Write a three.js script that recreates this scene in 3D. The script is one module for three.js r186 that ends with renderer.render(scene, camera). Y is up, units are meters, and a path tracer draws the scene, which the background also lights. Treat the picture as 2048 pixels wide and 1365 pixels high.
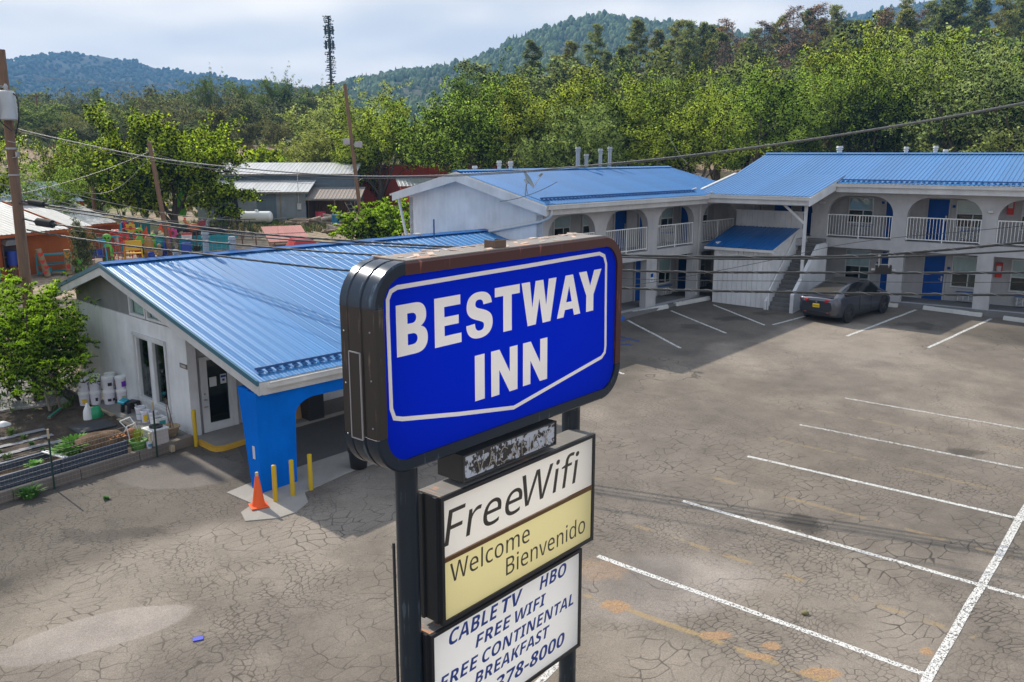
import * as THREE from 'three';
import { mergeGeometries, toCreasedNormals, mergeVertices } from 'three/addons/utils/BufferGeometryUtils.js';
import { RoundedBoxGeometry } from 'three/addons/geometries/RoundedBoxGeometry.js';
import { FontLoader } from 'three/addons/loaders/FontLoader.js';

// ---------------------------------------------------------------- camera, sky, sun, exposure
const scene = new THREE.Scene();
const CAM_H = 7.5, PITCH = 12.2;
const camera = new THREE.PerspectiveCamera(42.84, 1024 / 682, 0.2, 6000);
camera.position.set(0, CAM_H, 0);
camera.rotation.set(-PITCH * Math.PI / 180, 0, 0);
const renderer = new THREE.WebGLRenderer({ antialias: true });
renderer.toneMapping = THREE.LinearToneMapping;
renderer.toneMappingExposure = 1.14;
renderer.shadowMap.enabled = true;
const SUN_AZ = -46.5, SUN_EL = 41.8;                      // degrees; azimuth from straight ahead, negative = left
const sunDir = new THREE.Vector3(Math.sin(SUN_AZ * Math.PI / 180) * Math.cos(SUN_EL * Math.PI / 180), Math.sin(SUN_EL * Math.PI / 180), -Math.cos(SUN_AZ * Math.PI / 180) * Math.cos(SUN_EL * Math.PI / 180));
const sun = new THREE.DirectionalLight(new THREE.Color(1.0, 0.925, 0.81), 4.5);
sun.position.copy(sunDir).multiplyScalar(300);
sun.castShadow = true; sun.shadow.radius = 1.6; sun.shadow.mapSize.set(4096, 4096);
Object.assign(sun.shadow.camera, { left: -90, right: 90, top: 90, bottom: -90, near: 10, far: 700 });
scene.add(sun, sun.target);
scene.fog = new THREE.FogExp2(new THREE.Color(0.24, 0.53, 0.98), 0.00033);

// ---------------------------------------------------------------- noise
const RN = 512, RT = new Float32Array(RN * RN), RT2 = new Float32Array(RN * RN);
function rng(seed) { let s = seed >>> 0; return () => { s = (s + 0x6d2b79f5) | 0; let t = Math.imul(s ^ (s >>> 15), 1 | s); t = (t + Math.imul(t ^ (t >>> 7), 61 | t)) ^ t; return ((t ^ (t >>> 14)) >>> 0) / 4294967296; }; }
{ const r = rng(7); for (let i = 0; i < RN * RN; i++) { RT[i] = r(); RT2[i] = r(); } }
function vn(x, y) {                                        // value noise, 0..1
  const xi = Math.floor(x), yi = Math.floor(y); let fx = x - xi, fy = y - yi;
  fx = fx * fx * (3 - 2 * fx); fy = fy * fy * (3 - 2 * fy);
  const x0 = xi & 511, x1 = (xi + 1) & 511, y0 = (yi & 511) << 9, y1 = ((yi + 1) & 511) << 9;
  const a = RT[y0 + x0], b = RT[y0 + x1], c = RT[y1 + x0], d = RT[y1 + x1];
  return a + (b - a) * fx + (c - a) * fy + (a - b - c + d) * fx * fy;
}
function fbm(x, y, n = 4) { let s = 0, a = 0.5, t = 0; for (let i = 0; i < n; i++) { s += a * vn(x, y); t += a; a *= 0.5; x = x * 2.03 + 17.3; y = y * 2.03 + 5.1; } return s / t; }
function vor(x, y) {                                       // Voronoi: distance to the nearest cell border
  const xi = Math.floor(x), yi = Math.floor(y); let f1 = 9, f2 = 9;
  for (let j = -1; j <= 1; j++) for (let i = -1; i <= 1; i++) {
    const k = ((yi + j) & 511) * 512 + ((xi + i) & 511), dx = xi + i + 0.1 + 0.8 * RT[k] - x, dy = yi + j + 0.1 + 0.8 * RT2[k] - y, d = dx * dx + dy * dy;
    if (d < f1) { f2 = f1; f1 = d; } else if (d < f2) f2 = d;
  }
  return Math.sqrt(f2) - Math.sqrt(f1);
}
const sm = (a, b, x) => { const t = Math.min(1, Math.max(0, (x - a) / (b - a))); return t * t * (3 - 2 * t); };
const lerp = (a, b, t) => a + (b - a) * t;

{ // the sky: hazy bright air with thin streaked cloud, the same all round
  const W = 1024, Hh = 512, d = new Float32Array(W * Hh * 4);
  for (let y = 0; y < Hh; y++) for (let x = 0; x < W; x++) {
    const el = ((y + 0.5) / Hh - 0.5) * Math.PI, az = ((x + 0.5) / W) * Math.PI * 2 - Math.PI, s = Math.max(0, Math.sin(el));
    const dx = Math.cos(el) * Math.cos(az), dz = Math.cos(el) * Math.sin(az), dot = dx * sunDir.x + Math.sin(el) * sunDir.y + dz * sunDir.z;
    const k = Math.pow(1 - s, 3.2), glow = 0.16 * Math.pow(Math.max(0, dot), 6);
    let r = lerp(0.46, 1.03, k), g = lerp(0.56, 1.00, k), b = lerp(0.73, 0.95, k);
    const q = 1 / (s + 0.13), u = dx * q, v = dz * q, w = fbm(u * 0.5 + 9, v * 0.5, 3);
    const st = fbm(az * 4.5 + 30 + w * 0.6, el * 26 + 1.2 * fbm(az * 3 + 60, el * 8 + 9, 3), 5), c = sm(0.40, 0.66, 0.30 * fbm(u * 0.55 + 2.5 * w, v * 1.7 + 1.3 * w + 20, 5) + 0.25 * fbm(u * 0.22 + 40, v * 0.3 + 11, 3) + 0.45 * st) * 0.85;
    r = lerp(r, 1.42, c) + glow; g = lerp(g, 1.32, c) + glow; b = lerp(b, 1.18, c) + glow * 0.9;
    const i = (y * W + x) * 4; d[i] = r; d[i + 1] = g; d[i + 2] = b; d[i + 3] = 1;
  }
  const t = new THREE.DataTexture(d, W, Hh, THREE.RGBAFormat, THREE.FloatType);
  t.mapping = THREE.EquirectangularReflectionMapping; t.magFilter = t.minFilter = THREE.LinearFilter; t.needsUpdate = true;
  scene.background = t; scene.environment = t;
}

// ---------------------------------------------------------------- helpers: geometry
const V3 = (x, y, z) => new THREE.Vector3(x, y, z);
const D2R = Math.PI / 180;
function bx(w, h, d, x = 0, y = 0, z = 0, rx = 0, ry = 0, rz = 0) {
  const g = new THREE.BoxGeometry(w, h, d); if (rx || ry || rz) g.applyMatrix4(new THREE.Matrix4().makeRotationFromEuler(new THREE.Euler(rx, ry, rz, 'YXZ'))); g.translate(x, y, z); return g;
}
function rbx(w, h, d, x, y, z, r = 0.02, ry = 0) { const g = new RoundedBoxGeometry(w, h, d, 1, Math.min(r, w / 2.1, h / 2.1, d / 2.1)); if (ry) g.rotateY(ry); g.translate(x, y, z); return g; }
function cyl(r0, r1, h, x = 0, y = 0, z = 0, n = 12, open = false) { const g = new THREE.CylinderGeometry(r1, r0, h, n, 1, open); g.translate(x, y + h / 2, z); return g; }   // r0 at the bottom, y = bottom
function rod(a, b, r, n = 8, r2 = r) { const v = V3(...b).sub(V3(...a)), g = new THREE.CylinderGeometry(r2, r, v.length(), n, 1); g.applyQuaternion(new THREE.Quaternion().setFromUnitVectors(V3(0, 1, 0), v.clone().normalize())); g.translate((a[0] + b[0]) / 2, (a[1] + b[1]) / 2, (a[2] + b[2]) / 2); return g; }
function bar(a, b, w, h) {                                 // square bar from a to b
  const v = V3(...b).sub(V3(...a)), g = new THREE.BoxGeometry(w, h, v.length()); const m = new THREE.Matrix4().lookAt(V3(0, 0, 0), v.clone().negate(), Math.abs(v.y) > 0.97 * v.length() ? V3(1, 0, 0) : V3(0, 1, 0)); g.applyMatrix4(m); g.translate((a[0] + b[0]) / 2, (a[1] + b[1]) / 2, (a[2] + b[2]) / 2); return g;
}
function tube(pts, r, n = 6, seg = null) { return new THREE.TubeGeometry(new THREE.CatmullRomCurve3(pts.map((p) => V3(...p))), seg || pts.length * 6, r, n, false); }
function lathe(pts, n = 20) { return new THREE.LatheGeometry(pts.map((p) => new THREE.Vector2(p[0], p[1])), n); }
function ext(pts, depth, holes = [], bevel = 0) {          // outline in x, y pushed along z from 0 to depth
  const s = new THREE.Shape(pts.map((p) => new THREE.Vector2(p[0], p[1])));
  for (const h of holes) s.holes.push(h.isPath || h.curves ? h : new THREE.Path(h.map((p) => new THREE.Vector2(p[0], p[1]))));
  return new THREE.ExtrudeGeometry(s, { depth, bevelEnabled: bevel > 0, bevelSize: bevel, bevelThickness: bevel, bevelSegments: 1, curveSegments: 10 });
}
function sheet(pts, fy = () => 0) {                        // flat polygon over x, z at height fy
  const s = new THREE.ShapeGeometry(new THREE.Shape(pts.map((p) => new THREE.Vector2(p[0], -p[1])))); s.rotateX(-Math.PI / 2);
  const p = s.attributes.position; for (let i = 0; i < p.count; i++) p.setY(i, fy(p.getX(i), p.getZ(i))); s.computeVertexNormals(); return s;
}
function tf(g, x = 0, y = 0, z = 0, ry = 0, rx = 0, rz = 0) { if (rx || ry || rz) g.applyMatrix4(new THREE.Matrix4().makeRotationFromEuler(new THREE.Euler(rx, ry, rz, 'YXZ'))); g.translate(x, y, z); return g; }
function metres(g) {                                       // uv in metres, from the side a face looks to
  const p = g.attributes.position, n = g.attributes.normal, uv = new Float32Array(p.count * 2);
  for (let i = 0; i < p.count; i++) { const ax = Math.abs(n.getX(i)), ay = Math.abs(n.getY(i)), az = Math.abs(n.getZ(i)); const [u, v] = ax > ay && ax > az ? [p.getZ(i), p.getY(i)] : ay > az ? [p.getX(i), p.getZ(i)] : [p.getX(i), p.getY(i)]; uv[2 * i] = u; uv[2 * i + 1] = v; }
  g.setAttribute('uv', new THREE.BufferAttribute(uv, 2)); return g;
}
function join(list) {
  list = (Array.isArray(list) ? list : [list]).map((g) => { g = g.index ? g.toNonIndexed() : g; for (const k of Object.keys(g.attributes)) if (!['position', 'normal', 'uv', 'color'].includes(k)) g.deleteAttribute(k); g.clearGroups?.(); return g; });
  const anyColor = list.some((g) => g.attributes.color); if (!anyColor) for (const g of list) if (!g.attributes.uv) metres(g);
  return list.length === 1 ? list[0] : mergeGeometries(list);
}
// ---------------------------------------------------------------- helpers: objects
const taken = new Map();
function numbered(name) { const n = taken.get(name) || 0; taken.set(name, n + 1); return n ? name + '_' + String(n).padStart(3, '0') : name; }
function shade(m) { m.castShadow = true; m.receiveShadow = true; return m; }
function part(name, geoms, m, parent, keepUV = false) { let g = join(geoms); if (!keepUV) metres(g); const o = shade(new THREE.Mesh(g, m)); o.name = name; parent.add(o); return o; }
function thing(name, label, category, [x, y, z] = [0, 0, 0], turn = 0, group) {
  const o = new THREE.Group(); o.name = numbered(name); scene.add(o); o.position.set(x, y, z); o.rotation.y = turn; o.userData = { label, category }; if (group) o.userData.group = group; return o;
}
function single(name, geoms, m, label, category, pos = [0, 0, 0], turn = 0, group, keepUV = false) {
  const o = part(numbered(name), geoms, m, scene, keepUV); o.position.set(...pos); o.rotation.y = turn; o.userData = { label, category }; if (group) o.userData.group = group; return o;
}
function struct(name, geoms, m, keepUV = false) { const o = part(numbered(name), geoms, m, scene, keepUV); o.userData = { kind: 'structure', label: undefined }; delete o.userData.label; return o; }
function dup(o, pos, turn, label, group, scale) { const c = o.clone(); c.name = numbered(o.name.replace(/_\d{3}$/, '')); scene.add(c); c.userData = { ...o.userData }; if (pos) c.position.set(...pos); if (turn !== undefined) c.rotation.y = turn; if (label) c.userData.label = label; if (group) c.userData.group = group; if (scale) c.scale.setScalar(scale); return c; }

// ---------------------------------------------------------------- helpers: textures and materials
function dataTex(w, h, f, srgb = false, rep = 1) {         // f(x, y) -> [r, g, b] in 0..1, linear unless srgb
  const d = new Uint8Array(w * h * 4);
  for (let y = 0; y < h; y++) for (let x = 0; x < w; x++) { const c = f(x, y), i = (y * w + x) * 4; for (let k = 0; k < 3; k++) { let v = Math.min(1, Math.max(0, c[k])); if (srgb) v = v <= 0.0031308 ? v * 12.92 : 1.055 * Math.pow(v, 1 / 2.4) - 0.055; d[i + k] = v * 255 + 0.5; } d[i + 3] = 255; }
  const t = new THREE.DataTexture(d, w, h, THREE.RGBAFormat); t.wrapS = t.wrapT = THREE.RepeatWrapping; t.magFilter = THREE.LinearFilter; t.minFilter = THREE.LinearFilter; if (srgb) t.colorSpace = THREE.SRGBColorSpace; t.repeat.set(rep, rep); t.needsUpdate = true; return t;
}
const per = (f, n) => (x, y) => { const a = sm(n * 0.8, n, x), b = sm(n * 0.8, n, y); return lerp(lerp(f(x, y), f(x - n, y), a), lerp(f(x, y - n), f(x - n, y - n), a), b); };   // seamless over n
const mat = (c, rough = 0.8, o = {}) => new THREE.MeshStandardMaterial({ color: new THREE.Color().setRGB(...c), roughness: rough, ...o });
const phys = (c, rough, o = {}) => new THREE.MeshPhysicalMaterial({ color: new THREE.Color().setRGB(...c), roughness: rough, ...o });
const stuccoN = per((x, y) => fbm(x / 9, y / 9, 3) * 0.75 + 0.25 * vn(x / 2.2, y / 2.2), 256);
const stuccoT = dataTex(256, 256, (x, y) => { const v = stuccoN(x, y); return [v, v, v]; }, false, 0.5);
const mottleN = per((x, y) => fbm(x / 60, y / 60, 5), 512), streakN = per((x, y) => fbm(x / 14, y / 90, 4), 512);
const mottleT = dataTex(512, 512, (x, y) => { const v = 0.8 + 0.28 * (mottleN(x, y) - 0.5) * 2 * 0.5 + 0.12 * (streakN(x, y) - 0.5) + 0.05 * (RT[(y % 512) * 512 + x] - 0.5); return [v, v * 0.995, v * 0.985]; }, true, 0.23);
const woodN = per((x, y) => fbm(x / 3.5, y / 70, 4), 256);
const woodT = dataTex(256, 256, (x, y) => { const v = 0.55 + 0.65 * (woodN(x, y) - 0.3); return [v, v, v]; }, false, 0.9);
const rustT = dataTex(512, 512, (x, y) => { const m = mottleN(x, y), s = streakN(x * 1.7, y), k = sm(0.56, 0.66, 0.6 * m + 0.4 * s), e = 0.85 + 0.3 * (s - 0.5); return [lerp(e, 1.9, k), lerp(e, 1.0, k), lerp(e, 0.6, k)].map((q) => q * 0.5); }, true, 0.6);
const roofT = dataTex(512, 512, (x, y) => { const s = fbm(x / 5, y / 160, 3), m = mottleN(x, y), k = RT[y * 512 + x]; let v = 0.94 + 0.10 * (s - 0.5) + 0.14 * (m - 0.5); if (k > 0.9985 || (k > 0.993 && m > 0.55)) v *= 0.6; return [v * (1 + 0.25 * sm(0.58, 0.75, m)), v * (1 + 0.06 * sm(0.58, 0.75, m)), v]; }, true, 0.31);
const scuffT = dataTex(512, 512, (x, y) => { const s = fbm(x / 9, y / 120, 4), m = mottleN(x, y), k = sm(0.58, 0.72, 0.55 * s + 0.45 * m); return [lerp(0.28, 1.0, k), lerp(0.30, 1.0, k), lerp(0.33, 0.95, k)]; }, true, 0.5);
const flat = (c, r = 0.8, o) => mat(c, r, { map: mottleT, ...o });
const M = {
  stucco: flat([0.53, 0.525, 0.535], 0.92, { bumpMap: stuccoT, bumpScale: 0.006 }),
  stuccoPale: flat([0.84, 0.845, 0.86], 0.92, { bumpMap: stuccoT, bumpScale: 0.006 }),
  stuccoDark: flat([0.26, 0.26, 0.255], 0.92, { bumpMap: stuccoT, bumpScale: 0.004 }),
  trim: flat([0.66, 0.65, 0.63], 0.6), trimWhite: flat([0.75, 0.76, 0.77], 0.55), gutter: flat([0.72, 0.71, 0.69], 0.4),
  roof: mat([0.028, 0.185, 0.45], 0.38, { map: roofT }), roofDeep: mat([0.008, 0.12, 0.38], 0.36, { map: roofT }), roofTrim: mat([0.015, 0.09, 0.26], 0.4), tealTrim: mat([0.03, 0.13, 0.19], 0.4),
  doorBlue: phys([0.003, 0.075, 0.36], 0.5, { map: mottleT, specularIntensity: 0.3 }), pillarBlue: phys([0.0, 0.18, 0.78], 0.8, { map: mottleT, bumpMap: stuccoT, bumpScale: 0.004, specularIntensity: 0.15 }),
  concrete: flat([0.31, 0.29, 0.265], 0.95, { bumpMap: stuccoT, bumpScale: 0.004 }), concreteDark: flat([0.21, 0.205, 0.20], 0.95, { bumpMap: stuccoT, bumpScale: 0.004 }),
  curtain: flat([0.72, 0.74, 0.76], 0.9), dark: mat([0.012, 0.013, 0.015], 0.5), black: mat([0.02, 0.02, 0.022], 0.45), interior: mat([0.06, 0.06, 0.055], 0.9),
  glass: phys([0.85, 0.92, 0.92], 0.04, { transmission: 1, thickness: 0 }), glassTint: phys([0.42, 0.52, 0.50], 0.04, { transmission: 1, thickness: 0 }),
  steel: mat([0.45, 0.46, 0.47], 0.45, { metalness: 0.7, map: mottleT }), galv: mat([0.42, 0.45, 0.48], 0.5, { metalness: 0.35, map: mottleT }), railWhite: mat([0.78, 0.78, 0.77], 0.5),
  acGrey: mat([0.36, 0.36, 0.35], 0.6), yellow: flat([0.78, 0.52, 0.015], 0.55), yellowPaint: flat([0.70, 0.40, 0.04], 0.85), orange: mat([0.85, 0.11, 0.012], 0.5), red: mat([0.62, 0.03, 0.02], 0.5),
  wood: mat([0.28, 0.17, 0.095], 0.85, { map: woodT }), woodGrey: mat([0.36, 0.30, 0.24], 0.9, { map: woodT }), woodPale: mat([0.62, 0.50, 0.34], 0.85, { map: woodT }), poleWood: mat([0.27, 0.16, 0.10], 0.9, { map: woodT }), plank: mat([0.22, 0.165, 0.13], 0.9, { map: woodT }),
  pvc: mat([0.80, 0.80, 0.79], 0.45), bucket: mat([0.72, 0.70, 0.76], 0.4), cable: mat([0.035, 0.036, 0.036], 0.55), cableGrey: mat([0.20, 0.20, 0.195], 0.5, { metalness: 0.3 }), rubber: mat([0.018, 0.018, 0.018], 0.8),
};
// ---------------------------------------------------------------- the lie of the land
const plane = (z) => 0.037 * (-z - 21);
function T(x, z) {
  const s = -z; let y = 0.037 * (Math.min(s, 118) - 21); if (s < 0) y = 0.037 * (Math.max(s, -60) - 21);
  const left = 1 - sm(2, 34, x);
  y += left * (5.0 * sm(97, 113, s + 3 * (vn(x / 6, z / 6) - 0.5)) + 5.5 * sm(120, 260, s));
  y += (1 - left) * (2.0 * sm(70, 95, s) + 33 * sm(92, 310, s) * (0.55 + 0.45 * sm(20, 150, x)));
  if (s > 75) y += (fbm(x / 22, z / 22, 3) - 0.5) * 1.6 * sm(75, 100, s);
  if (s > 330) y -= (1 - left) * 12 * sm(330, 600, s);
  return y;
}
// ---------------------------------------------------------------- ground: one sheet to the horizon
const dirtN = per((x, y) => fbm(x / 24, y / 24, 5), 512);
const dirtT = dataTex(512, 512, (x, y) => { const v = 0.55 + 0.75 * (dirtN(x, y) - 0.5) + 0.35 * (RT[y * 512 + x] - 0.5); return [v, v * 0.97, v * 0.93]; }, false, 0.22);
{
  const xs = [], zs = [];
  const ramp = (out, from, to, step) => { for (let v = from; v < to; v += step) out.push(v); };
  ramp(xs, -1500, -400, 110); ramp(xs, -400, -120, 14); ramp(xs, -120, 130, 4); ramp(xs, 130, 420, 14); ramp(xs, 420, 1501, 108);
  ramp(zs, -2100, -420, 120); ramp(zs, -420, -140, 10); ramp(zs, -140, -70, 2.5); ramp(zs, -70, 80, 6); ramp(zs, 80, 700, 120);
  const pos = [], col = [], idx = [], nx = xs.length, nz = zs.length;
  for (const z of zs) for (const x of xs) {
    const y = T(x, z) - 0.05, n = fbm(x / 7 + 3, z / 7, 4), far = sm(95, 140, -z);
    let c = [0.36, 0.285, 0.215]; if (z < -60) c = [lerp(0.36, 0.27, n), lerp(0.285, 0.22, n), lerp(0.215, 0.15, n)];
    const grass = sm(0.5, 0.62, n) * sm(-62, -72, z) * 0.8; c = [lerp(c[0], 0.16, grass), lerp(c[1], 0.18, grass), lerp(c[2], 0.06, grass)];
    if (far > 0) { const b = sm(95, 100, -z) * (1 - sm(112, 122, -z)); c = [lerp(c[0], lerp(0.10, 0.36, b), far * 0.8 + b * 0.2), lerp(c[1], lerp(0.10, 0.24, b), far * 0.8 + b * 0.2), lerp(c[2], lerp(0.05, 0.16, b), far * 0.8 + b * 0.2)]; }
    pos.push(x, y, z); col.push(...c);
  }
  for (let j = 0; j < nz - 1; j++) for (let i = 0; i < nx - 1; i++) { const a = j * nx + i, b = a + 1, c = a + nx, d = c + 1; idx.push(a, c, b, b, c, d); }
  let g = new THREE.BufferGeometry(); g.setAttribute('position', new THREE.Float32BufferAttribute(pos, 3)); g.setAttribute('color', new THREE.Float32BufferAttribute(col, 3)); g.setIndex(idx); g.computeVertexNormals();
  const uv = []; for (let i = 0; i < pos.length; i += 3) uv.push(pos[i], pos[i + 2]); g.setAttribute('uv', new THREE.Float32BufferAttribute(uv, 2));
  const o = shade(new THREE.Mesh(g, mat([1.9, 1.9, 1.9], 1, { map: dirtT, vertexColors: true, bumpMap: dirtT, bumpScale: 0.05 }))); o.name = 'ground'; o.userData = { kind: 'structure' }; scene.add(o);
}
// ---------------------------------------------------------------- the asphalt lot
const SEG = (px, pz, ax, az, bx_, bz) => { const dx = bx_ - ax, dz = bz - az, t = Math.max(0, Math.min(1, ((px - ax) * dx + (pz - az) * dz) / (dx * dx + dz * dz))); return [Math.hypot(px - ax - dx * t, pz - az - dz * t), t]; };
// old yellow bay lines that have nearly worn away: [ax, az, bx, bz, strength]
const OLD = [[0.7, -14.75, 5.2, -11.5, 1.0], [2.5, -17.1, 7.6, -13.0, 0.7], [4.6, -19.7, 9.8, -15.6, 0.55], [6.9, -22.2, 11.6, -18.5, 0.4], [9, -24.5, 13.2, -21.3, 0.4]];
const BLOBS = [[1.82, -13.91, 0.30, 0.2, 0], [3.35, -13.02, 0.26, 0.14, 0], [4.18, -12.72, 0.16, 0.12, 0], [3.95, -12.45, 0.22, 0.1, 0], [4.74, -12.0, 0.3, 0.14, 0], [6.65, -12.56, 0.12, 0.12, 0], [1.7, -15.2, 0.6, 0.4, 0.5]];
const OIL = [[11.6, -21.18, 0.6, 0.3, 0.5], [6.1, -17.2, 0.4, 0.5, 0.55], [-11.2, -15.3, 1.6, 0.7, 0.55], [-8.4, -16.6, 1.4, 0.5, 0.35], [-9.6, -14.6, 1.0, 0.4, 0.4], [9.3, -36.6, 0.8, 0.5, 0.5], [7.4, -35.0, 0.7, 0.5, 0.4], [17.0, -35.2, 1.0, 0.7, 0.4], [11.4, -37.6, 0.8, 0.4, 0.35]];
function asphalt(x, z, fine) {                             // linear albedo of the lot at a place
  const ix = (x * 120) & 511, iz = (z * 120) & 511, gr = RT[iz * 512 + ix], gr2 = RT2[((z * 55) & 511) * 512 + ((x * 55) & 511)];
  const w1 = vn(x * 0.9 + 31, z * 0.9), w2 = vn(x * 0.9, z * 0.9 + 57), big = fbm(x * 0.16 + 11, z * 0.16, 4), mid = fbm(x * 0.75, z * 0.75 + 40, 4);
  const dap = fbm(x * 2.6 + 20, z * 2.6 + 60, 3); let v = 0.200 * (1 + 0.36 * (big - 0.5) + 0.26 * sm(0.40, 0.60, big + 0.25 * (mid - 0.5) + 0.10 * (gr - 0.5)) - 0.13 + 0.42 * (mid - 0.5) + 0.30 * (dap - 0.5)), warm = 0.9 + 0.55 * (fbm(x * 0.3 + 70, z * 0.3, 3) - 0.5);
  v *= 1 + (fine ? 0.34 : 0.2) * (gr - 0.5) + 0.24 * (gr2 - 0.5);
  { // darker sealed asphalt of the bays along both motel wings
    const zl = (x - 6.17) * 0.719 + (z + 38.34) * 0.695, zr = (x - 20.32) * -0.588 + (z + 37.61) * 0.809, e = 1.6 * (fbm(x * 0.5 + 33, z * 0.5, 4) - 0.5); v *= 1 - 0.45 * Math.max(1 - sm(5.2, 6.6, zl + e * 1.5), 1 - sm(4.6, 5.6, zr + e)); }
  // pale skim patches without cracks
  const p1 = 1 - sm(0.92, 1.02, Math.hypot(((x + 6.9) * 0.87 - (z + 13.1) * 0.5) / 1.55, ((x + 6.9) * 0.5 + (z + 13.1) * 0.87) / 0.62) + 0.35 * (mid - 0.5));
  const p2 = 1 - sm(0.75, 1.1, Math.hypot((x - 2.6 + 0.5 * (z + 14.6)) / 2.2, (z + 14.6) / 1.2) + 0.5 * (mid - 0.5));
  const p3 = 1 - sm(0.9, 1.02, Math.hypot((x + 8.05) / 1.5, (z + 19.9) / 1.1) + 0.3 * (mid - 0.5));
  const pale = Math.max(p1, p2 * 0.8, p3 * 0.8); v *= 1 + 0.30 * pale; warm -= 0.5 * pale;
  // zones of alligator cracking
  const zone = fbm(x * 0.13 + 3.7, z * 0.13 + 8.1, 3), near = sm(-31, -19, z);
  let all = sm(0.31, 0.45, zone + 0.16 * (1 - sm(0, 5.5, Math.hypot((x + 3.4) * 0.7, z + 15.5)))) * (1 - pale) * near;
  const rough = sm(2.2, 3.4, x - 0.35 * (z + 13)) * sm(-18.5, -15.5, z) * (1 - sm(11, 14, x)) * sm(0.35, 0.55, fbm(x * 0.35 + 5, z * 0.35, 3) + 0.12);
  v *= 1 - 0.16 * rough * (1 - pale);
  let crack = 0;
  if (all > 0.02 || rough > 0.02) {
    const wa = vn(x * 4.1 + 5, z * 4.1), wb = vn(x * 4.1, z * 4.1 + 9), sx = x + 0.5 * (w1 - 0.5) + 0.13 * (wa - 0.5), sz = z + 0.5 * (w2 - 0.5) + 0.13 * (wb - 0.5), ca = 0.82, sa = 0.57, u = (sx * ca - sz * sa) * 2.7, t = (sx * sa + sz * ca) * 4.4;
    const fineZ = sm(0.44, 0.58, fbm(x * 0.42 + 15, z * 0.42 + 71, 3) + 0.10 * rough), br = sm(0.14, 0.5, vn(x * 2.3 + 77, z * 2.3)), wd = 0.6 + 1.1 * vn(x * 1.1 + 8, z * 1.1 + 3), amt = Math.max(all * (0.45 + 0.9 * (mid - 0.2)), rough * 0.95);
    if (fineZ < 0.98) crack = Math.max(crack, br * (1 - fineZ) * (1 - sm(0.016 * wd, 0.075 * wd, vor(u * 0.92, t * 0.92))) * amt);
    if (fineZ > 0.02) { const e = vor(u * 2.05 + 3, t * 2.05); crack = Math.max(crack, fineZ * sm(0.1, 0.45, vn(x * 4 + 7, z * 4)) * (1 - sm(0.03 * wd, 0.14 * wd, e)) * amt * 0.9); v *= 1 - 0.07 * fineZ * amt; }
    if (rough > 0.1) v *= 1 + 0.35 * rough * (fbm(x * 5 + 3, z * 5 + 8, 3) - 0.5);
  }
  { const a = 4.2 * (fbm(x * 0.45 + 90, z * 0.45, 5) - 0.5), b = 4.2 * (fbm(x * 0.45, z * 0.45 + 90, 5) - 0.5), e = vor((x + a) * 0.21, (z + b) * 0.21); crack = Math.max(crack, (1 - sm(0.002, 0.008, e)) * 0.7 * (1 - 0.4 * p1) * sm(0.42, 0.56, vn(x * 0.35 + 13, z * 0.35 + 29)));
    const e2 = vor((x + b * 0.8) * 0.5 + 40, (z + a * 0.8) * 0.62 + 9); crack = Math.max(crack, (1 - sm(0.004, 0.016, e2)) * 0.6 * sm(0.46, 0.6, mid) * sm(0.4, 0.6, vn(x * 0.9 + 3, z * 0.9 + 41)) * (1 - pale)); }
  v *= 1 - 0.72 * Math.min(1, crack);
  let r = v * (1 + 0.07 * warm), g = v * (0.885 + 0.015 * warm), b = v * (0.815 - 0.10 * warm);
  for (const [ax, az, bx_, bz, s] of OLD) { const [d, t] = SEG(x, z, ax, az, bx_, bz); if (d < 0.09) { const k = s * sm(0.45, 0.62, fbm(x * 3.2, z * 3.2 + 9, 3) + 0.10 * (1 - Math.abs(t - 0.4))) * (1 - sm(0.05, 0.085, d + 0.03 * (gr - 0.5))) * (0.35 + 0.6 * gr2); r = lerp(r, 0.36, k); g = lerp(g, 0.255, k); b = lerp(b, 0.12, k); } }
  for (const [bx_, bz, rx, rz, kind] of BLOBS) { const d = Math.hypot((x - bx_) / rx, (z - bz) / rz); if (d < 1.6) { const k = (1 - sm(0.7, 1.15, d + 0.9 * (fbm(x * 6, z * 6, 3) - 0.5))) * (kind === 0.5 ? 0.35 : 0.85); if (kind === 1) { r = lerp(r, 0.01, k); g = lerp(g, 0.02, k); b = lerp(b, 0.4, k); } else { r = lerp(r, 0.38 * (0.7 + 0.5 * gr2), k); g = lerp(g, 0.235 * (0.7 + 0.5 * gr2), k); b = lerp(b, 0.12, k); } } }
  for (const [bx_, bz, rx, rz, s] of OIL) { const d = Math.hypot((x - bx_) / rx, (z - bz) / rz); if (d < 1.7) { const k = 1 - s * (1 - sm(0.55, 1.05, d + 1.7 * (fbm(x * 2.2 + 4, z * 2.2, 5) - 0.5) + 0.35 * (gr2 - 0.5))); r *= k; g *= k; b *= k; } }
  return [r, g, b];
}
const lot = new THREE.Group(); lot.name = 'parking_lot'; lot.userData = { kind: 'structure' }; scene.add(lot);
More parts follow.
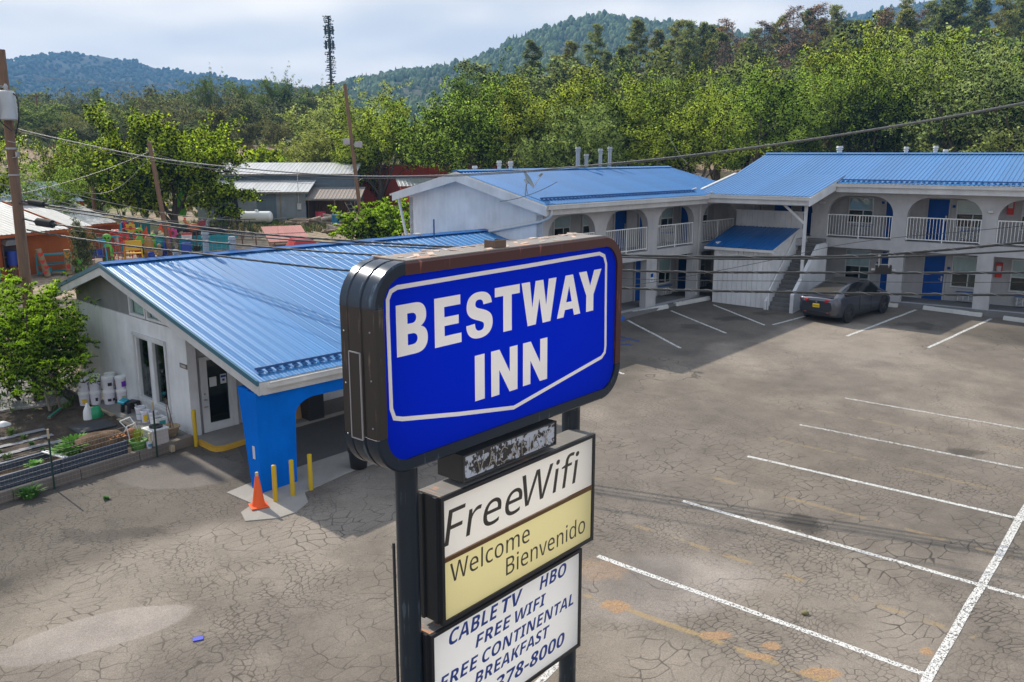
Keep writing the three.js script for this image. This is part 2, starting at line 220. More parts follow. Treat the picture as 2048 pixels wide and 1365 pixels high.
function lotSheet(x0, x1, z0, z1, w, h, fine) {
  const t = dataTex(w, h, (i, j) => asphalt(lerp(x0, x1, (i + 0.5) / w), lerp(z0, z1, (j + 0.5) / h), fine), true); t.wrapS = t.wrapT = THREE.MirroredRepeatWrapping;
  const m = mat([1, 1, 1], 0.93, { map: t, bumpMap: t, bumpScale: 0.035 });
  const add = (a, b, c, d) => { const g = sheet([[a, c], [b, c], [b, d], [a, d]], (x, z) => plane(z)), p = g.attributes.position, uv = new Float32Array(p.count * 2); for (let i = 0; i < p.count; i++) { uv[2 * i] = (p.getX(i) - x0) / (x1 - x0); uv[2 * i + 1] = (p.getZ(i) - z0) / (z1 - z0); } g.setAttribute('uv', new THREE.BufferAttribute(uv, 2)); const o = shade(new THREE.Mesh(g, m)); o.name = 'asphalt'; lot.add(o); };
  add(x0, x1, z0, z1); return add;
}
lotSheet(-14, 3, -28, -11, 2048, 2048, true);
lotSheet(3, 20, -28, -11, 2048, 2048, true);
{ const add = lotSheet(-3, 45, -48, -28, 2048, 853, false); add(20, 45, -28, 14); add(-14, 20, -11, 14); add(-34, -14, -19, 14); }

// worn painted lines, each a sheet just above the asphalt
const wornN = (x, y) => 0.52 * vn(x / 5, y / 5) + 0.28 * vn(x / 2, y / 2) + 0.2 * RT[(y & 511) * 512 + (x & 511)];
const wornT = dataTex(512, 512, (x, y) => { const v = sm(0.385, 0.43, wornN(x, y)); return [v, v, v]; }, false, 1);
const wornT2 = dataTex(512, 512, (x, y) => { const v = sm(0.47, 0.52, wornN(x + 99, y)); return [v, v, v]; }, false, 1);
const paintW = mat([0.66, 0.65, 0.62], 0.85, { alphaMap: wornT, alphaTest: 0.5 }), paintFaint = mat([0.58, 0.57, 0.54], 0.85, { alphaMap: wornT2, alphaTest: 0.5 }), paintB = mat([0.01, 0.07, 0.36], 0.8, { alphaMap: wornT2, alphaTest: 0.5 });
function stripe(ax, az, bx_, bz, w, m = paintW, lift = 0.005) {
  const dx = bx_ - ax, dz = bz - az, L = Math.hypot(dx, dz), nx = -dz / L * w / 2, nz = dx / L * w / 2, N = Math.max(4, Math.round(L / 0.25)), pos = [], uv = [], idx = [];
  for (let i = 0; i <= N; i++) { const t = i / N, wob = 0.012 * (vn(ax * 3 + t * L * 1.6, az * 5) - 0.5) / w * 2; for (const s of [-1, 1]) { const x = ax + dx * t + nx * (s + wob * 2), z = az + dz * t + nz * (s + wob * 2); pos.push(x, plane(z) + lift, z); uv.push(x * 0.5, z * 0.5); } if (i) { const a = 2 * i - 2; idx.push(a, a + 1, a + 2, a + 1, a + 3, a + 2); } }
  const g = new THREE.BufferGeometry(); g.setAttribute('position', new THREE.Float32BufferAttribute(pos, 3)); g.setAttribute('uv', new THREE.Float32BufferAttribute(uv, 2)); g.setIndex(idx); g.computeVertexNormals(); if (g.attributes.normal.getY(0) < 0) { g.setIndex(idx.map((_, i) => idx[i - i % 3 + 2 - i % 3])); g.computeVertexNormals(); }
  const o = shade(new THREE.Mesh(g, m)); o.name = numbered('parking_line'); o.userData = { kind: 'structure' }; scene.add(o); return o;
}
for (const [a, b, c, d, w, m] of [[1.67, -15.71, 6.42, -11.92, 0.125], [3.81, -18.23, 10.6, -13.1, 0.115], [5.96, -20.9, 12.6, -16.05, 0.115], [8.04, -23.24, 14.9, -18.4, 0.11, 1], [10.18, -25.62, 16.5, -21.2, 0.11, 1],
  [4.9, -36.24, 6.29, -31.6, 0.12], [7.08, -38.13, 8.54, -33.94, 0.12], [9.26, -39.42, 10.47, -35.32, 0.12], [10.83, -35.41, 12.9, -37.2, 0.12], [13.16, -33.44, 18.1, -38.34, 0.13], [15.54, -31.67, 20.49, -36.53, 0.12], [18.2, -30.0, 23.2, -34.7, 0.12], [3.05, -29.1, 3.75, -28.2, 0.12], [0.9, -12.5, -0.2, -10.9, 0.12]]) stripe(a, b, c, d, w, m ? paintFaint : paintW);
stripe(5.5, -10.86, 13.2, -20.2, 0.15, paintW, 0.009);
for (const [a, b, c, d, w] of [[3.5, -33.2, 4.35, -32.7, 0.22], [4.2, -33.4, 4.9, -32.6, 0.16], [3.7, -32.3, 4.5, -32.1, 0.16]]) stripe(a, b, c, d, w, paintB, 0.005);

// ---------------------------------------------------------------- parts that buildings share
// sheets of ribbed metal from the ridge (zR, yR) down to the eave (zE, yE), in the building's own axes
function roofSlope(parent, x0, x1, zR, yR, zE, yE, m, sheetW = 0.92, pitch = 0.23, rib = 0.022, pan = false) {
  const L = Math.hypot(zE - zR, yE - yR), a = Math.atan2(yR - yE, Math.abs(zE - zR)), s = Math.sign(zE - zR), n = Math.round((x1 - x0) / sheetW), w = (x1 - x0) / n, k = Math.max(2, Math.round(w / pitch)), p = w / k;
  const prof = []; for (let i = 0; i < k; i++) pan ? prof.push([i * p, 0], [i * p + p * 0.28, 0], [i * p + p * 0.31, 0.004], [i * p + p * 0.34, 0], [i * p + p * 0.55, 0], [i * p + p * 0.58, 0.004], [i * p + p * 0.61, 0], [i * p + p * 0.86, 0], [i * p + p * 0.91, rib], [i * p + p * 0.96, rib]) : prof.push([i * p, 0], [i * p + p * 0.56, 0], [i * p + p * 0.68, rib], [i * p + p * 0.88, rib]); prof.push([w, 0]);
  const pos = [], idx = []; for (const [u, h] of prof) for (const v of [0, L]) pos.push(u, yR + h * Math.cos(a) - v * Math.sin(a), zR + s * (v * Math.cos(a) + h * Math.sin(a)));
  for (let i = 0; i < prof.length - 1; i++) { const q = 2 * i; if (s > 0) idx.push(q, q + 1, q + 2, q + 2, q + 1, q + 3); else idx.push(q, q + 2, q + 1, q + 2, q + 3, q + 1); }
  let g = new THREE.BufferGeometry(); g.setAttribute('position', new THREE.Float32BufferAttribute(pos, 3)); g.setIndex(idx); g = g.toNonIndexed(); g.computeVertexNormals(); metres(g);
  for (let i = 0; i < n; i++) { const o = shade(new THREE.Mesh(g, m)); o.material = sheetTones(m)[(i * 7 + n) % 3]; o.name = 'roof_panel'; o.position.set(x0 + i * w, (i % 2) * 0.002, 0); parent.add(o); }
}
const toneOf = new Map(); function sheetTones(m) { if (!toneOf.has(m)) toneOf.set(m, [0.95, 1, 1.05].map((k) => { const c = m.clone(); c.color.multiplyScalar(k); return c; })); return toneOf.get(m); }
function snowGuard(parent, x0, x1, z, y, a, m) {           // slotted rail near the eave
  const gs = [bar([x0, y + 0.09, z], [x1, y + 0.09, z], 0.03, 0.055)]; for (let x = x0 + 0.1; x < x1; x += 0.23) gs.push(bx(0.12, 0.025, 0.13, x, y + 0.03, z + 0.05, a), bx(0.035, 0.09, 0.03, x, y + 0.045, z)); part('snow_guard', gs, m, parent);
}
function ridgeCap(parent, x0, x1, z, y, aF, aB, m, pitch = 0.23) {
  part('ridge_cap', [bx(x1 - x0, 0.016, 0.24, (x0 + x1) / 2, y + 0.03, z + 0.11, aF), bx(x1 - x0, 0.016, 0.24, (x0 + x1) / 2, y + 0.03, z - 0.11, -aB)], m, parent);
  const gs = []; for (let x = x0 + pitch * 0.28; x < x1; x += pitch) gs.push(bx(pitch * 0.5, 0.02, 0.05, x, y - 0.035, z + 0.235, aF)); part('closure_strip', gs, M.roofTrim, parent);
}
function ventPipe(parent, x, y, z, h, r = 0.09, m = M.galv) { const p = part('vent_pipe', [cyl(r, r, h, x, y, z, 12)], m, parent); part('vent_cap', [cyl(r * 1.35, r * 1.35, 0.05, x, y + h - 0.1, z, 12), cyl(r * 1.45, r * 1.2, 0.1, x, y + h, z, 12)], m, p); }
function windowUnit(parent, x, y0, y1, w, z, split = 0.48, slider = true) {      // on a wall that looks to +z
  const h = y1 - y0, f = part('window', [bx(0.05, h, 0.07, x - w / 2, y0 + h / 2, z + 0.035), bx(0.05, h, 0.07, x + w / 2, y0 + h / 2, z + 0.035), bx(w - 0.05, 0.05, 0.07, x, y1 - 0.025, z + 0.035), bx(w + 0.09, 0.05, 0.1, x, y0 - 0.002, z + 0.05), bx(w - 0.05, 0.05, 0.06, x, y0 + h * split, z + 0.034), ...(slider ? [bx(0.045, h * split - 0.055, 0.05, x + w * 0.1, y0 + h * split / 2, z + 0.03)] : [])], M.trimWhite, parent);
  part('curtain', [bx(w - 0.06, h * (1 - split) - 0.06, 0.012, x, y0 + h * (0.5 + split / 2), z + 0.008), bx(w * 0.36, h * split - 0.06, 0.012, x + w * 0.3, y0 + h * split / 2 + 0.02, z + 0.008)], M.curtain, f);
  part('dark_room', [bx(w * 0.56, h * split - 0.06, 0.008, x - w * 0.18, y0 + h * split / 2 + 0.02, z + 0.006)], M.interior, f);
  part('pane', [bx(w - 0.055, h * (1 - split) - 0.055, 0.006, x, y0 + h * (0.5 + split / 2), z + 0.045)], M.glass, f); part('pane', [bx(w - 0.055, h * split - 0.055, 0.006, x, y0 + h * split / 2 + 0.02, z + 0.045)], M.glassTint, f);
}
function doorUnit(parent, x, y, z, w = 0.88, h = 2.06, handle = 1) {
  part('door_frame', [bx(0.07, h + 0.06, 0.09, x - w / 2 - 0.035, y + h / 2 + 0.03, z + 0.045), bx(0.07, h + 0.06, 0.09, x + w / 2 + 0.035, y + h / 2 + 0.03, z + 0.045), bx(w, 0.06, 0.088, x, y + h + 0.03, z + 0.044)], M.stucco, parent);
  const d = part('door', [bx(w, h - 0.02, 0.05, x, y + h / 2 + 0.01, z + 0.03), bx(w, 0.05, 0.07, x, y + 0.035, z + 0.035)], M.doorBlue, parent);
  part('handle', [bx(0.07, 0.24, 0.025, x + handle * (w / 2 - 0.09), y + 1.0, z + 0.066), rod([x + handle * (w / 2 - 0.09), y + 0.98, z + 0.11], [x + handle * (w / 2 - 0.22), y + 0.98, z + 0.11], 0.012, 6), rod([x + handle * (w / 2 - 0.09), y + 0.98, z + 0.07], [x + handle * (w / 2 - 0.09), y + 0.98, z + 0.11], 0.012, 6)], M.steel, d);
}
function acUnit(parent, x, y, z, w = 0.86, h = 0.42) {
  const a = part('air_conditioner', [rbx(w, h, 0.24, x, y + h / 2, z + 0.12, 0.02)], M.acGrey, parent); part('top_cover', [bx(w + 0.03, 0.03, 0.27, x, y + h + 0.016, z + 0.135)], M.roofDeep, a);
  const back = [bx(w - 0.06, h - 0.08, 0.006, x, y + h / 2, z + 0.243)]; part('grille_recess', back, M.black, a);
  const gs = []; for (let i = 0; i < 6; i++) gs.push(bx(w - 0.08, 0.022, 0.016, x, y + 0.07 + i * (h - 0.14) / 5, z + 0.254)); for (let i = 0; i < 4; i++) gs.push(bx(0.02, h - 0.09, 0.014, x - w / 2 + 0.1 + i * (w - 0.2) / 3, y + h / 2, z + 0.253)); part('grille', gs, M.stuccoPale, a);
}
function railing(parent, x0, x1, y0, y1, z, n) {
  const r = part('railing', [bx(x1 - x0, 0.04, 0.04, (x0 + x1) / 2, y1, z), bx(x1 - x0, 0.035, 0.035, (x0 + x1) / 2, y0 + 0.04, z), bx(0.045, y1 - y0 + 0.16, 0.045, (x0 + x1) / 2, (y0 + y1) / 2 - 0.09, z + 0.002), bx(0.04, y1 - y0, 0.038, x0 + 0.02, (y0 + y1) / 2 - 0.02, z), bx(0.04, y1 - y0, 0.038, x1 - 0.02, (y0 + y1) / 2 - 0.02, z)], M.railWhite, parent);
  const g = metres(join(bx(0.019, y1 - y0 - 0.075, 0.019, 0, (y0 + y1) / 2 + 0.02, 0))); for (let i = 1; i < n; i++) { const x = lerp(x0, x1, i / n); if (Math.abs(x - (x0 + x1) / 2) < 0.03) continue; const b = shade(new THREE.Mesh(g, M.railWhite)); b.name = 'baluster'; b.position.set(x, 0, z); r.add(b); }
}
function archHole(x0, x1, y0, y1, rx, ry) { const p = new THREE.Path(); p.moveTo(x0, y0); p.lineTo(x1, y0); p.lineTo(x1, y1 - ry); p.bezierCurveTo(x1, y1 - ry * 0.42, x1 - rx * 0.42, y1, x1 - rx, y1); p.lineTo(x0 + rx, y1); p.bezierCurveTo(x0 + rx * 0.42, y1, x0, y1 - ry * 0.42, x0, y1 - ry); p.lineTo(x0, y0); return p; }
const rectHole = (x0, x1, y0, y1) => [[x0, y0], [x1, y0], [x1, y1], [x0, y1]];

// ---------------------------------------------------------------- the motel's left wing
const LW = thing('motel_wing', 'grey two-storey motel wing with gable end and satellite dish, behind the big sign', 'building', [6.17, 0, -38.34], 46 * D2R);
{
  const X0 = -7.2, X1 = 7.9, F = 3.28, G = 0.76, D = 1.55, EZ = 0.55, EY = 5.62, RZ = -4.35, RY = 6.78, BZ = -7.9;
  const bays = [[-6.9, -4.0], [-3.3, -0.33], [0.40, 3.34], [4.05, 7.0]];
  part('facade', [tf(ext([[X0, 0.2], [X1, 0.2], [X1, 5.42], [X0, 5.42]], 0.32, [...bays.map(([a, b]) => archHole(a, b, F + 0.02, 5.14, 0.95, 0.85)), ...bays.map(([a, b]) => rectHole(a + 0.02, b - 0.02, G, 2.92))]), 0, 0, -0.32)], M.stucco, LW);
  const k = (RY - EY) / (EZ - RZ), gy = (z) => RY - k * Math.abs(z - RZ) - 0.1;
  part('gable_wall', [tf(ext([[0.002, 0.2], [-BZ, 0.2], [-BZ, gy(BZ)], [-RZ, gy(RZ)], [0.002, gy(0)]], 0.3), X0 + 0.3, 0, 0, Math.PI / 2, 0, 0).translate(-0.3, 0, 0)], M.stuccoPale, LW);
  part('rear_wall', [bx(X1 - X0, 5.4, 0.25, (X0 + X1) / 2, 2.9, BZ + 0.125)], M.stuccoPale, LW);
  part('gallery_wall', [bx(X1 - X0 - 0.62, F - 0.3 - 0.3, 0.2, (X0 + X1) / 2, 0.3 + (F - 0.6) / 2, -D - 0.1), bx(X1 - X0 - 0.62, 2.2, 0.2, (X0 + X1) / 2, F + 1.1, -D - 0.1), bx(0.3, 5.2, 7.5, X1 - 0.15, 2.8, -4.1)], M.stucco, LW);
  part('gallery_floor', [bx(X1 - X0 - 0.04, 0.28, D - 0.32, (X0 + X1) / 2, F - 0.14, -0.32 - (D - 0.32) / 2)], M.concrete, LW);
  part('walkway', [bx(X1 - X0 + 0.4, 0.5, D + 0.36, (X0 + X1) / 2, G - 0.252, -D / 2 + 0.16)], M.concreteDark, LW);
  part('ceiling', [bx(X1 - X0 - 0.62, 0.1, D - 0.33, (X0 + X1) / 2, 5.46, -0.325 - (D - 0.33) / 2)], M.stuccoPale, LW);
  const a = Math.atan(k), x0 = X0 - 0.45, xe = 7.5, LL = Math.hypot(EZ - RZ, RY - EY);
  part('roof_deck', [bx(xe - x0, 0.07, LL, (x0 + xe) / 2, (RY + EY) / 2 - 0.045, (RZ + EZ) / 2, a), bx(xe - x0, 0.07, LL - 0.55, (x0 + xe) / 2, RY - k * (LL - 0.55) / 2 * Math.cos(a) - 0.045, RZ - (LL - 0.55) / 2 * Math.cos(a), -a)], M.trim, LW);
  roofSlope(LW, x0, xe, RZ, RY, EZ, EY, M.roof, 0.9, 0.19, 0.028); roofSlope(LW, x0, xe, RZ, RY, -8.45, RY - k * (8.45 + RZ), M.roof, 0.9, 0.3, 0.02);
  ridgeCap(LW, x0, xe, RZ, RY, a, a, M.roof, 0.19);
  snowGuard(LW, x0 + 0.3, xe - 4.2, EZ - 0.55, EY + 0.13, a, M.roofTrim);
  part('rake_board', [tf(ext([[-EZ - 0.05, EY - 0.06], [-RZ, RY - 0.05], [8.5, RY - k * 4.1 - 0.05], [8.5, RY - k * 4.1 - 0.36], [-RZ, RY - 0.4], [-EZ - 0.05, EY - 0.42]], 0.06), x0 - 0.03, 0, 0, Math.PI / 2)], M.trimWhite, LW);
  part('fascia', [bx(xe - 4.0 - x0, 0.3, 0.05, (x0 + xe - 4) / 2, EY - 0.24, EZ + 0.0)], M.trim, LW);
  part('soffit', [bx(xe - x0 - 0.1, 0.03, EZ - 0.05, (x0 + xe) / 2, EY - 0.37, EZ / 2 - 0.04)], M.trim, LW);
  part('gutter', [bx(xe - 4.0 - x0, 0.015, 0.13, (x0 + xe - 4) / 2, EY - 0.17, EZ + 0.09), bx(xe - 4.0 - x0, 0.14, 0.015, (x0 + xe - 4) / 2, EY - 0.1, EZ + 0.155), bx(xe - 4 - x0, 0.022, 0.03, (x0 + xe - 4) / 2, EY - 0.03, EZ + 0.16)], M.gutter, LW);
  part('downspout', [tube([[x0 + 0.25, EY - 0.15, EZ + 0.08], [x0 + 0.22, EY - 0.4, EZ + 0.05], [x0 + 0.3, EY - 0.62, 0.1], [X0 - 0.08, EY - 0.75, -0.5], [X0 - 0.08, EY - 1.35, -3.6]], 0.055, 8, 40)], M.trimWhite, LW);
  part('downspout', [bx(0.09, 4.4, 0.07, 3.72, 3.1, 0.05), bx(0.09, 0.07, 0.5, 3.72, 5.33, 0.28), bx(0.11, 0.55, 0.12, 3.72, 5.5, EZ + 0.1)], M.trim, LW);
  part('downspout', [rod([x0 + 0.1, 5.55, -8.2], [X0 - 0.1, 2.9, -7.75], 0.06, 8)], M.trimWhite, LW);
  for (const [b0, b1] of bays) railing(LW, b0 + 0.01, b1 - 0.01, 3.36, 4.34, -0.06, 20);
  for (const x of [-0.35, 1.5, 4.9]) doorUnit(LW, x, F, -D + 0.0, 0.86, 2.0, x === 1.5 ? 1 : 1); for (const x of [-0.75, 1.3, 4.85]) doorUnit(LW, x, G, -D, 0.86, 2.0, 1);
  for (const x of [-4.35, -2.5, 3.3, 6.4]) windowUnit(LW, x, 4.0, 4.98, 1.0, -D); for (const x of [-4.5, -2.6, 3.25, 6.4]) { windowUnit(LW, x, 1.35, 2.55, 1.0, -D); acUnit(LW, x, 0.8, -D); }
  acUnit(LW, 3.3, 3.36, -D, 0.7); acUnit(LW, -4.35, 3.36, -D);
  for (const [x, h, r] of [[0.35, 1.0, 0.1], [0.98, 0.68, 0.085], [2.05, 0.93, 0.085], [2.78, 1.02, 0.09]]) ventPipe(LW, x, RY - 0.1, RZ - 0.25, h, r);
  for (const [x, h] of [[-4.85, 0.42], [-4.15, 0.4], [-6.3, 0.22]]) ventPipe(LW, x, RY - 0.12, RZ - 0.3, h, 0.085, M.gutter);
  part('wall_lamp', [cyl(0.05, 0.06, 0.12, 1.95, 5.2, 0.08, 10), rbx(0.12, 0.05, 0.12, 1.95, 5.33, 0.07)], M.trim, LW);
  const sg = part('accessible_parking_sign', [bx(0.26, 0.42, 0.012, 0.06, 2.1, 0.01)], M.trimWhite, LW); part('sign_print', [bx(0.2, 0.17, 0.004, 0.06, 2.19, 0.019), bx(0.14, 0.03, 0.004, 0.06, 1.98, 0.019)], M.doorBlue, sg);
  
}
// ---------------------------------------------------------------- the motel's right wing with its stair porch
const RW = thing('motel_wing', 'grey two-storey motel wing with stair porch and blue doors behind the dark car', 'building', [20.32, 0, -37.61], -36 * D2R);
{
  const X0 = -10.9, X1 = 9, F = 3.57, G = 0.80, D = 1.85, EZ = 0.6, EY = 6.15, RZ = -5.0, RY = 7.46, BZ = -9.6;
  const bays = [[-10.3, -7.35], [-6.64, -3.72], [-3.12, -0.1], [0.49, 3.5], [4.1, 7.1]];
  part('facade', [tf(ext([[X0, 0.1], [X1, 0.1], [X1, 5.95], [X0, 5.95]], 0.32, [...bays.map(([a, b]) => archHole(a, b, F + 0.02, 5.57, 0.95, 0.85)), ...bays.map(([a, b]) => rectHole(a + 0.02, b - 0.02, G, 3.14))]), 0, 0, -0.32)], M.stucco, RW);
  const k = (RY - EY) / (EZ - RZ), gy = (z) => RY - k * Math.abs(z - RZ) - 0.12, a = Math.atan(k);
  for (const x of [X0 + 0.28, X1 - 0.02]) part('end_wall', [tf(ext([[0.33, 0.1], [-BZ, 0.1], [-BZ, gy(BZ)], [-RZ, gy(RZ)], [0.33, gy(-0.33)]], 0.26), x - 0.27, 0, 0, Math.PI / 2)], M.stuccoPale, RW);
  part('rear_wall', [bx(X1 - X0 - 0.6, 6, 0.25, (X0 + X1) / 2, 3.1, BZ + 0.13)], M.stuccoPale, RW);
  part('gallery_wall', [bx(X1 - X0 - 0.64, F - 0.62, 0.2, (X0 + X1) / 2, 0.3 + (F - 0.6) / 2, -D - 0.1), bx(X1 - X0 - 0.64, 2.3, 0.2, (X0 + X1) / 2, F + 1.15, -D - 0.1)], M.stucco, RW);
  part('gallery_floor', [bx(X1 - X0 - 0.64, 0.3, D - 0.33, (X0 + X1) / 2, F - 0.15, -0.325 - (D - 0.33) / 2)], M.concrete, RW);
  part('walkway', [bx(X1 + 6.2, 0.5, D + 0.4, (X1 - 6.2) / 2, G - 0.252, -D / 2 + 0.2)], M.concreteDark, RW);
  part('ceiling', [bx(X1 - X0 - 0.64, 0.1, D - 0.34, (X0 + X1) / 2, 5.9, -0.33 - (D - 0.34) / 2)], M.stuccoPale, RW);
  const x0 = -11.6, xp = -6.15, x1 = X1 + 0.5, CZ = -0.8, CY = RY - k * (CZ - RZ), PZ = 4.3, PY = 5.66, LL = Math.hypot(EZ - RZ, RY - EY);
  roofSlope(RW, x0, xp, RZ, RY, CZ, CY, M.roof, 0.9, 0.2, 0.024); roofSlope(RW, x0, xp, CZ, CY + 0.004, PZ, PY, M.roof, 0.9, 0.2, 0.024); roofSlope(RW, xp, x1, RZ, RY, EZ, EY, M.roof, 0.9, 0.2, 0.024); roofSlope(RW, x0, x1, RZ, RY, -10.1, RY - k * (10.1 + RZ), M.roof, 0.9, 0.3);
  ridgeCap(RW, x0, x1, RZ, RY, a, a, M.roof, 0.2);
  const pa = Math.atan((CY - PY) / (PZ - CZ)), PL = Math.hypot(PZ - CZ, CY - PY);
  part('roof_deck', [bx(x1 - xp - 0.02, 0.07, LL, (x1 + xp) / 2, (RY + EY) / 2 - 0.047, (RZ + EZ) / 2, a), bx(xp - x0 - 0.02, 0.07, PL, (x0 + xp) / 2, (CY + PY) / 2 - 0.045, (CZ + PZ) / 2, pa), bx(xp - x0 - 0.02, 0.07, LL - 1.5, (x0 + xp) / 2, (RY + CY) / 2 - 0.047, (RZ + CZ) / 2 - 0.08, a), bx(x1 - x0, 0.07, LL - 0.6, (x0 + x1) / 2, RY - k * (LL - 0.6) / 2 - 0.05, RZ - (LL - 0.6) / 2, -a)], M.trim, RW);
  snowGuard(RW, xp + 0.1, x1, EZ - 0.3, EY + 0.06, a, M.roofTrim);
  part('fascia', [bx(x1 - xp, 0.32, 0.05, (x1 + xp) / 2, EY - 0.25, EZ), bx(xp - x0, 0.3, 0.05, (x0 + xp) / 2, PY - 0.22, PZ)], M.trimWhite, RW);
  part('soffit', [bx(x1 - xp, 0.03, EZ - 0.03, (x1 + xp) / 2, EY - 0.4, EZ / 2 - 0.02), bx(xp - x0 - 0.1, 0.03, PZ - 0.05, (x0 + xp) / 2, PY - 0.02, PZ / 2, Math.atan((0.75) / PZ))], M.trim, RW);
  part('gutter', [bx(x1 - xp, 0.015, 0.13, (x1 + xp) / 2, EY - 0.16, EZ + 0.09), bx(x1 - xp, 0.13, 0.015, (x1 + xp) / 2, EY - 0.095, EZ + 0.155), bx(x1 - xp, 0.022, 0.03, (x1 + xp) / 2, EY - 0.03, EZ + 0.16), bx(xp - x0, 0.015, 0.13, (x0 + xp) / 2, PY - 0.16, PZ + 0.09), bx(xp - x0, 0.13, 0.015, (x0 + xp) / 2, PY - 0.095, PZ + 0.155), bx(xp - x0, 0.022, 0.03, (x0 + xp) / 2, PY - 0.03, PZ + 0.16)], M.gutter, RW);
  part('rake_board', [tf(ext([[-PZ - 0.16, PY - 0.03], [-EZ - 0.16, EY + 0.05], [-EZ - 0.16, EY - 0.33], [-PZ - 0.16, PY - 0.40]], 0.06), xp - 0.03, 0, 0, Math.PI / 2)], M.trimWhite, RW);
  part('valley_flashing', [bx(0.05, 0.42, 0.5, x0 - 0.04, PY + 0.02, PZ - 0.22, pa), bx(0.14, 0.03, PZ - CZ, x0 + 0.0, (CY + PY) / 2 + 0.03, (CZ + PZ) / 2, pa)], M.trimWhite, RW);
  for (const [b0, b1] of bays) if (b0 > -7) railing(RW, b0 + 0.01, b1 - 0.01, 3.66, 4.67, -0.06, 22);
  railing(RW, -7.4, -6.7, 3.66, 4.67, -0.06, 6);
  for (const x of [-8.0, -9.4, -4.0, -2.17, 4.6, 6.4]) doorUnit(RW, x, F, -D, 0.87, 1.86, 1);
  for (const x of [-4.0, -2.1, 4.6, 6.4]) doorUnit(RW, x, G, -D, 0.87, 2.08, 1);
  for (const x of [-5.6, -0.85, 1.75]) { windowUnit(RW, x, 4.2, 5.42, 1.12, -D, 0.5); acUnit(RW, x + 0.1, F + 0.06, -D); }
  for (const x of [-5.55, -0.78, 1.6]) { windowUnit(RW, x, 1.48, 2.9, 1.12, -D, 0.44); acUnit(RW, x + 0.15, 0.84, -D); }
  for (const [x, y] of [[-1.55, 5.12], [-4.62, 5.2], [-1.5, 2.3], [-4.62, 2.3]]) part('room_number', [bx(0.13, 0.12, 0.012, x, y, -D + 0.006)], M.doorBlue, RW);
  for (const [x, y] of [[0.55, 2.05], [0.72, 4.85]]) { const e = part('extinguisher_cabinet', [rbx(0.26, 0.66, 0.16, x, y + 0.33, -D + 0.08, 0.01)], M.red, RW); part('cabinet_window', [bx(0.18, 0.24, 0.006, x, y + 0.4, -D + 0.164)], M.curtain, e); }
  part('wall_lamp', [rbx(0.2, 0.1, 0.14, 0.2, 5.05, 0.07)], M.trim, RW); part('wall_lamp', [rbx(0.26, 0.1, 0.14, -6.9, 5.2, 0.07)], M.trim, RW);
  for (const [x, h, r] of [[-7.8, 0.3, 0.13], [-4.55, 0.25, 0.09], [-3.2, 0.28, 0.09], [-2.75, 0.12, 0.09], [2.6, 0.3, 0.1]]) ventPipe(RW, x, RY - 0.1, RZ - 0.25, h + 0.1, r, M.gutter);
  // enclosure under the porch: vertical boards, a little roof, a white guard wall above
  const e0 = -10.35, e1 = -7.78, ez = 4.42;
  for (let i = 0, n = 11; i < n; i++) { const w = (e1 - e0) / n; part('siding_board', [bx(w - 0.012, 2.72, 0.03, e0 + w * (i + 0.5), 0.5 + 1.36, ez + (i % 2) * 0.004)], M.stuccoPale, RW); }
  part('enclosure_wall', [bx(e1 - e0 - 0.02, 2.7, 0.1, (e0 + e1) / 2, 1.85, ez - 0.07), bx(0.12, 3.0, 3.2, e0 + 0.06, 2.0, ez - 1.72)], M.stuccoPale, RW);
  part('stair_side_wall', [tf(ext([[-ez - 0.25, 0.5], [-ez - 0.25, 1.02], [-ez, 1.2], [-ez, 3.24], [-1.2, 3.94], [0, 3.94], [0, 0.5]], 0.12), e1, 0, 0, Math.PI / 2)], M.stuccoPale, RW);
  roofSlope(RW, -10.7, -7.45, 1.35, 4.04, 4.75, 3.33, M.roofDeep, 0.82, 0.2, 0.02);
  part('porch_roof_trim', [bx(3.3, 0.12, 0.04, -9.07, 3.25, 4.72), bx(0.05, 0.13, 3.5, -7.47, 3.64, 3.04, Math.atan(0.71 / 3.4)), bx(3.2, 0.05, 3.4, -9.07, 3.62, 3.05, Math.atan(0.71 / 3.4))], M.trimWhite, RW);
  for (let i = 0; i < 12; i++) part('guard_board', [bx(3.25 / 12 - 0.01, 0.78, 0.05, -10.65 + 3.25 / 12 * (i + 0.5), 4.38, 1.2 + (i % 2) * 0.003)], M.trimWhite, RW); part('guard_rail', [bx(3.3, 0.06, 0.12, -9.03, 4.79, 1.2)], M.trimWhite, RW);
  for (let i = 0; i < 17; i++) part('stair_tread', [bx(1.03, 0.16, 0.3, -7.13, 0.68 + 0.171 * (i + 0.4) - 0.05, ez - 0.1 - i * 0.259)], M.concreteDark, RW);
  part('stair_guard', [tf(ext([[-4.75, 0.4], [-4.75, 1.42], [-1.55, 3.36], [-0.32, 3.36], [-0.32, 0.4]], 0.16), -6.6, 0, 0, Math.PI / 2)], M.stuccoPale, RW);
  part('handrail', [rod([-7.6, 1.5, 4.65], [-7.6, 4.3, 0.6], 0.028, 8), rod([-7.6, 0.5, 4.65], [-7.6, 1.5, 4.65], 0.028, 8), bx(0.1, 0.1, 0.02, -6.55, 3.0, 1.6)], M.railWhite, RW);
  part('porch_post', [bx(0.12, 3.55, 0.12, -6.5, 2.0 + 1.72, 3.7)], M.trimWhite, RW); part('porch_brace', [bar([-6.5, 4.45, 3.7], [-7.6, 5.42, 3.9], 0.1, 0.1)], M.trimWhite, RW);
  part('porch_beam', [bx(5.2, 0.22, 0.12, -8.9, 5.42, 3.92)], M.trim, RW);
  part('floor_edge', [bx(3.6, 0.3, 1.4, -9.2, 3.4, 0.55)], M.stucco, RW);
  part('meter_box', [bx(0.24, 0.3, 0.1, -6.02, 1.5, 0.06)], M.tealTrim, RW);
}
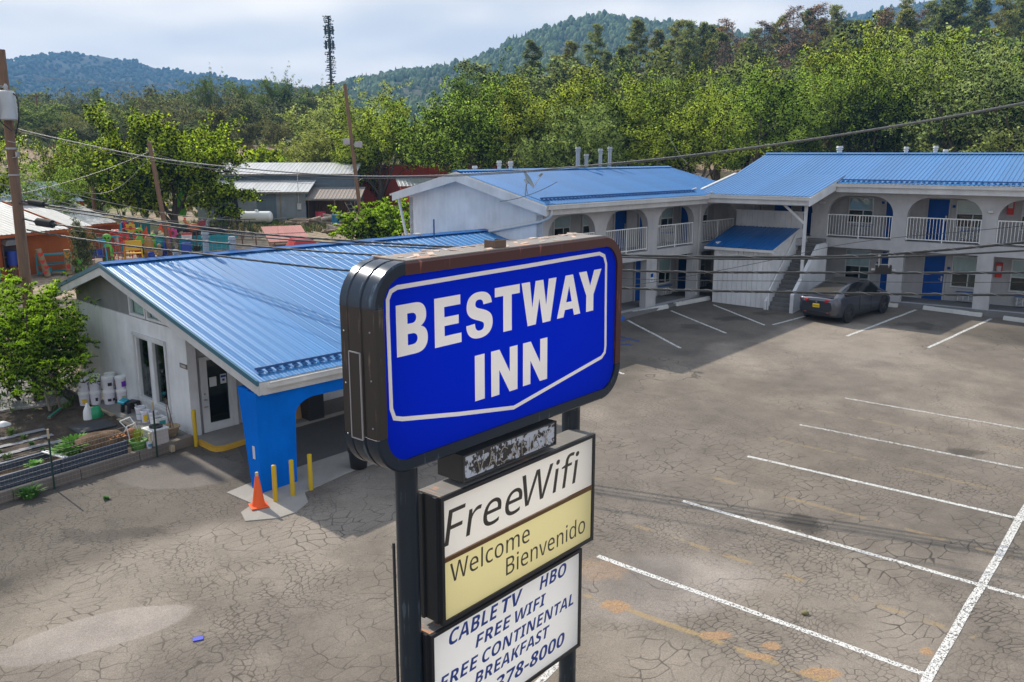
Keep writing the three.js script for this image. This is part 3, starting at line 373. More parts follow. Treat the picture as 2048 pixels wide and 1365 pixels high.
// ---------------------------------------------------------------- the office with its carport; OF(x, y, z) turns its own axes into the world's
const O_AT = [-8.46, 0, -22.0], O_TURN = 46 * D2R;
const OF = (x, y, z) => [O_AT[0] + x * Math.cos(O_TURN) + z * Math.sin(O_TURN), y, O_AT[2] - x * Math.sin(O_TURN) + z * Math.cos(O_TURN)];
const OG = (x, z, lift = 0) => { const p = OF(x, 0, z); p[1] = plane(p[2]) + lift; return p; };
const OB = thing('motel_office', 'low grey office with light blue metal roof and bright blue carport pillar', 'building', O_AT, O_TURN);
{
  const RZ = -3.9, RY = 4.45, EZ = 4.45, EY = 2.55, k = (RY - EY) / (EZ - RZ), BZ = -7.95, kb = 0.275, BY = RY - kb * (RZ - BZ), x0 = -0.5, xc = 7.6, x1 = 14.68, a = Math.atan(k), ab = Math.atan(kb), MZ = 0.5, MY = RY - k * (MZ - RZ);
  const top = (z) => (z > RZ ? RY - k * (z - RZ) : RY - kb * (RZ - z)) - 0.14;
  // gable wall, z runs along it; -z is the outline's x
  const wins = [[1.28, 2.12], [2.28, 3.14]];
  part('gable_wall', [tf(ext([[0, -0.3], [7.5, -0.3], [7.5, 2.97], [0, 2.97]], 0.25, wins.map(([p, q]) => rectHole(p, q, 0.62, 2.45))), 0, 0, 0, Math.PI / 2)], M.stuccoPale, OB);
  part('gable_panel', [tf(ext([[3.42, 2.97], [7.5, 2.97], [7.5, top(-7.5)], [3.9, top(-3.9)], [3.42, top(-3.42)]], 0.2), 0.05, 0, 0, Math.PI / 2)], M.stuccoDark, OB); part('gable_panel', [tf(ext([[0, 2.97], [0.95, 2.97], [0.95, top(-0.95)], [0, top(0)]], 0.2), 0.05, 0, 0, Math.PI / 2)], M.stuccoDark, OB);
  for (const [p, q] of wins) {
    const w = part('window', [bx(0.12, 1.83, 0.06, 0.06, 1.535, -p - 0.03), bx(0.12, 1.83, 0.06, 0.06, 1.535, -q + 0.03), bx(0.12, 0.06, q - p - 0.12, 0.06, 2.42, -(p + q) / 2), bx(0.16, 0.06, q - p - 0.12, 0.05, 0.65, -(p + q) / 2)], M.trimWhite, OB);
    part('pane', [bx(0.012, 1.72, q - p - 0.1, 0.08, 1.53, -(p + q) / 2)], M.glassTint, w);
  }
  part('window_surround', [bx(0.05, 0.09, 2.1, -0.02, 0.57, -2.21), bx(0.05, 1.95, 0.09, -0.02, 1.55, -1.2), bx(0.05, 1.95, 0.09, -0.02, 1.55, -3.22), bx(0.05, 0.09, 2.1, -0.02, 2.5, -2.21)], M.trimWhite, OB);
  for (const [p, q] of [[0.98, 2.28], [2.34, 3.4]]) {
    const o = [[p, 3.0], [q, 3.0], [q, top(-q)], [p, top(-p)]], n = [[p + 0.07, 3.07], [q - 0.07, 3.07], [q - 0.07, top(-q + 0.07) - 0.1], [p + 0.07, top(-p - 0.07) - 0.1]];
    const w = part('clerestory_window', [tf(ext(o, 0.1, [n]), 0, 0, 0, Math.PI / 2)], M.trimWhite, OB); part('pane', [tf(ext(n, 0.012), 0.05, 0, 0, Math.PI / 2)], M.glass, w); part('blind', [tf(ext(n, 0.01), 0.13, 0, 0, Math.PI / 2)], M.stuccoPale, w);
  }
  part('back_room_wall', [bx(0.1, 2.6, 3.4, 2.6, 1.4, -2.2), bx(2.3, 0.06, 3.4, 1.4, -0.02, -2.2), bx(2.3, 0.08, 7, 1.4, 2.9, -3.9)], M.interior, OB);
  part('front_wall', [bx(x1 - 0.26, 2.9, 0.2, (x1 + 0.26) / 2, 1.2, -0.26), bx(0.24, 0.4, 0.2, 0.13, 3.15, -0.26), bx(x1 - 0.26, 0.55, 0.2, (x1 + 0.26) / 2, 2.92, -0.27)], M.stucco, OB);
  part('rear_wall', [bx(x1 - 0.3, 3.4, 0.2, (x1 + 0.3) / 2, 1.5, -7.4)], M.stuccoPale, OB);
  // entrance door: white frame, tall glass, notices behind the glass
  const d = part('entrance_door', [bx(0.09, 2.12, 0.1, 0.4, 1.16, -0.11), bx(0.13, 2.12, 0.1, 1.3, 1.16, -0.11), bx(0.78, 0.1, 0.1, 0.84, 2.17, -0.11), bx(0.78, 0.28, 0.08, 0.84, 0.24, -0.12), bx(0.12, 1.75, 0.08, 0.5, 1.25, -0.115), bx(0.1, 1.75, 0.08, 1.19, 1.25, -0.115)], M.trimWhite, OB);
  part('pane', [bx(0.58, 1.74, 0.012, 0.85, 1.25, -0.11)], M.glassTint, d); part('dark_room', [bx(0.6, 1.74, 0.01, 0.85, 1.25, -0.145)], M.dark, d);
  part('notice', [bx(0.2, 0.26, 0.006, 0.72, 1.5, -0.1)], M.curtain, d); part('notice', [bx(0.17, 0.26, 0.006, 1.02, 1.53, -0.1)], M.trimWhite, d); part('notice_print', [bx(0.15, 0.06, 0.004, 1.02, 1.6, -0.094), bx(0.07, 0.06, 0.004, 1.02, 1.5, -0.094)], M.doorBlue, d);
  part('handle', [cyl(0.03, 0.03, 0.03, 0.44, 1.05, -0.05, 10), bx(0.1, 0.02, 0.03, 0.45, 1.05, -0.04), bx(0.04, 0.04, 0.03, 0.44, 1.22, -0.05), bx(0.1, 0.02, 0.03, 0.45, 0.86, -0.04)], M.steel, d);
  part('door_threshold', [bx(1.0, 0.03, 0.16, 0.85, 0.105, -0.06)], M.dark, OB);
  part('house_number', [bx(0.02, 0.12, 0.4, -0.012, 2.04, -0.2)], M.plank, OB); { const hn = OB.children[OB.children.length - 1]; part('numeral', [bx(0.006, 0.07, 0.02, -0.025, 2.04, -0.32), bx(0.006, 0.07, 0.05, -0.025, 2.04, -0.25), bx(0.006, 0.07, 0.05, -0.025, 2.04, -0.17), bx(0.006, 0.07, 0.05, -0.025, 2.04, -0.09)], M.trim, hn); }
  part('letter_box', [rbx(0.12, 0.16, 0.07, 1.62, 1.7, -0.12, 0.01)], M.black, OB);
  { const w = part('window', [bx(1.5, 0.07, 0.08, 3.95, 1.0, -0.12), bx(0.07, 1.1, 0.08, 3.2, 1.55, -0.12), bx(0.07, 1.1, 0.08, 4.7, 1.55, -0.12), bx(1.5, 0.07, 0.08, 3.95, 2.1, -0.12)], M.trimWhite, OB); part('pane', [bx(1.43, 1.04, 0.01, 3.95, 1.55, -0.12)], M.glassTint, w); part('dark_room', [bx(1.43, 1.04, 0.008, 3.95, 1.55, -0.152)], M.dark, w); }
  part('wall_base', [bx(1.5, 0.55, 0.06, 4.4, 0.35, -0.13)], M.trimWhite, OB);
  // roof
  const Lf = Math.hypot(EZ - RZ, RY - EY), Lm = Math.hypot(MZ - RZ, RY - MY), Lb = Math.hypot(BZ - RZ, RY - BY);
  roofSlope(OB, x0, xc, RZ, RY, EZ, EY, M.roof, 0.92, 0.3, 0.013, true); roofSlope(OB, xc, x1, RZ, RY, MZ, MY, M.roof, 0.92, 0.3, 0.013, true); roofSlope(OB, x0, x1, RZ, RY, BZ, BY, M.roof, 0.92, 0.3, 0.02);
  part('roof_deck', [bx(xc - x0 - 0.06, 0.09, Lf - 0.04, (x0 + xc) / 2, (RY + EY) / 2 - 0.06, (RZ + EZ) / 2, a), bx(x1 - xc - 0.06, 0.09, Lm - 0.04, (xc + x1) / 2, (RY + MY) / 2 - 0.06, (RZ + MZ) / 2, a), bx(x1 - x0 - 0.06, 0.09, Lb - 0.2, (x0 + x1) / 2, (RY + BY) / 2 - 0.07, (RZ + BZ) / 2, -ab)], M.trim, OB);
  ridgeCap(OB, x0, x1, RZ, RY, a, ab, M.roofDeep, 0.23);
  snowGuard(OB, x0 + 0.18, xc, EZ - 0.42, EY + 0.11, a, M.roofTrim);
  const rk = (up, dn) => ext([[-EZ, EY + up], [-RZ, RY + up], [-BZ, BY + up], [-BZ, BY - dn], [-RZ, RY - dn], [-EZ, EY - dn]], 0.05);
  part('rake_board', [tf(rk(-0.09, 0.31), x0 - 0.0, 0, 0, Math.PI / 2)], M.trim, OB); part('rake_trim', [tf(rk(0.03, 0.085), x0 - 0.03, 0, 0, Math.PI / 2)], M.tealTrim, OB); part('rake_board', [tf(ext([[-EZ, EY - 0.02], [-MZ, MY - 0.02], [-MZ, MY - 0.27], [-EZ, EY - 0.3]], 0.05), xc - 0.01, 0, 0, Math.PI / 2)], M.trim, OB);
  part('fascia', [bx(xc - x0 - 0.04, 0.27, 0.05, (x0 + xc) / 2, EY - 0.16, EZ - 0.0), bx(x1 - xc, 0.27, 0.05, (xc + x1) / 2, MY - 0.16, MZ)], M.trim, OB);
  part('gutter', [bx(xc - x0 - 0.2, 0.015, 0.12, (x0 + xc) / 2 + 0.1, EY - 0.13, EZ + 0.085), bx(xc - x0 - 0.2, 0.11, 0.015, (x0 + xc) / 2 + 0.1, EY - 0.07, EZ + 0.14), bx(xc - x0 - 0.2, 0.02, 0.03, (x0 + xc) / 2 + 0.1, EY - 0.014, EZ + 0.15)], M.gutter, OB);
  part('soffit', [bx(xc - x0 - 0.2, 0.03, 0.5, (x0 + xc) / 2, EY - 0.29, EZ - 0.22)], M.trim, OB);
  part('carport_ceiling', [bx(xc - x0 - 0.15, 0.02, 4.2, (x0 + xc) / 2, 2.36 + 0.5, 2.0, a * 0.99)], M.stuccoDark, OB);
  // blue arch wall of the carport, thick at the top of its pillar
  const arch = new THREE.Path(); arch.moveTo(0.40, -0.35); arch.lineTo(0.46, 1.55); arch.bezierCurveTo(0.47, 1.78, 0.68, 1.9, 0.95, 1.93); arch.lineTo(5.6, 1.93); arch.bezierCurveTo(5.9, 1.9, 6.05, 1.78, 6.06, 1.55); arch.lineTo(6.1, -0.35); arch.lineTo(0.40, -0.35);
  part('carport_arch', [tf(ext([[-0.52, -0.4], [7.1, -0.4], [7.1, 2.27], [-0.52, 2.27]], 0.36, [arch]), 0, 0, 3.99)], M.pillarBlue, OB);
  const buttress = (x, w) => tf(ext([[-3.99, -0.35], [-3.99, 2.3], [-3.55, 2.3], [-3.97, -0.35]], w), x, 0, 0, Math.PI / 2);
  part('pillar_buttress', [buttress(-0.518, 0.9), buttress(6.2, 0.85)], M.pillarBlue, OB);
  part('pillar_notice', [bx(0.006, 0.3, 0.1, -0.527, 0.85, 4.12)], M.trimWhite, OB); part('carport_end_beam', [bx(0.2, 0.3, 3.7, 6.9, 2.3, 2.0)], M.stucco, OB);
  ventPipe(OB, 2.79, RY - 0.05, RZ - 0.15, 0.66, 0.085, M.galv); ventPipe(OB, 3.72, RY - 0.05, RZ - 0.25, 0.42, 0.085, M.galv); ventPipe(OB, 1.83, RY - 0.05, RZ - 0.2, 0.16, 0.06, M.galv);
  part('antenna_mast', [cyl(0.03, 0.03, 0.72, 11.5, RY - 0.08, RZ + 0.5, 8)], M.roofTrim, OB); part('vent_stub', [bx(0.25, 0.1, 0.25, 11.1, RY + 0.06, RZ)], M.trim, OB);
}
const solid = (pts, depth, name, m) => { const g = ext(pts.map(([x, z]) => [x, -z]), depth); g.rotateX(-Math.PI / 2); return g; };   // outline over x, z raised by depth
{ // slabs and kerbs
  const poly = (list, y0) => list.map(([x, z]) => { const p = OF(x, 0, z); return [p[0], p[2]]; });
  const slab = (name, list, h, m, base = -0.3) => { const pts = poly(list), g = solid(pts, 1); const p = g.attributes.position; for (let i = 0; i < p.count; i++) { const t = p.getY(i); p.setY(i, plane(p.getZ(i)) + (t > 0.5 ? h : base)); } g.computeVertexNormals(); return struct(name, [g], m); };
  slab('entrance_pavement', [[0.02, 0.0], [0.02, 0.95], [0.25, 1.15], [7, 1.0], [7, -0.05], [0.02, -0.05]], 0.1, M.concrete);
  slab('painted_kerb', [[-0.06, 0.3], [-0.04, 1.02], [0.02, 1.2], [0.2, 1.29], [0.6, 1.28], [1.7, 1.18], [1.7, 1.05], [0.6, 1.14], [0.27, 1.15], [0.1, 1.06], [0.07, 0.92], [0.06, 0.3]], 0.104, M.yellowPaint);
  slab('concrete_apron', [[-1.05, 3.72], [-0.4, 3.62], [7.5, 3.55], [7.5, 4.75], [1.55, 4.75], [0.2, 4.98], [-0.05, 5.5], [-0.5, 5.75], [-0.95, 5.72], [-1.5, 5.35], [-1.35, 4.9], [-0.95, 4.7]], 0.022, flat([0.40, 0.375, 0.335], 0.95, { bumpMap: stuccoT, bumpScale: 0.008 }), -0.1);
  slab('garden_path', [[-0.02, 0.05], [-0.02, -8.6], [-0.72, -8.6], [-0.72, 0.12]], 0.13, M.concrete);
  slab('garden_soil', [[-0.74, 0.1], [-0.74, -9.2], [-11, -10.5], [-12, 0.9], [-5.2, 0.5]], 0.09, mat([0.155, 0.115, 0.085], 1, { map: dirtT, bumpMap: dirtT, bumpScale: 0.08 }), -0.3);
  slab('carport_floor', [[0.6, 1.2], [7.4, 1.1], [7.4, 3.54], [-0.3, 3.6]], 0.006, flat([0.12, 0.115, 0.11], 0.95), -0.1);
  slab('gravel_path', [[-1.2, -5.4], [-0.9, -8.6], [-2.6, -9.2], [-3.2, -6.0]], 0.14, flat([0.56, 0.55, 0.56], 1, { map: dirtT, bumpMap: dirtT, bumpScale: 0.06 }), -0.2);
  // kerb of stone blocks along the garden
  const kerb = thing('garden_kerb', 'low weathered kerb of long blocks between garden and asphalt', 'kerb'), cuts = [-7.6, -6.0, -4.55, -3.05, -1.6, -0.1], zc = (x) => 0.2 + 0.085 * -x * 0.9;
  for (let i = 0; i < cuts.length - 1; i++) { const [p, q] = [cuts[i] + 0.008, cuts[i + 1] - 0.008], A = OG(p, zc(p)), B = OG(q, zc(q)); const g = bar([A[0], A[1] + 0.03, A[2]], [B[0], B[1] + 0.03, B[2]], 0.17, 0.42 + 0.01 * (i % 2)); part('kerb_block', [g], flatKerb(), kerb); }
}
function flatKerb() { return flatKerb.m || (flatKerb.m = flat([0.245, 0.205, 0.175], 0.95, { bumpMap: stuccoT, bumpScale: 0.012 })); }
{ // timber edging beside the path
  single('timber_edging', [bx(0.1, 0.16, 3.4, -0.78, 0.12, -1.2), bx(0.1, 0.16, 4.3, -0.78, 0.16, -5.4)], M.woodPale, 'pale timber edging board between the garden soil and the path', 'edging', O_AT, O_TURN);
}
// ---------------------------------------------------------------- garden and doorstep things
const gy = (x, z) => OG(x, z)[1];
function bucketGeo(r, h) { return lathe([[0, 0.01], [r * 0.86, 0.01], [r * 0.88, 0], [r, h * 0.82], [r * 1.07, h * 0.82], [r * 1.07, h * 0.88], [r * 1.02, h * 0.88], [r * 1.03, h], [r * 0.97, h], [r * 0.85, 0.03], [0, 0.03]], 18); }
const printMats = [mat([0.03, 0.03, 0.035], 0.6), mat([0.75, 0.5, 0.03], 0.6), mat([0.16, 0.03, 0.42], 0.6), mat([0.05, 0.28, 0.42], 0.6), mat([0.45, 0.45, 0.25], 0.6), mat([0.6, 0.05, 0.06], 0.6), mat([0.02, 0.30, 0.30], 0.6)];
function bucket(label, x, z, lift, r = 0.15, h = 0.37, turn = 0, prints = [], lid = false, m = M.bucket, group) {
  const b = thing('plastic_bucket', label, 'bucket', OG(x, z, 0.13 + lift), O_TURN + turn, group); part('pail', [bucketGeo(r, h)], m, b);
  if (lid) part('lid', [cyl(r * 1.08, r * 1.08, 0.03, 0, h, 0, 18), cyl(r * 0.9, r * 0.9, 0.012, 0, h + 0.03, 0, 18)], M.pvc, b);
  part('rim', [new THREE.TorusGeometry(r * 1.03, 0.012, 6, 18).rotateX(Math.PI / 2).translate(0, h - 0.02, 0)], M.pvc, b);
  prints.forEach(([mi, a, y, w, hh]) => { const g = new THREE.CylinderGeometry(r * 0.99 + 0.004, r * 0.95 + 0.004, hh, 6, 1, true, a - w / 2 / r, w / r); g.translate(0, y + hh / 2, 0); part('label_print', [g], printMats[mi], b); });
  return b;
}
{
  const A = -3.35;   // angle of the side that looks to the lot
  bucket('white bucket with black print, lower of the front left stack by the office wall', -0.42, -4.35, 0, 0.16, 0.38, 0, [[0, A + 3, 0.1, 0.1, 0.08], [0, A + 3.9, 0.1, 0.1, 0.08]], true);
  bucket('white lidded bucket with black blot, on top of the front left stack', -0.42, -4.35, 0.41, 0.16, 0.38, 0.3, [[0, A + 3, 0.15, 0.12, 0.1], [1, A + 4, 0.12, 0.06, 0.14]], true);
  bucket('white bucket with olive label, lower of the stack nearest the office wall', -0.12, -4.2, 0, 0.145, 0.37, 0.2, [[4, A + 3.2, 0.1, 0.12, 0.12]], true);
  bucket('white bucket with purple label, upper of the stack nearest the office wall', -0.12, -4.2, 0.4, 0.145, 0.37, 0.5, [[2, A + 3.2, 0.1, 0.16, 0.16]], true);
  bucket('white bucket with small dark print, second stack from the garden side', -0.72, -4.6, 0, 0.15, 0.37, 0, [[0, A + 3.2, 0.12, 0.07, 0.1]], true);
  bucket('plain white bucket on top of the second stack from the garden side', -0.72, -4.6, 0.4, 0.15, 0.37, 0, [], true);
  bucket('white bucket with yellow label, outermost of the stacks beside the garden', -0.98, -4.75, 0, 0.15, 0.37, 0, [[1, A + 3.0, 0.06, 0.13, 0.14]], true);
  bucket('plain white bucket upside on the outermost stack', -0.98, -4.75, 0.4, 0.15, 0.37, 0, [], true);
  bucket('white bucket at the back of the stacks, nearest the office gable corner', -0.2, -4.75, 0, 0.15, 0.37, 0, [], true);
  bucket('white lidded bucket topping the back stack by the gable corner', -0.2, -4.75, 0.4, 0.15, 0.37, 0, [], true);
  bucket('white lidded bucket in the middle back of the stacks', -0.55, -4.95, 0.38, 0.15, 0.37, 0, [], true);
  bucket('white bucket hidden low in the middle back of the stacks', -0.55, -4.95, 0, 0.15, 0.37, 0, [], true);
  bucket('translucent bucket with teal stripe under the office window', -0.36, -2.35, 0, 0.135, 0.36, 0, [[6, A + 3, 0.16, 0.3, 0.015]]);
  bucket('white square-sided bucket with yellow label under the office window', -0.38, -1.98, 0, 0.12, 0.34, 0, [[1, A + 2.9, 0.04, 0.12, 0.2]]);
  bucket('white bucket with red line, behind the garden fence post', -0.28, -1.7, 0, 0.12, 0.34, 0, [[5, A + 3, 0.1, 0.12, 0.02]]);
  { const t = thing('plastic_tub', 'white square tub of soil with teal label below the office window', 'tub', OG(-0.3, -1.32, 0.13), O_TURN); const s = 0.15; part('tub_wall', [tf(ext([[-s, -s], [s, -s], [s, s], [-s, s]], 0.28, [rectHole(-s + 0.015, s - 0.015, -s + 0.015, s - 0.015)], 0.008), 0, 0, 0, 0, -Math.PI / 2), bx(0.28, 0.02, 0.28, 0, 0.012, 0)], M.pvc, t); part('soil', [cyl(0.14, 0.13, 0.02, 0, 0.21, 0, 10)], M.plank, t); part('label_print', [bx(0.17, 0.15, 0.004, 0.02, 0.14, s + 0.012)], printMats[6], t); part('leaf', [bx(0.06, 0.01, 0.04, -0.02, 0.24, 0, 0.3, 0.4)], mat([0.03, 0.11, 0.02], 0.8), t); }
  { const t = thing('flower_pot', 'wide tan clay pot holding three bare stems beside the entrance', 'flower pot', OG(-0.4, -0.42, 0.13), O_TURN); part('pot', [lathe([[0, 0.01], [0.15, 0], [0.23, 0.24], [0.25, 0.24], [0.25, 0.28], [0.22, 0.28], [0.2, 0.22], [0, 0.22]], 20)], flat([0.50, 0.36, 0.21], 0.85), t); for (const q of [[[0.02, 0.2, 0], [-0.06, 0.6, 0.02], [-0.08, 1.0, 0.02]], [[0.08, 0.2, 0], [0.03, 0.55, 0], [-0.06, 1.06, 0]], [[-0.05, 0.2, 0.04], [0.02, 0.5, 0.02], [0.0, 0.75, 0]]]) part('stem', [tube(q, 0.011, 5, 10)], M.poleWood, t); part('watering_spout', [tube([[-0.24, 0.3, 0.06], [-0.33, 0.24, 0.1], [-0.3, 0.05, 0.14]], 0.03, 6, 10)], M.red, t); }
  { const t = thing('storage_container', 'translucent square container with round dark lid at the garden corner', 'container', OG(-1.0, 0.05, 0.12), O_TURN + 0.12); part('tank', [rbx(0.46, 0.5, 0.46, 0, 0.25, 0, 0.03)], mat([0.62, 0.56, 0.54], 0.35), t); part('shoulder', [rbx(0.5, 0.05, 0.5, 0, 0.5, 0, 0.02)], M.pvc, t); part('lid', [cyl(0.17, 0.17, 0.05, 0.02, 0.52, 0, 20), bx(0.16, 0.02, 0.03, 0.02, 0.58, 0)], M.black, t); part('side_pipe', [cyl(0.04, 0.04, 0.45, -0.26, 0.02, 0.16, 10)], mat([0.6, 0.55, 0.35], 0.5), t); }
  { const t = thing('flower_pot', 'green plastic pot with bright yellow-green grassy plant', 'flower pot', OG(-1.48, 0.1, 0.1), O_TURN); part('pot', [lathe([[0, 0.01], [0.15, 0], [0.2, 0.3], [0.22, 0.3], [0.22, 0.35], [0.19, 0.35], [0.18, 0.28], [0, 0.28]], 20)], mat([0.10, 0.26, 0.035], 0.5), t); const r = rng(5), gs = []; for (let i = 0; i < 70; i++) { const an = r() * 6.28, l = 0.22 + 0.2 * r(), o = 0.1 + 0.16 * r(); gs.push(blade(Math.cos(an) * 0.07 * r(), 0.28, Math.sin(an) * 0.07 * r(), Math.cos(an) * o, l, Math.sin(an) * o, 0.016)); } part('foliage', gs, phys([0.30, 0.36, 0.02], 0.8, { side: THREE.DoubleSide }), t); }
  { const t = thing('plastic_cup', 'small pale blue cup standing on the kerb by the green pot', 'cup', OG(-1.3, 0.32, 0.24), O_TURN); part('cup', [lathe([[0, 0.01], [0.06, 0], [0.075, 0.16], [0.07, 0.16], [0.055, 0.015], [0, 0.015]], 14)], M.bucket, t); part('label_print', [new THREE.CylinderGeometry(0.073, 0.067, 0.07, 8, 1, true, -0.8, 1.6).translate(0, 0.09, 0)], printMats[3], t); }
  { const t = thing('hose_reel', 'white wire hose reel with reddish hose beside the garden path', 'hose reel', OG(-1.3, -0.9, 0.1), O_TURN + 0.5); t.scale.setScalar(0.82); const f = []; for (const s of [-0.22, 0.22]) f.push(rod([s, 0, -0.18], [s * 0.9, 0.55, 0.1], 0.02, 6), rod([s, 0, 0.22], [s * 0.9, 0.55, 0.1], 0.02, 6)); f.push(rod([-0.2, 0.55, 0.1], [0.2, 0.55, 0.1], 0.018, 6), rod([-0.24, 0.72, -0.1], [0.24, 0.72, -0.1], 0.02, 6), rod([-0.2, 0.5, 0.1], [-0.24, 0.72, -0.1], 0.018, 6), rod([0.2, 0.5, 0.1], [0.24, 0.72, -0.1], 0.018, 6)); part('frame', f, M.pvc, t); const h = []; for (let i = 0; i < 7; i++) h.push(new THREE.TorusGeometry(0.13 + 0.012 * (i % 2), 0.022, 6, 16).rotateY(Math.PI / 2).translate(-0.13 + i * 0.043, 0.26, 0.04)); part('hose', h, mat([0.42, 0.13, 0.07], 0.6), t); }
  { const t = thing('step_stool', 'black plastic step stool turned over with a blue tray on it', 'stool', OG(-0.28, -3.2, 0.13), O_TURN + 0.3); part('top', [rbx(0.42, 0.08, 0.34, 0, 0.26, 0, 0.03)], M.black, t); for (const [x, z] of [[-0.17, -0.13], [0.17, -0.13], [-0.17, 0.13], [0.17, 0.13]]) part('leg', [bx(0.09, 0.24, 0.06, x, 0.12, z, 0, 0, x > 0 ? 0.12 : -0.12)], M.black, t); part('tray', [bx(0.28, 0.05, 0.2, -0.16, 0.325, -0.1, 0.2, 0.3, 0.15)], mat([0.02, 0.33, 0.45], 0.5), t); }
  { const r = rng(11), lump = (sx, sy, sz, seed) => { const g = new THREE.IcosahedronGeometry(1, 3), p = g.attributes.position; for (let i = 0; i < p.count; i++) { const k = 0.75 + 0.5 * fbm(p.getX(i) * 1.6 + seed, p.getY(i) * 1.6 + p.getZ(i) * 1.3 + seed, 3); p.setXYZ(i, p.getX(i) * sx * k, Math.max(-0.2, p.getY(i)) * sy * k, p.getZ(i) * sz * k); } const q = mergeVertices(g.deleteAttribute('uv').deleteAttribute('normal')); q.computeVertexNormals(); return q; };
    const t = thing('soil_bag', 'crumpled green and white soil bag lying at the garden edge', 'bag', OG(-1.15, -3.55, 0.1), O_TURN); part('bag', [lump(0.22, 0.34, 0.18, 3)], mat([0.015, 0.30, 0.12], 0.35), t); part('bag_flap', [lump(0.13, 0.42, 0.1, 8).translate(-0.2, 0, 0.04)], M.pvc, t);
    single('scrap_of_plastic', [lump(0.2, 0.12, 0.12, 21)], M.pvc, 'crumpled white plastic scrap in the weeds beside the tree', 'scrap', OG(-3.2, -4.6, 0.1), 0.4);
    single('mulch_heap', [lump(0.75, 0.42, 0.42, 31)], mat([0.24, 0.15, 0.085], 1, { map: dirtT, bumpMap: dirtT, bumpScale: 0.06 }), 'heap of brown mulch at the right end of the raised bed', 'mulch heap', OG(-2.35, -0.28, 0.36), O_TURN);
    const hull = []; for (let i = 0; i < 46; i++) hull.push(tf(bx(0.03 + 0.05 * r(), 0.012, 0.02 + 0.03 * r()), (r() - 0.5) * 0.55, 0.0 + 0.05 * r(), (r() - 0.5) * 0.4, r() * 6, r() * 0.6, r() * 0.6)); const pe = single('orange_peelings', hull, mat([0.5, 0.2, 0.05], 0.9), 'scatter of orange peelings on the mulch heap', 'peelings', OG(-2.0, -0.1, 0.6), O_TURN); pe.userData.kind = 'stuff'; delete pe.userData.category;
  }
  { const t = thing('plant_tub', 'black round tub sunk in the soil behind the raised bed', 'tub', OG(-2.75, -1.35, 0.09), 0); part('rim', [new THREE.TorusGeometry(0.31, 0.025, 8, 28).rotateX(Math.PI / 2).translate(0, 0.17, 0), cyl(0.29, 0.31, 0.17, 0, 0, 0, 28, true)], mat([0.06, 0.065, 0.075], 0.4), t); part('soil', [cyl(0.29, 0.29, 0.06, 0, 0, 0, 24)], M.black, t); }
  { const t = thing('garden_sheet', 'dark grey weed sheet lying below the green soil bag', 'weed sheet', OG(-1.55, -2.7, 0.1), O_TURN); part('sheet', [rbx(1.0, 0.04, 0.8, 0, 0.02, 0, 0.015)], mat([0.06, 0.06, 0.065], 0.9), t); }
  { const t = thing('board', 'short green-edged board lying between tree and soil bag', 'board', OG(-1.9, -4.5, 0.1), O_TURN + 0.9); part('plank', [bx(0.9, 0.07, 0.1, 0, 0.05, 0)], M.plank, t); part('green_edge', [bx(0.9, 0.02, 0.06, 0, 0.095, 0.02)], mat([0.03, 0.28, 0.2], 0.6), t); }
  { const t = thing('wooden_ladder', 'grey weathered ladder leaning beside the gravel path and tree', 'ladder', OG(-1.75, -5.1, 0.1), O_TURN + 0.3); for (const s of [-0.16, 0.16]) part('rail', [bar([s, 0, 0.1], [s, 1.3, -0.25], 0.05, 0.07)], M.woodGrey, t); for (let i = 0; i < 6; i++) part('rung', [bx(0.3, 0.04, 0.04, 0, 0.15 + i * 0.2, 0.06 - i * 0.054)], M.woodGrey, t); }
}
function blade(x, y, z, dx, dy, dz, w) { const g = new THREE.BufferGeometry(), px = -dz, pz = dx, n = Math.hypot(px, pz) || 1, a = px / n * w / 2, b = pz / n * w / 2; const P = [x - a, y, z - b, x + a, y, z + b, x + dx * 0.45 - a, y + dy * 0.8, z + dz * 0.45 - b, x + dx * 0.45 + a, y + dy * 0.8, z + dz * 0.45 + b, x + dx, y + dy, z + dz]; g.setAttribute('position', new THREE.Float32BufferAttribute(P, 3)); g.setIndex([0, 1, 2, 1, 3, 2, 2, 3, 4]); g.computeVertexNormals(); return g; }
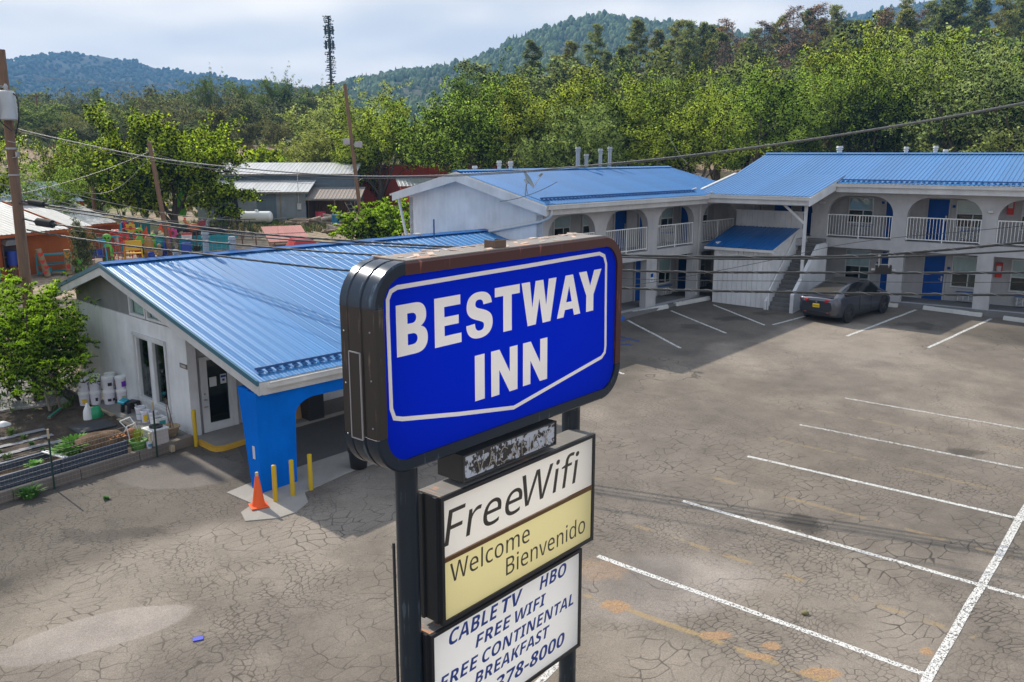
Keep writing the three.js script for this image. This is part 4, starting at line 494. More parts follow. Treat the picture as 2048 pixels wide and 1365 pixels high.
{ // raised bed of dark corrugated panels, with cross bars and soil
  const t = thing('raised_bed', 'long dark corrugated raised garden bed behind the wire fence', 'raised bed', O_AT, O_TURN), x0 = -7.6, x1 = -1.78, zf = (x) => 0.0 - 0.078 * x, W = 0.86, base = (x) => gy(x, zf(x)) + 0.05, Hh = 0.46, dark = mat([0.05, 0.066, 0.095], 0.45);
  const wave = (xa, xb, off, h0, h1) => { const pos = [], idx = []; let n = 0; const N = 15; for (let i = 0; i <= N; i++) for (const x of [xa, xb]) { const v = i / N, o = 0.014 * Math.sin(v * Math.PI * 12); pos.push(x, lerp(base(x) + h0, base(x) + h1, v), zf(x) + off + o); } for (let i = 0; i < N; i++) { n = 2 * i; idx.push(n, n + 1, n + 2, n + 1, n + 3, n + 2); } const g = new THREE.BufferGeometry(); g.setAttribute('position', new THREE.Float32BufferAttribute(pos, 3)); g.setIndex(idx); g.computeVertexNormals(); return g; };
  for (const [a, b] of [[x0, -5.05], [-5.05, -3.35], [-3.35, x1]]) { part('bed_panel', [wave(a + 0.01, b - 0.01, 0, 0, Hh)], dark, t); part('bed_panel', [wave(a + 0.01, b - 0.01, -W, 0, Hh)], dark, t); part('bed_rim', [bar([a, base(a) + Hh, zf(a)], [b, base(b) + Hh, zf(b)], 0.045, 0.03), bar([a, base(a) + Hh, zf(a) - W], [b, base(b) + Hh, zf(b) - W], 0.045, 0.03)], mat([0.08, 0.11, 0.17], 0.4), t); }
  part('end_panel', [bx(0.03, Hh, W, x1, base(x1) + Hh / 2, zf(x1) - W / 2)], dark, t); for (const x of [-5.05, -3.35]) part('corner_post', [bx(0.06, Hh + 0.03, 0.05, x, base(x) + Hh / 2, zf(x) + 0.02)], dark, t);
  part('cross_bar', [bar([-5.05, base(-5.05) + Hh + 0.03, zf(-5.05)], [-5.05, base(-5.05) + Hh + 0.03, zf(-5.05) - W], 0.09, 0.025)], M.galv, t); part('cross_bar', [bar([-3.3, base(-3.3) + Hh + 0.03, zf(-3.3)], [-3.5, base(-3.5) + Hh + 0.03, zf(-3.5) - W], 0.05, 0.025), bar([-3.22, base(-3.3) + Hh + 0.03, zf(-3.3)], [-3.42, base(-3.5) + Hh + 0.03, zf(-3.5) - W], 0.03, 0.025)], M.pvc, t);
  const N = 24, pos = [], idx = []; for (let i = 0; i <= N; i++) for (let j = 0; j <= 4; j++) { const x = lerp(x0, x1, i / N); pos.push(x, base(x) + 0.27 + 0.13 * (fbm(x * 1.7, j * 0.9, 3) - 0.4), zf(x) - W * j / 4); if (i && j) { const b = i * 5 + j; idx.push(b - 6, b - 1, b - 5, b - 1, b, b - 5); } } const g = new THREE.BufferGeometry(); g.setAttribute('position', new THREE.Float32BufferAttribute(pos, 3)); g.setIndex(idx.map((_, i) => idx[i - i % 3 + 2 - i % 3])); g.computeVertexNormals(); if (g.attributes.normal.getY(3) < 0) { g.setIndex(idx); g.computeVertexNormals(); } part('soil', [g], mat([0.27, 0.18, 0.105], 1, { map: dirtT, bumpMap: dirtT, bumpScale: 0.05 }), t);
}
{ // wire fence on the kerb
  const t = thing('wire_fence', 'thin welded wire fence on green stakes along the garden kerb', 'fence', O_AT, O_TURN), zc = (x) => 0.33 - 0.085 * x, gs = [], vs = [], b = (x) => gy(x, zc(x));
  for (let i = 0; i < 9; i++) { const h = 0.08 + i * 0.115; gs.push(bar([-7.6, b(-7.6) + h, zc(-7.6)], [-0.62, b(-0.62) + h, zc(-0.62)], 0.0036, 0.0036)); }
  for (let x = -7.6; x < -0.62; x += 0.085) vs.push(bx(0.0016, 0.94, 0.0016, x, b(x) + 0.53, zc(x)));
  const wm = mat([0.36, 0.36, 0.35], 0.5, { metalness: 0.4 }); part('line_wire', gs, wm, t); const sw = part('stay_wires', vs, wm, t); sw.userData.kind = 'stuff';
  for (const x of [-3.7, -1.18]) { const p = part('stake', [bx(0.035, 1.25, 0.03, x, b(x) + 0.6, zc(x) + 0.025), bx(0.012, 1.2, 0.06, x, b(x) + 0.58, zc(x) + 0.01)], mat([0.015, 0.05, 0.035], 0.6), t); part('stake_tip', [bx(0.04, 0.22, 0.034, x, b(x) + 1.34, zc(x) + 0.024)], M.woodPale, p); }
}
const leafy = (c) => phys(c, 0.75, { side: THREE.DoubleSide });
function tuft(x, z, lift, r0, h, n, seed, w = 0.03) { const r = rng(seed), gs = []; for (let i = 0; i < n; i++) { const an = r() * 6.28, o = r0 * (0.2 + 0.8 * r()), q = r0 * 0.6 * r(); gs.push(blade(Math.cos(an) * q, 0, Math.sin(an) * q, Math.cos(an) * o, h * (0.5 + 0.5 * r()), Math.sin(an) * o, w)); } return gs; }
{
  const weeds = [[-4.25, 0.75, 0.02, 0.28, 0.28, 90, 'leafy green weed growing at the foot of the kerb'], [-5.2, 0.82, 0.02, 0.12, 0.12, 30, 'small weed at the kerb near the left edge of the picture'], [-3.1, 2.1, 0.0, 0.09, 0.08, 26, 'tiny bright green weed in an asphalt crack left of the cone']];
  weeds.forEach(([x, z, l, r0, h, n, lb], i) => single('weed', tuft(x, z, l, r0, h, n, 40 + i, 0.05), leafy([0.07, 0.19, 0.025]), lb, 'weed', OG(x, z, l)));
  for (const [i, [x, z, r0, h, n, lb]] of [[-3.0, -0.18, 0.36, 0.3, 260, 'bright green leafy plant, right one in the raised bed'], [-2.75, -0.5, 0.3, 0.34, 220, 'bright green leafy plant behind, against the bed rim'], [-3.85, -0.1, 0.2, 0.12, 50, 'low green seedlings left of the white cross bar']].entries()) single('salad_plant', tuft(x, z, 0, r0, h, n, 60 + i, 0.07), leafy([0.12, 0.31, 0.02]), lb, 'plant', OG(x, z + 0.0, 0.40), 0);
  // rows of seedlings between strips of sheeting
  const rows = []; for (let k = 0; k < 5; k++) rows.push(-1.6 - k * 0.62);
  rows.forEach((z, k) => { const g = []; for (let i = 0; i < 24; i++) { const x = -8.4 + i * 0.25; g.push(bx(0.26, 0.012, 0.17 + 0.05 * vn(i * 0.6, k * 9), x, gy(x, z) + 0.1 + 0.02 * vn(i * 0.8, k * 3), z + 0.05 * (vn(i * 0.4, k * 5) - 0.5))); } if (k < 4) struct('weed_sheeting', g.map((q) => q), mat([0.26, 0.26, 0.27], 0.85)).position.set(...O_AT); const o = scene.children[scene.children.length - 1]; if (k < 4) o.rotation.y = O_TURN; });
  const sd = tuft(0, 0, 0, 0.12, 0.13, 22, 77, 0.05), sg = metres(join(sd)), sm1 = leafy([0.09, 0.2, 0.04]), sm2 = leafy([0.16, 0.24, 0.05]), r = rng(90); let first = null;
  for (let k = 0; k < 5; k++) for (let i = 0; i < 7; i++) { const x = -7.6 + i * 0.85 + r() * 0.3, z = -1.3 - k * 0.62 + 0.1 * r(); if (x > -2.1 - 0.25 * k) continue; const o = shade(new THREE.Mesh(sg, r() > 0.6 ? sm2 : sm1)); o.name = numbered('seedling'); o.position.set(...OG(x, z, 0.09)); o.rotation.y = r() * 6; o.scale.setScalar(0.6 + 0.8 * r()); o.userData = { label: 'small green seedling in the rows of bare garden soil', category: 'seedling', group: 'seedlings in the garden rows' }; scene.add(o); }
}
// ---------------------------------------------------------------- the tall motel sign
const font = await new FontLoader().loadAsync('fonts/droid/droid_sans_bold.typeface.json'), fontR = await new FontLoader().loadAsync('fonts/droid/droid_sans_regular.typeface.json');
{
  const sgn = thing('motel_sign', 'tall roadside sign with blue lettered cabinet over two message panels on steel poles', 'sign', [-1.17, 0, -9.08], 50 * D2R);
  const bronze = mat([0.16, 0.125, 0.105], 0.38, { map: scuffT, metalness: 0.25 }), bronzeTop = mat([0.62, 0.56, 0.50], 0.55, { map: rustT, metalness: 0.2 }), navy = mat([0.085, 0.12, 0.17], 0.24, { map: scuffT, metalness: 0.35 }), maroon = mat([0.30, 0.10, 0.085], 0.36, { map: scuffT, metalness: 0.2 }), poleM = mat([0.075, 0.10, 0.125], 0.35, { map: scuffT, metalness: 0.2 }), cab = mat([0.05, 0.052, 0.055], 0.4, { map: mottleT }), cabTop = mat([0.5, 0.47, 0.43], 0.7, { map: rustT });
  const A = -0.62, B = 3.87, Y0 = 4.19, Y1 = 6.42, R = 0.44;
  // band swept round the rounded outline; one mesh for each straight and each corner
  const prof = [[-0.135, 0.225], [-0.135, 0.268], [-0.02, 0.272], [0, 0.255], [0, 0.10], [-0.013, 0.092], [-0.013, 0.062], [0, 0.055], [0, -0.12], [-0.013, -0.13], [-0.013, -0.142], [0, -0.152], [0, -0.255], [-0.135, -0.262], [-0.135, -0.2]];
  const path = [];   // [x, y, nx, ny]
  const corner = (cx, cy, a0) => { const o = []; for (let i = 0; i <= 8; i++) { const t = (a0 + i * 11.25) * D2R; o.push([cx + R * Math.cos(t), cy + R * Math.sin(t), Math.cos(t), Math.sin(t)]); } return o; };
  const line = (x0, y0, x1, y1, nx, ny) => [[x0, y0, nx, ny], [x1, y1, nx, ny]];
  function band(run, g0 = 0) {
    const pos = [], idx = [], K = prof.length; run.forEach(([x, y, nx, ny], i) => { for (const [o, z] of prof) pos.push(x + nx * (o + g0), y + ny * (o + g0), z); if (i) for (let k = 0; k < K - 1; k++) { const a = (i - 1) * K + k, b = a + 1, c = a + K, d = c + 1; idx.push(a, c, b, b, c, d); } });
    let g = new THREE.BufferGeometry(); g.setAttribute('position', new THREE.Float32BufferAttribute(pos, 3)); g.setIndex(idx); g = toCreasedNormals(g, 0.5); return g;
  }
  part('frame_top', [band(line(B - R, Y1, A + R, Y1, 0, 1))], maroon, sgn); part('frame_left', [band(line(A, Y1 - R, A, Y0 + R, -1, 0))], bronze, sgn); part('frame_bottom', [band(line(A + R, Y0, B - R, Y0, 0, -1))], navy, sgn); part('frame_right', [band(line(B, Y0 + R, B, Y1 - R, 1, 0))], maroon, sgn);
  part('frame_corner', [band(corner(A + R, Y1 - R, 90), 0.004)], navy, sgn); part('frame_corner', [band(corner(A + R, Y0 + R, 180), 0.004)], navy, sgn); part('frame_corner', [band(corner(B - R, Y0 + R, 270), 0.004)], navy, sgn); part('frame_corner', [band(corner(B - R, Y1 - R, 0), 0.004)], maroon, sgn);
  part('top_cover', [bx(B - A - 2 * R - 0.06, 0.012, 0.50, (A + B) / 2, Y1 + 0.008, -0.004)], bronzeTop, sgn);
  { const r = rng(4), f = []; for (let i = 0; i < 40; i++) f.push(tf(bx(0.04 + 0.14 * r(), 0.006, 0.02 + 0.05 * r()), lerp(A + R, B - R, r()), Y1 + 0.018, -0.24 + 0.46 * r() * r(), r() * 6, 0.2 * (r() - 0.5), 0.2 * (r() - 0.5))); const p = part('peeling_paint', f, mat([0.62, 0.47, 0.38], 0.9), sgn); p.userData.kind = 'stuff'; }
  part('top_bracket', [bx(0.2, 0.012, 0.16, 1.37, Y1 + 0.02, 0.12), bx(0.2, 0.085, 0.012, 1.37, Y1 + 0.06, 0.2), bx(0.012, 0.085, 0.16, 1.28, Y1 + 0.06, 0.12), bx(0.012, 0.085, 0.16, 1.46, Y1 + 0.06, 0.12)], mat([0.20, 0.13, 0.09], 0.8, { map: mottleT }), sgn);
  { const h = part('access_panel', [bx(0.012, 0.92, 0.17, A - 0.008, 5.06, -0.035)], bronze, sgn); part('panel_edge', [bx(0.016, 0.92, 0.012, A - 0.012, 5.06, -0.12), bx(0.016, 0.92, 0.012, A - 0.012, 5.06, 0.05), bx(0.016, 0.012, 0.17, A - 0.012, 5.52, -0.035), bx(0.016, 0.012, 0.17, A - 0.012, 4.6, -0.035)], mat([0.36, 0.34, 0.33], 0.5), h); }
  const rv = []; for (let i = 0; i < 3; i++) rv.push(new THREE.SphereGeometry(0.012, 6, 4).translate(A - 0.002, 4.75 + i * 0.5, 0.2), new THREE.SphereGeometry(0.012, 6, 4).translate(A - 0.002, 4.62 + i * 0.55, -0.2)); part('rivets', rv, M.steel, sgn).userData.kind = 'stuff';
  const rr = (a, b, y0, y1, r) => { const s = new THREE.Shape(); s.moveTo(a + r, y0); s.lineTo(b - r, y0); s.absarc(b - r, y0 + r, r, -Math.PI / 2, 0); s.lineTo(b, y1 - r); s.absarc(b - r, y1 - r, r, 0, Math.PI / 2); s.lineTo(a + r, y1); s.absarc(a + r, y1 - r, r, Math.PI / 2, Math.PI); s.lineTo(a, y0 + r); s.absarc(a + r, y0 + r, r, Math.PI, Math.PI * 1.5); return s; };
  const sheetM = (c, t = 0.6) => phys(c, 1, { transmission: t, thickness: 0, side: THREE.DoubleSide, specularIntensity: 0.12 });
  const outline = rr(A + 0.1, B - 0.1, Y0 + 0.1, Y1 - 0.1, R - 0.1), blueM = sheetM([0.0, 0.020, 0.60], 0.45);
  part('back_face', [new THREE.ShapeGeometry(outline, 10).translate(0, 0, -0.238)], sheetM([0.9, 0.9, 0.9], 0.62), sgn);
  const ink = sheetM([0.93, 0.89, 0.84], 0.58), FZ = 0.238; let face;
  // white rule round the face, as a ribbon along its course
  let ring, ringGeo;
  const course = [[-0.41, 5.9], [-0.405, 6.06], [-0.36, 6.14], [-0.27, 6.17], [0.9, 6.18], [1.8, 6.185], [2.6, 6.195], [3.34, 6.20], [3.45, 6.16], [3.50, 6.05], [3.515, 5.4], [3.53, 4.92], [3.515, 4.83], [3.44, 4.775], [2.5, 4.63], [1.57, 4.485], [0.6, 4.63], [-0.25, 4.775], [-0.36, 4.81], [-0.40, 4.92], [-0.41, 5.9]];
  { const pos = [], idx = [], n = course.length - 1, w = 0.024; const dir = (i) => { const a = course[(i + n) % n], b = course[(i + n + 1) % n]; const l = Math.hypot(b[0] - a[0], b[1] - a[1]); return [(b[0] - a[0]) / l, (b[1] - a[1]) / l]; };
    for (let i = 0; i <= n; i++) { const d0 = dir(i - 1), d1 = dir(i), mx = -(d0[1] + d1[1]), my = d0[0] + d1[0], l = Math.hypot(mx, my), cs = Math.max(0.5, (mx * -d1[1] + my * d1[0]) / l), k = w / cs / l; pos.push(course[i % n][0] + mx * k, course[i % n][1] + my * k, FZ, course[i % n][0] - mx * k, course[i % n][1] - my * k, FZ); if (i) { const a = 2 * i - 2; idx.push(a, a + 1, a + 2, a + 2, a + 1, a + 3); } }
    const g = new THREE.BufferGeometry(); g.setAttribute('position', new THREE.Float32BufferAttribute(pos, 3)); g.setIndex(idx); g.computeVertexNormals();
    const side = (k) => Array.from({ length: n }, (_, i) => new THREE.Vector2(pos[i * 6 + 3 * k], pos[i * 6 + 3 * k + 1])); ring = [side(0), side(1)]; const area = (q) => Math.abs(THREE.ShapeUtils.area(q)); ring.sort((p, q) => area(q) - area(p)); ringGeo = g; }
  // heavy block letters, each drawn in a unit box and fitted to its place
  const P = (list) => new THREE.Shape(list.map(([x, y]) => new THREE.Vector2(x, y)));
  const glyph = {
    E: [P([[0, 0], [1, 0], [1, 0.2], [0.36, 0.2], [0.36, 0.41], [0.9, 0.41], [0.9, 0.59], [0.36, 0.59], [0.36, 0.8], [0.97, 0.8], [0.97, 1], [0, 1]])],
    T: [P([[0.33, 0], [0.67, 0], [0.67, 0.8], [1, 0.8], [1, 1], [0, 1], [0, 0.8], [0.33, 0.8]])],
    W: [P([[0.17, 0], [0.40, 0], [0.5, 0.58], [0.60, 0], [0.83, 0], [1, 1], [0.77, 1], [0.70, 0.40], [0.61, 1], [0.39, 1], [0.30, 0.40], [0.23, 1], [0, 1]])],
    Y: [P([[0.34, 0], [0.66, 0], [0.66, 0.40], [1, 1], [0.67, 1], [0.5, 0.63], [0.33, 1], [0, 1], [0.34, 0.40]])],
    N: [P([[0, 0], [0.30, 0], [0.30, 0.55], [0.69, 0], [1, 0], [1, 1], [0.70, 1], [0.70, 0.45], [0.31, 1], [0, 1]])], I: [P([[0, 0], [1, 0], [1, 1], [0, 1]])],
  };
  { const a = P([[0, 0], [0.27, 0], [0.33, 0.17], [0.67, 0.17], [0.73, 0], [1, 0], [0.66, 1], [0.34, 1]]); a.holes.push(new THREE.Path([[0.38, 0.35], [0.5, 0.74], [0.62, 0.35]].map(([x, y]) => new THREE.Vector2(x, y)))); glyph.A = [a]; }
  { const b = new THREE.Shape(); b.moveTo(0, 0); b.lineTo(0.6, 0); b.bezierCurveTo(0.88, 0, 1, 0.12, 1, 0.28); b.bezierCurveTo(1, 0.41, 0.93, 0.49, 0.78, 0.525); b.bezierCurveTo(0.9, 0.57, 0.96, 0.64, 0.96, 0.74); b.bezierCurveTo(0.96, 0.9, 0.85, 1, 0.6, 1); b.lineTo(0, 1); b.lineTo(0, 0);
    const hole = (y0, y1, xr) => { const h = new THREE.Path(), m = (y0 + y1) / 2; h.moveTo(0.35, y0); h.lineTo(0.5, y0); h.bezierCurveTo(xr, y0, xr, y1, 0.5, y1); h.lineTo(0.35, y1); h.lineTo(0.35, y0); return h; }; b.holes.push(hole(0.19, 0.41, 0.72), hole(0.61, 0.81, 0.68)); glyph.B = [b]; }
  { const o = [[0.02, 0.30], [0.05, 0.12], [0.22, 0.0], [0.5, -0.02], [0.82, 0.0], [1, 0.13], [1, 0.32], [1.0, 0.52], [0.8, 0.57], [0.58, 0.63], [0.42, 0.67], [0.36, 0.70], [0.36, 0.755], [0.37, 0.82], [0.42, 0.845], [0.51, 0.845], [0.61, 0.845], [0.65, 0.81], [0.66, 0.72], [0.66, 0.72], [0.96, 0.74], [0.96, 0.74]]; const s = new THREE.Shape(); s.moveTo(0.02, 0.31); s.bezierCurveTo(0.03, 0.10, 0.18, -0.02, 0.5, -0.02); s.bezierCurveTo(0.84, -0.02, 1.0, 0.12, 1.0, 0.31); s.bezierCurveTo(1.0, 0.47, 0.88, 0.55, 0.66, 0.61); s.bezierCurveTo(0.44, 0.665, 0.355, 0.68, 0.355, 0.75); s.bezierCurveTo(0.355, 0.82, 0.41, 0.85, 0.49, 0.85); s.bezierCurveTo(0.6, 0.85, 0.645, 0.81, 0.65, 0.725); s.lineTo(0.97, 0.74); s.bezierCurveTo(0.95, 0.92, 0.8, 1.02, 0.5, 1.02); s.bezierCurveTo(0.2, 1.02, 0.04, 0.9, 0.04, 0.71); s.bezierCurveTo(0.04, 0.55, 0.15, 0.47, 0.38, 0.405); s.bezierCurveTo(0.6, 0.345, 0.67, 0.33, 0.67, 0.255); s.bezierCurveTo(0.67, 0.18, 0.6, 0.15, 0.51, 0.15); s.bezierCurveTo(0.4, 0.15, 0.34, 0.2, 0.335, 0.325); s.lineTo(0.02, 0.31); glyph.S = [s]; }
  const spots = [['B', -0.30, 0.145, 5.445, 5.985], ['E', 0.25, 0.665, 5.45, 5.985], ['S', 0.735, 1.19, 5.455, 5.965], ['T', 1.23, 1.68, 5.45, 5.985], ['W', 1.715, 2.40, 5.45, 5.985], ['A', 2.42, 2.92, 5.455, 5.985], ['Y', 2.88, 3.39, 5.455, 5.995], ['I', 0.88, 1.045, 4.715, 5.25], ['N', 1.16, 1.64, 4.705, 5.25], ['N', 1.745, 2.225, 4.715, 5.25]];
  { const inner = new THREE.Shape(ring[1]), outer = outline.clone(), islands = []; outer.holes.push(new THREE.Path(ring[0])); const put = (list, x0, x1, y0, y1) => list.map((p) => new THREE.Vector2(x0 + p.x * (x1 - x0), y0 + p.y * (y1 - y0)));
    for (const [c, x0, x1, y0, y1] of spots) for (const sh of glyph[c]) { inner.holes.push(new THREE.Path(put(sh.getPoints(10), x0, x1, y0, y1))); for (const h of sh.holes) islands.push(new THREE.Shape(put(h.getPoints(10), x0, x1, y0, y1))); }
    face = part('sign_face', [new THREE.ShapeGeometry([outer, inner, ...islands], 10).translate(0, 0, FZ)], blueM, sgn); part('border_line', [ringGeo], ink, face);
    for (const [c, x0, x1, y0, y1] of spots) { const g = new THREE.ShapeGeometry(glyph[c], 10); g.scale(x1 - x0, y1 - y0, 1); g.translate(x0, y0, FZ); part('letter', [g], ink, face); } }
  // poles
  part('pole', [cyl(0.128, 0.128, 4.8, 0, -0.6, 0, 20)], poleM, sgn); part('pole', [cyl(0.128, 0.128, 4.8, 3.3, -0.75, -0.16, 20)], poleM, sgn); part('conduit', [cyl(0.018, 0.018, 3.6, -0.09, -0.4, -0.14, 6)], cab, sgn);
  // small neon box, its paint burnt and the glass tubes bare
  const vac = part('vacancy_box', [bx(1.76, 0.32, 0.40, 1.54, 3.955, 0.03)], cab, sgn);
  const burntT = dataTex(512, 96, (x, y) => { const n = fbm(x / 22, y / 22, 4), e = fbm(x / 7, y / 12 + 9, 3), k = sm(0.46, 0.54, n * 0.62 + e * 0.38 + 0.1 * Math.abs(y / 96 - 0.4)); return [lerp(0.05, 0.56, k), lerp(0.042, 0.57, k), lerp(0.035, 0.62, k)]; }, true); burntT.wrapS = burntT.wrapT = THREE.ClampToEdgeWrapping;
  { const g = new THREE.PlaneGeometry(1.70, 0.27).translate(1.54, 3.955, 0.236); part('burnt_panel', [g], mat([1, 1, 1], 0.6, { map: burntT }), vac, true); }
  part('box_edge', [bx(1.76, 0.02, 0.03, 1.54, 4.106, 0.236), bx(1.76, 0.02, 0.03, 1.54, 3.805, 0.236), bx(0.02, 0.28, 0.03, 0.67, 3.955, 0.236), bx(0.02, 0.28, 0.03, 2.41, 3.955, 0.236)], cab, vac);
  { const tubes = [], put = (x, w, h, pts) => tubes.push(tube(pts.map(([u, v]) => [x + u * w, 3.86 + v * h, 0.265 + 0.008 * Math.sin(u * 9)]), 0.006, 5, 24)); let x = 0.86; for (const c of ['V', 'A', 'C', 'A', 'N', 'C', 'Y']) { const w = 0.14, h = 0.18; if (c === 'V') put(x, w, h, [[0, 1], [0.25, 0.5], [0.5, 0], [0.75, 0.5], [1, 1]]); if (c === 'A') { put(x, w, h, [[0, 0], [0.25, 0.5], [0.5, 1], [0.75, 0.5], [1, 0]]); put(x, w, h, [[0.2, 0.35], [0.5, 0.36], [0.8, 0.35]]); } if (c === 'C') put(x, w, h, [[1, 0.85], [0.6, 1], [0.1, 0.75], [0.05, 0.3], [0.5, 0], [1, 0.15]]); if (c === 'N') put(x, w, h, [[0, 0], [0, 1], [0.5, 0.5], [1, 0], [1, 1]]); if (c === 'Y') put(x, w, h, [[0, 1], [0.5, 0.5], [0.5, 0], [0.5, 0.5], [1, 1]]); x += 0.21; } part('neon_tube', tubes, mat([0.42, 0.36, 0.28], 0.3), vac); }
  // two message cabinets
  function cabinet(name, a, b, y0, y1, z0, z1, tops) { const c = part(name, [bx(0.02, y1 - y0, z1 - z0, a + 0.01, (y0 + y1) / 2, (z0 + z1) / 2), bx(0.02, y1 - y0, z1 - z0, b - 0.01, (y0 + y1) / 2, (z0 + z1) / 2), bx(b - a - 0.04, 0.02, z1 - z0, (a + b) / 2, y0 + 0.01, (z0 + z1) / 2), bx(b - a - 0.04, 0.02, z1 - z0, (a + b) / 2, y1 - 0.01, (z0 + z1) / 2)], cab, sgn), e = 0.045; part('back_panel', [new THREE.PlaneGeometry(b - a - 0.04, y1 - y0 - 0.04).translate((a + b) / 2, (y0 + y1) / 2, z0 + 0.01)], sheetM([0.9, 0.9, 0.88], 0.62), c); part('lining', [bx(0.004, y1 - y0 - 0.05, z1 - z0 - 0.03, a + 0.023, (y0 + y1) / 2, (z0 + z1) / 2), bx(b - a - 0.05, 0.004, z1 - z0 - 0.03, (a + b) / 2, y0 + 0.023, (z0 + z1) / 2), bx(b - a - 0.05, 0.004, z1 - z0 - 0.03, (a + b) / 2, y1 - 0.023, (z0 + z1) / 2)], M.pvc, c); part('cabinet_rim', [bx(b - a + 0.02, e, 0.05, (a + b) / 2, y1 - e / 2 + 0.01, z1 + 0.012), bx(b - a + 0.02, e, 0.05, (a + b) / 2, y0 + e / 2 - 0.01, z1 + 0.012), bx(e, y1 - y0 - e * 2 + 0.02, 0.05, a + e / 2 - 0.01, (y0 + y1) / 2, z1 + 0.012), bx(e, y1 - y0 - e * 2 + 0.02, 0.05, b - e / 2 + 0.01, (y0 + y1) / 2, z1 + 0.012)], M.black, c); part('cabinet_top', [bx(b - a - 0.02, 0.012, z1 - z0 - 0.02, (a + b) / 2, y1 + 0.006, (z0 + z1) / 2)], cabTop, c); part('side_post', [bx(0.03, y1 - y0, 0.05, a - 0.016, (y0 + y1) / 2, z0 + 0.08), bx(0.03, y1 - y0, 0.05, a - 0.016, (y0 + y1) / 2, z1 - 0.06)], cab, c); return c; }
  const mid = cabinet('message_cabinet', 0.27, 3.27, 2.17, 3.72, -0.12, 0.24), low = cabinet('message_cabinet', 0.14, 3.1, 0.56, 2.06, -0.16, 0.17);
  const panel = (n, a, b, y0, y1, z, c, par) => part(n, [new THREE.PlaneGeometry(b - a, y1 - y0).translate((a + b) / 2, (y0 + y1) / 2, z + 0.006)], c, par);
  const cream = sheetM([0.93, 0.89, 0.84], 0.58), butter = sheetM([0.90, 0.80, 0.42], 0.55), paleP = sheetM([0.92, 0.91, 0.90], 0.58);
  panel('message_panel', 0.305, 3.235, 2.99, 3.685, 0.247, cream, mid); panel('message_panel', 0.305, 3.235, 2.205, 2.93, 0.247, butter, mid); panel('message_panel', 0.175, 3.065, 0.595, 2.025, 0.177, paleP, low);
  part('divider', [bx(2.93, 0.05, 0.03, 1.77, 2.955, 0.256)], mat([0.16, 0.08, 0.03], 0.35, { metalness: 0.3 }), mid);
  // words: outline letters laid on the panels; slant leans the tops to the right
  function words(txt, fnt, x0, x1, y0, h, z, m, par, slant = 0, bold = 0) {
    const shapes = fnt.generateShapes(txt, 1); let g = new THREE.ShapeGeometry(shapes, 5); g.computeBoundingBox(); let b = g.boundingBox; const cap = fnt.generateShapes('H', 1), cb = new THREE.ShapeGeometry(cap); cb.computeBoundingBox(); const s = h / cb.boundingBox.max.y;
    g.applyMatrix4(new THREE.Matrix4().set(1, slant, 0, 0, 0, 1, 0, 0, 0, 0, 1, 0, 0, 0, 0, 1)); g.computeBoundingBox(); b = g.boundingBox; g.translate(-b.min.x, 0, 0); g.scale((x1 - x0) / (b.max.x - b.min.x), s, 1); g.translate(x0, y0, z); part('lettering', [g], m, par);
  }
  const inkK = mat([0.055, 0.045, 0.035], 0.5), inkB = mat([0.008, 0.045, 0.27], 0.5);
  words('Free', fontR, 0.32, 1.72, 3.12, 0.42, 0.2545, inkK, mid, 0.16); words('Wifi', fontR, 1.72, 2.93, 3.14, 0.42, 0.2545, inkK, mid, 0.16);
  words('Welcome', fontR, 0.41, 1.87, 2.64, 0.235, 0.2545, inkK, mid, 0.02); words('Bienvenido', fontR, 1.4, 3.1, 2.34, 0.235, 0.2545, inkK, mid, 0.02);
  words('CABLE', font, 0.44, 1.33, 1.79, 0.19, 0.1845, inkB, low, 0.2); words('TV', font, 1.40, 1.82, 1.79, 0.19, 0.1845, inkB, low, 0.2); words('HBO', font, 2.17, 2.77, 1.80, 0.185, 0.1845, inkB, low, 0.2); words('FREE', font, 0.9, 1.58, 1.545, 0.165, 0.1845, inkB, low, 0.2); words('WIFI', font, 1.66, 2.31, 1.545, 0.165, 0.1845, inkB, low, 0.2); words('FREE', font, 0.27, 0.95, 1.275, 0.17, 0.1845, inkB, low, 0.2); words('CONTINENTAL', font, 1.02, 2.95, 1.275, 0.17, 0.1845, inkB, low, 0.2); words('BREAKFAST', font, 0.88, 2.4, 1.035, 0.165, 0.1845, inkB, low, 0.2); words('378-8000', font, 1.25, 2.75, 0.745, 0.19, 0.1845, inkB, low, 0.2);
}
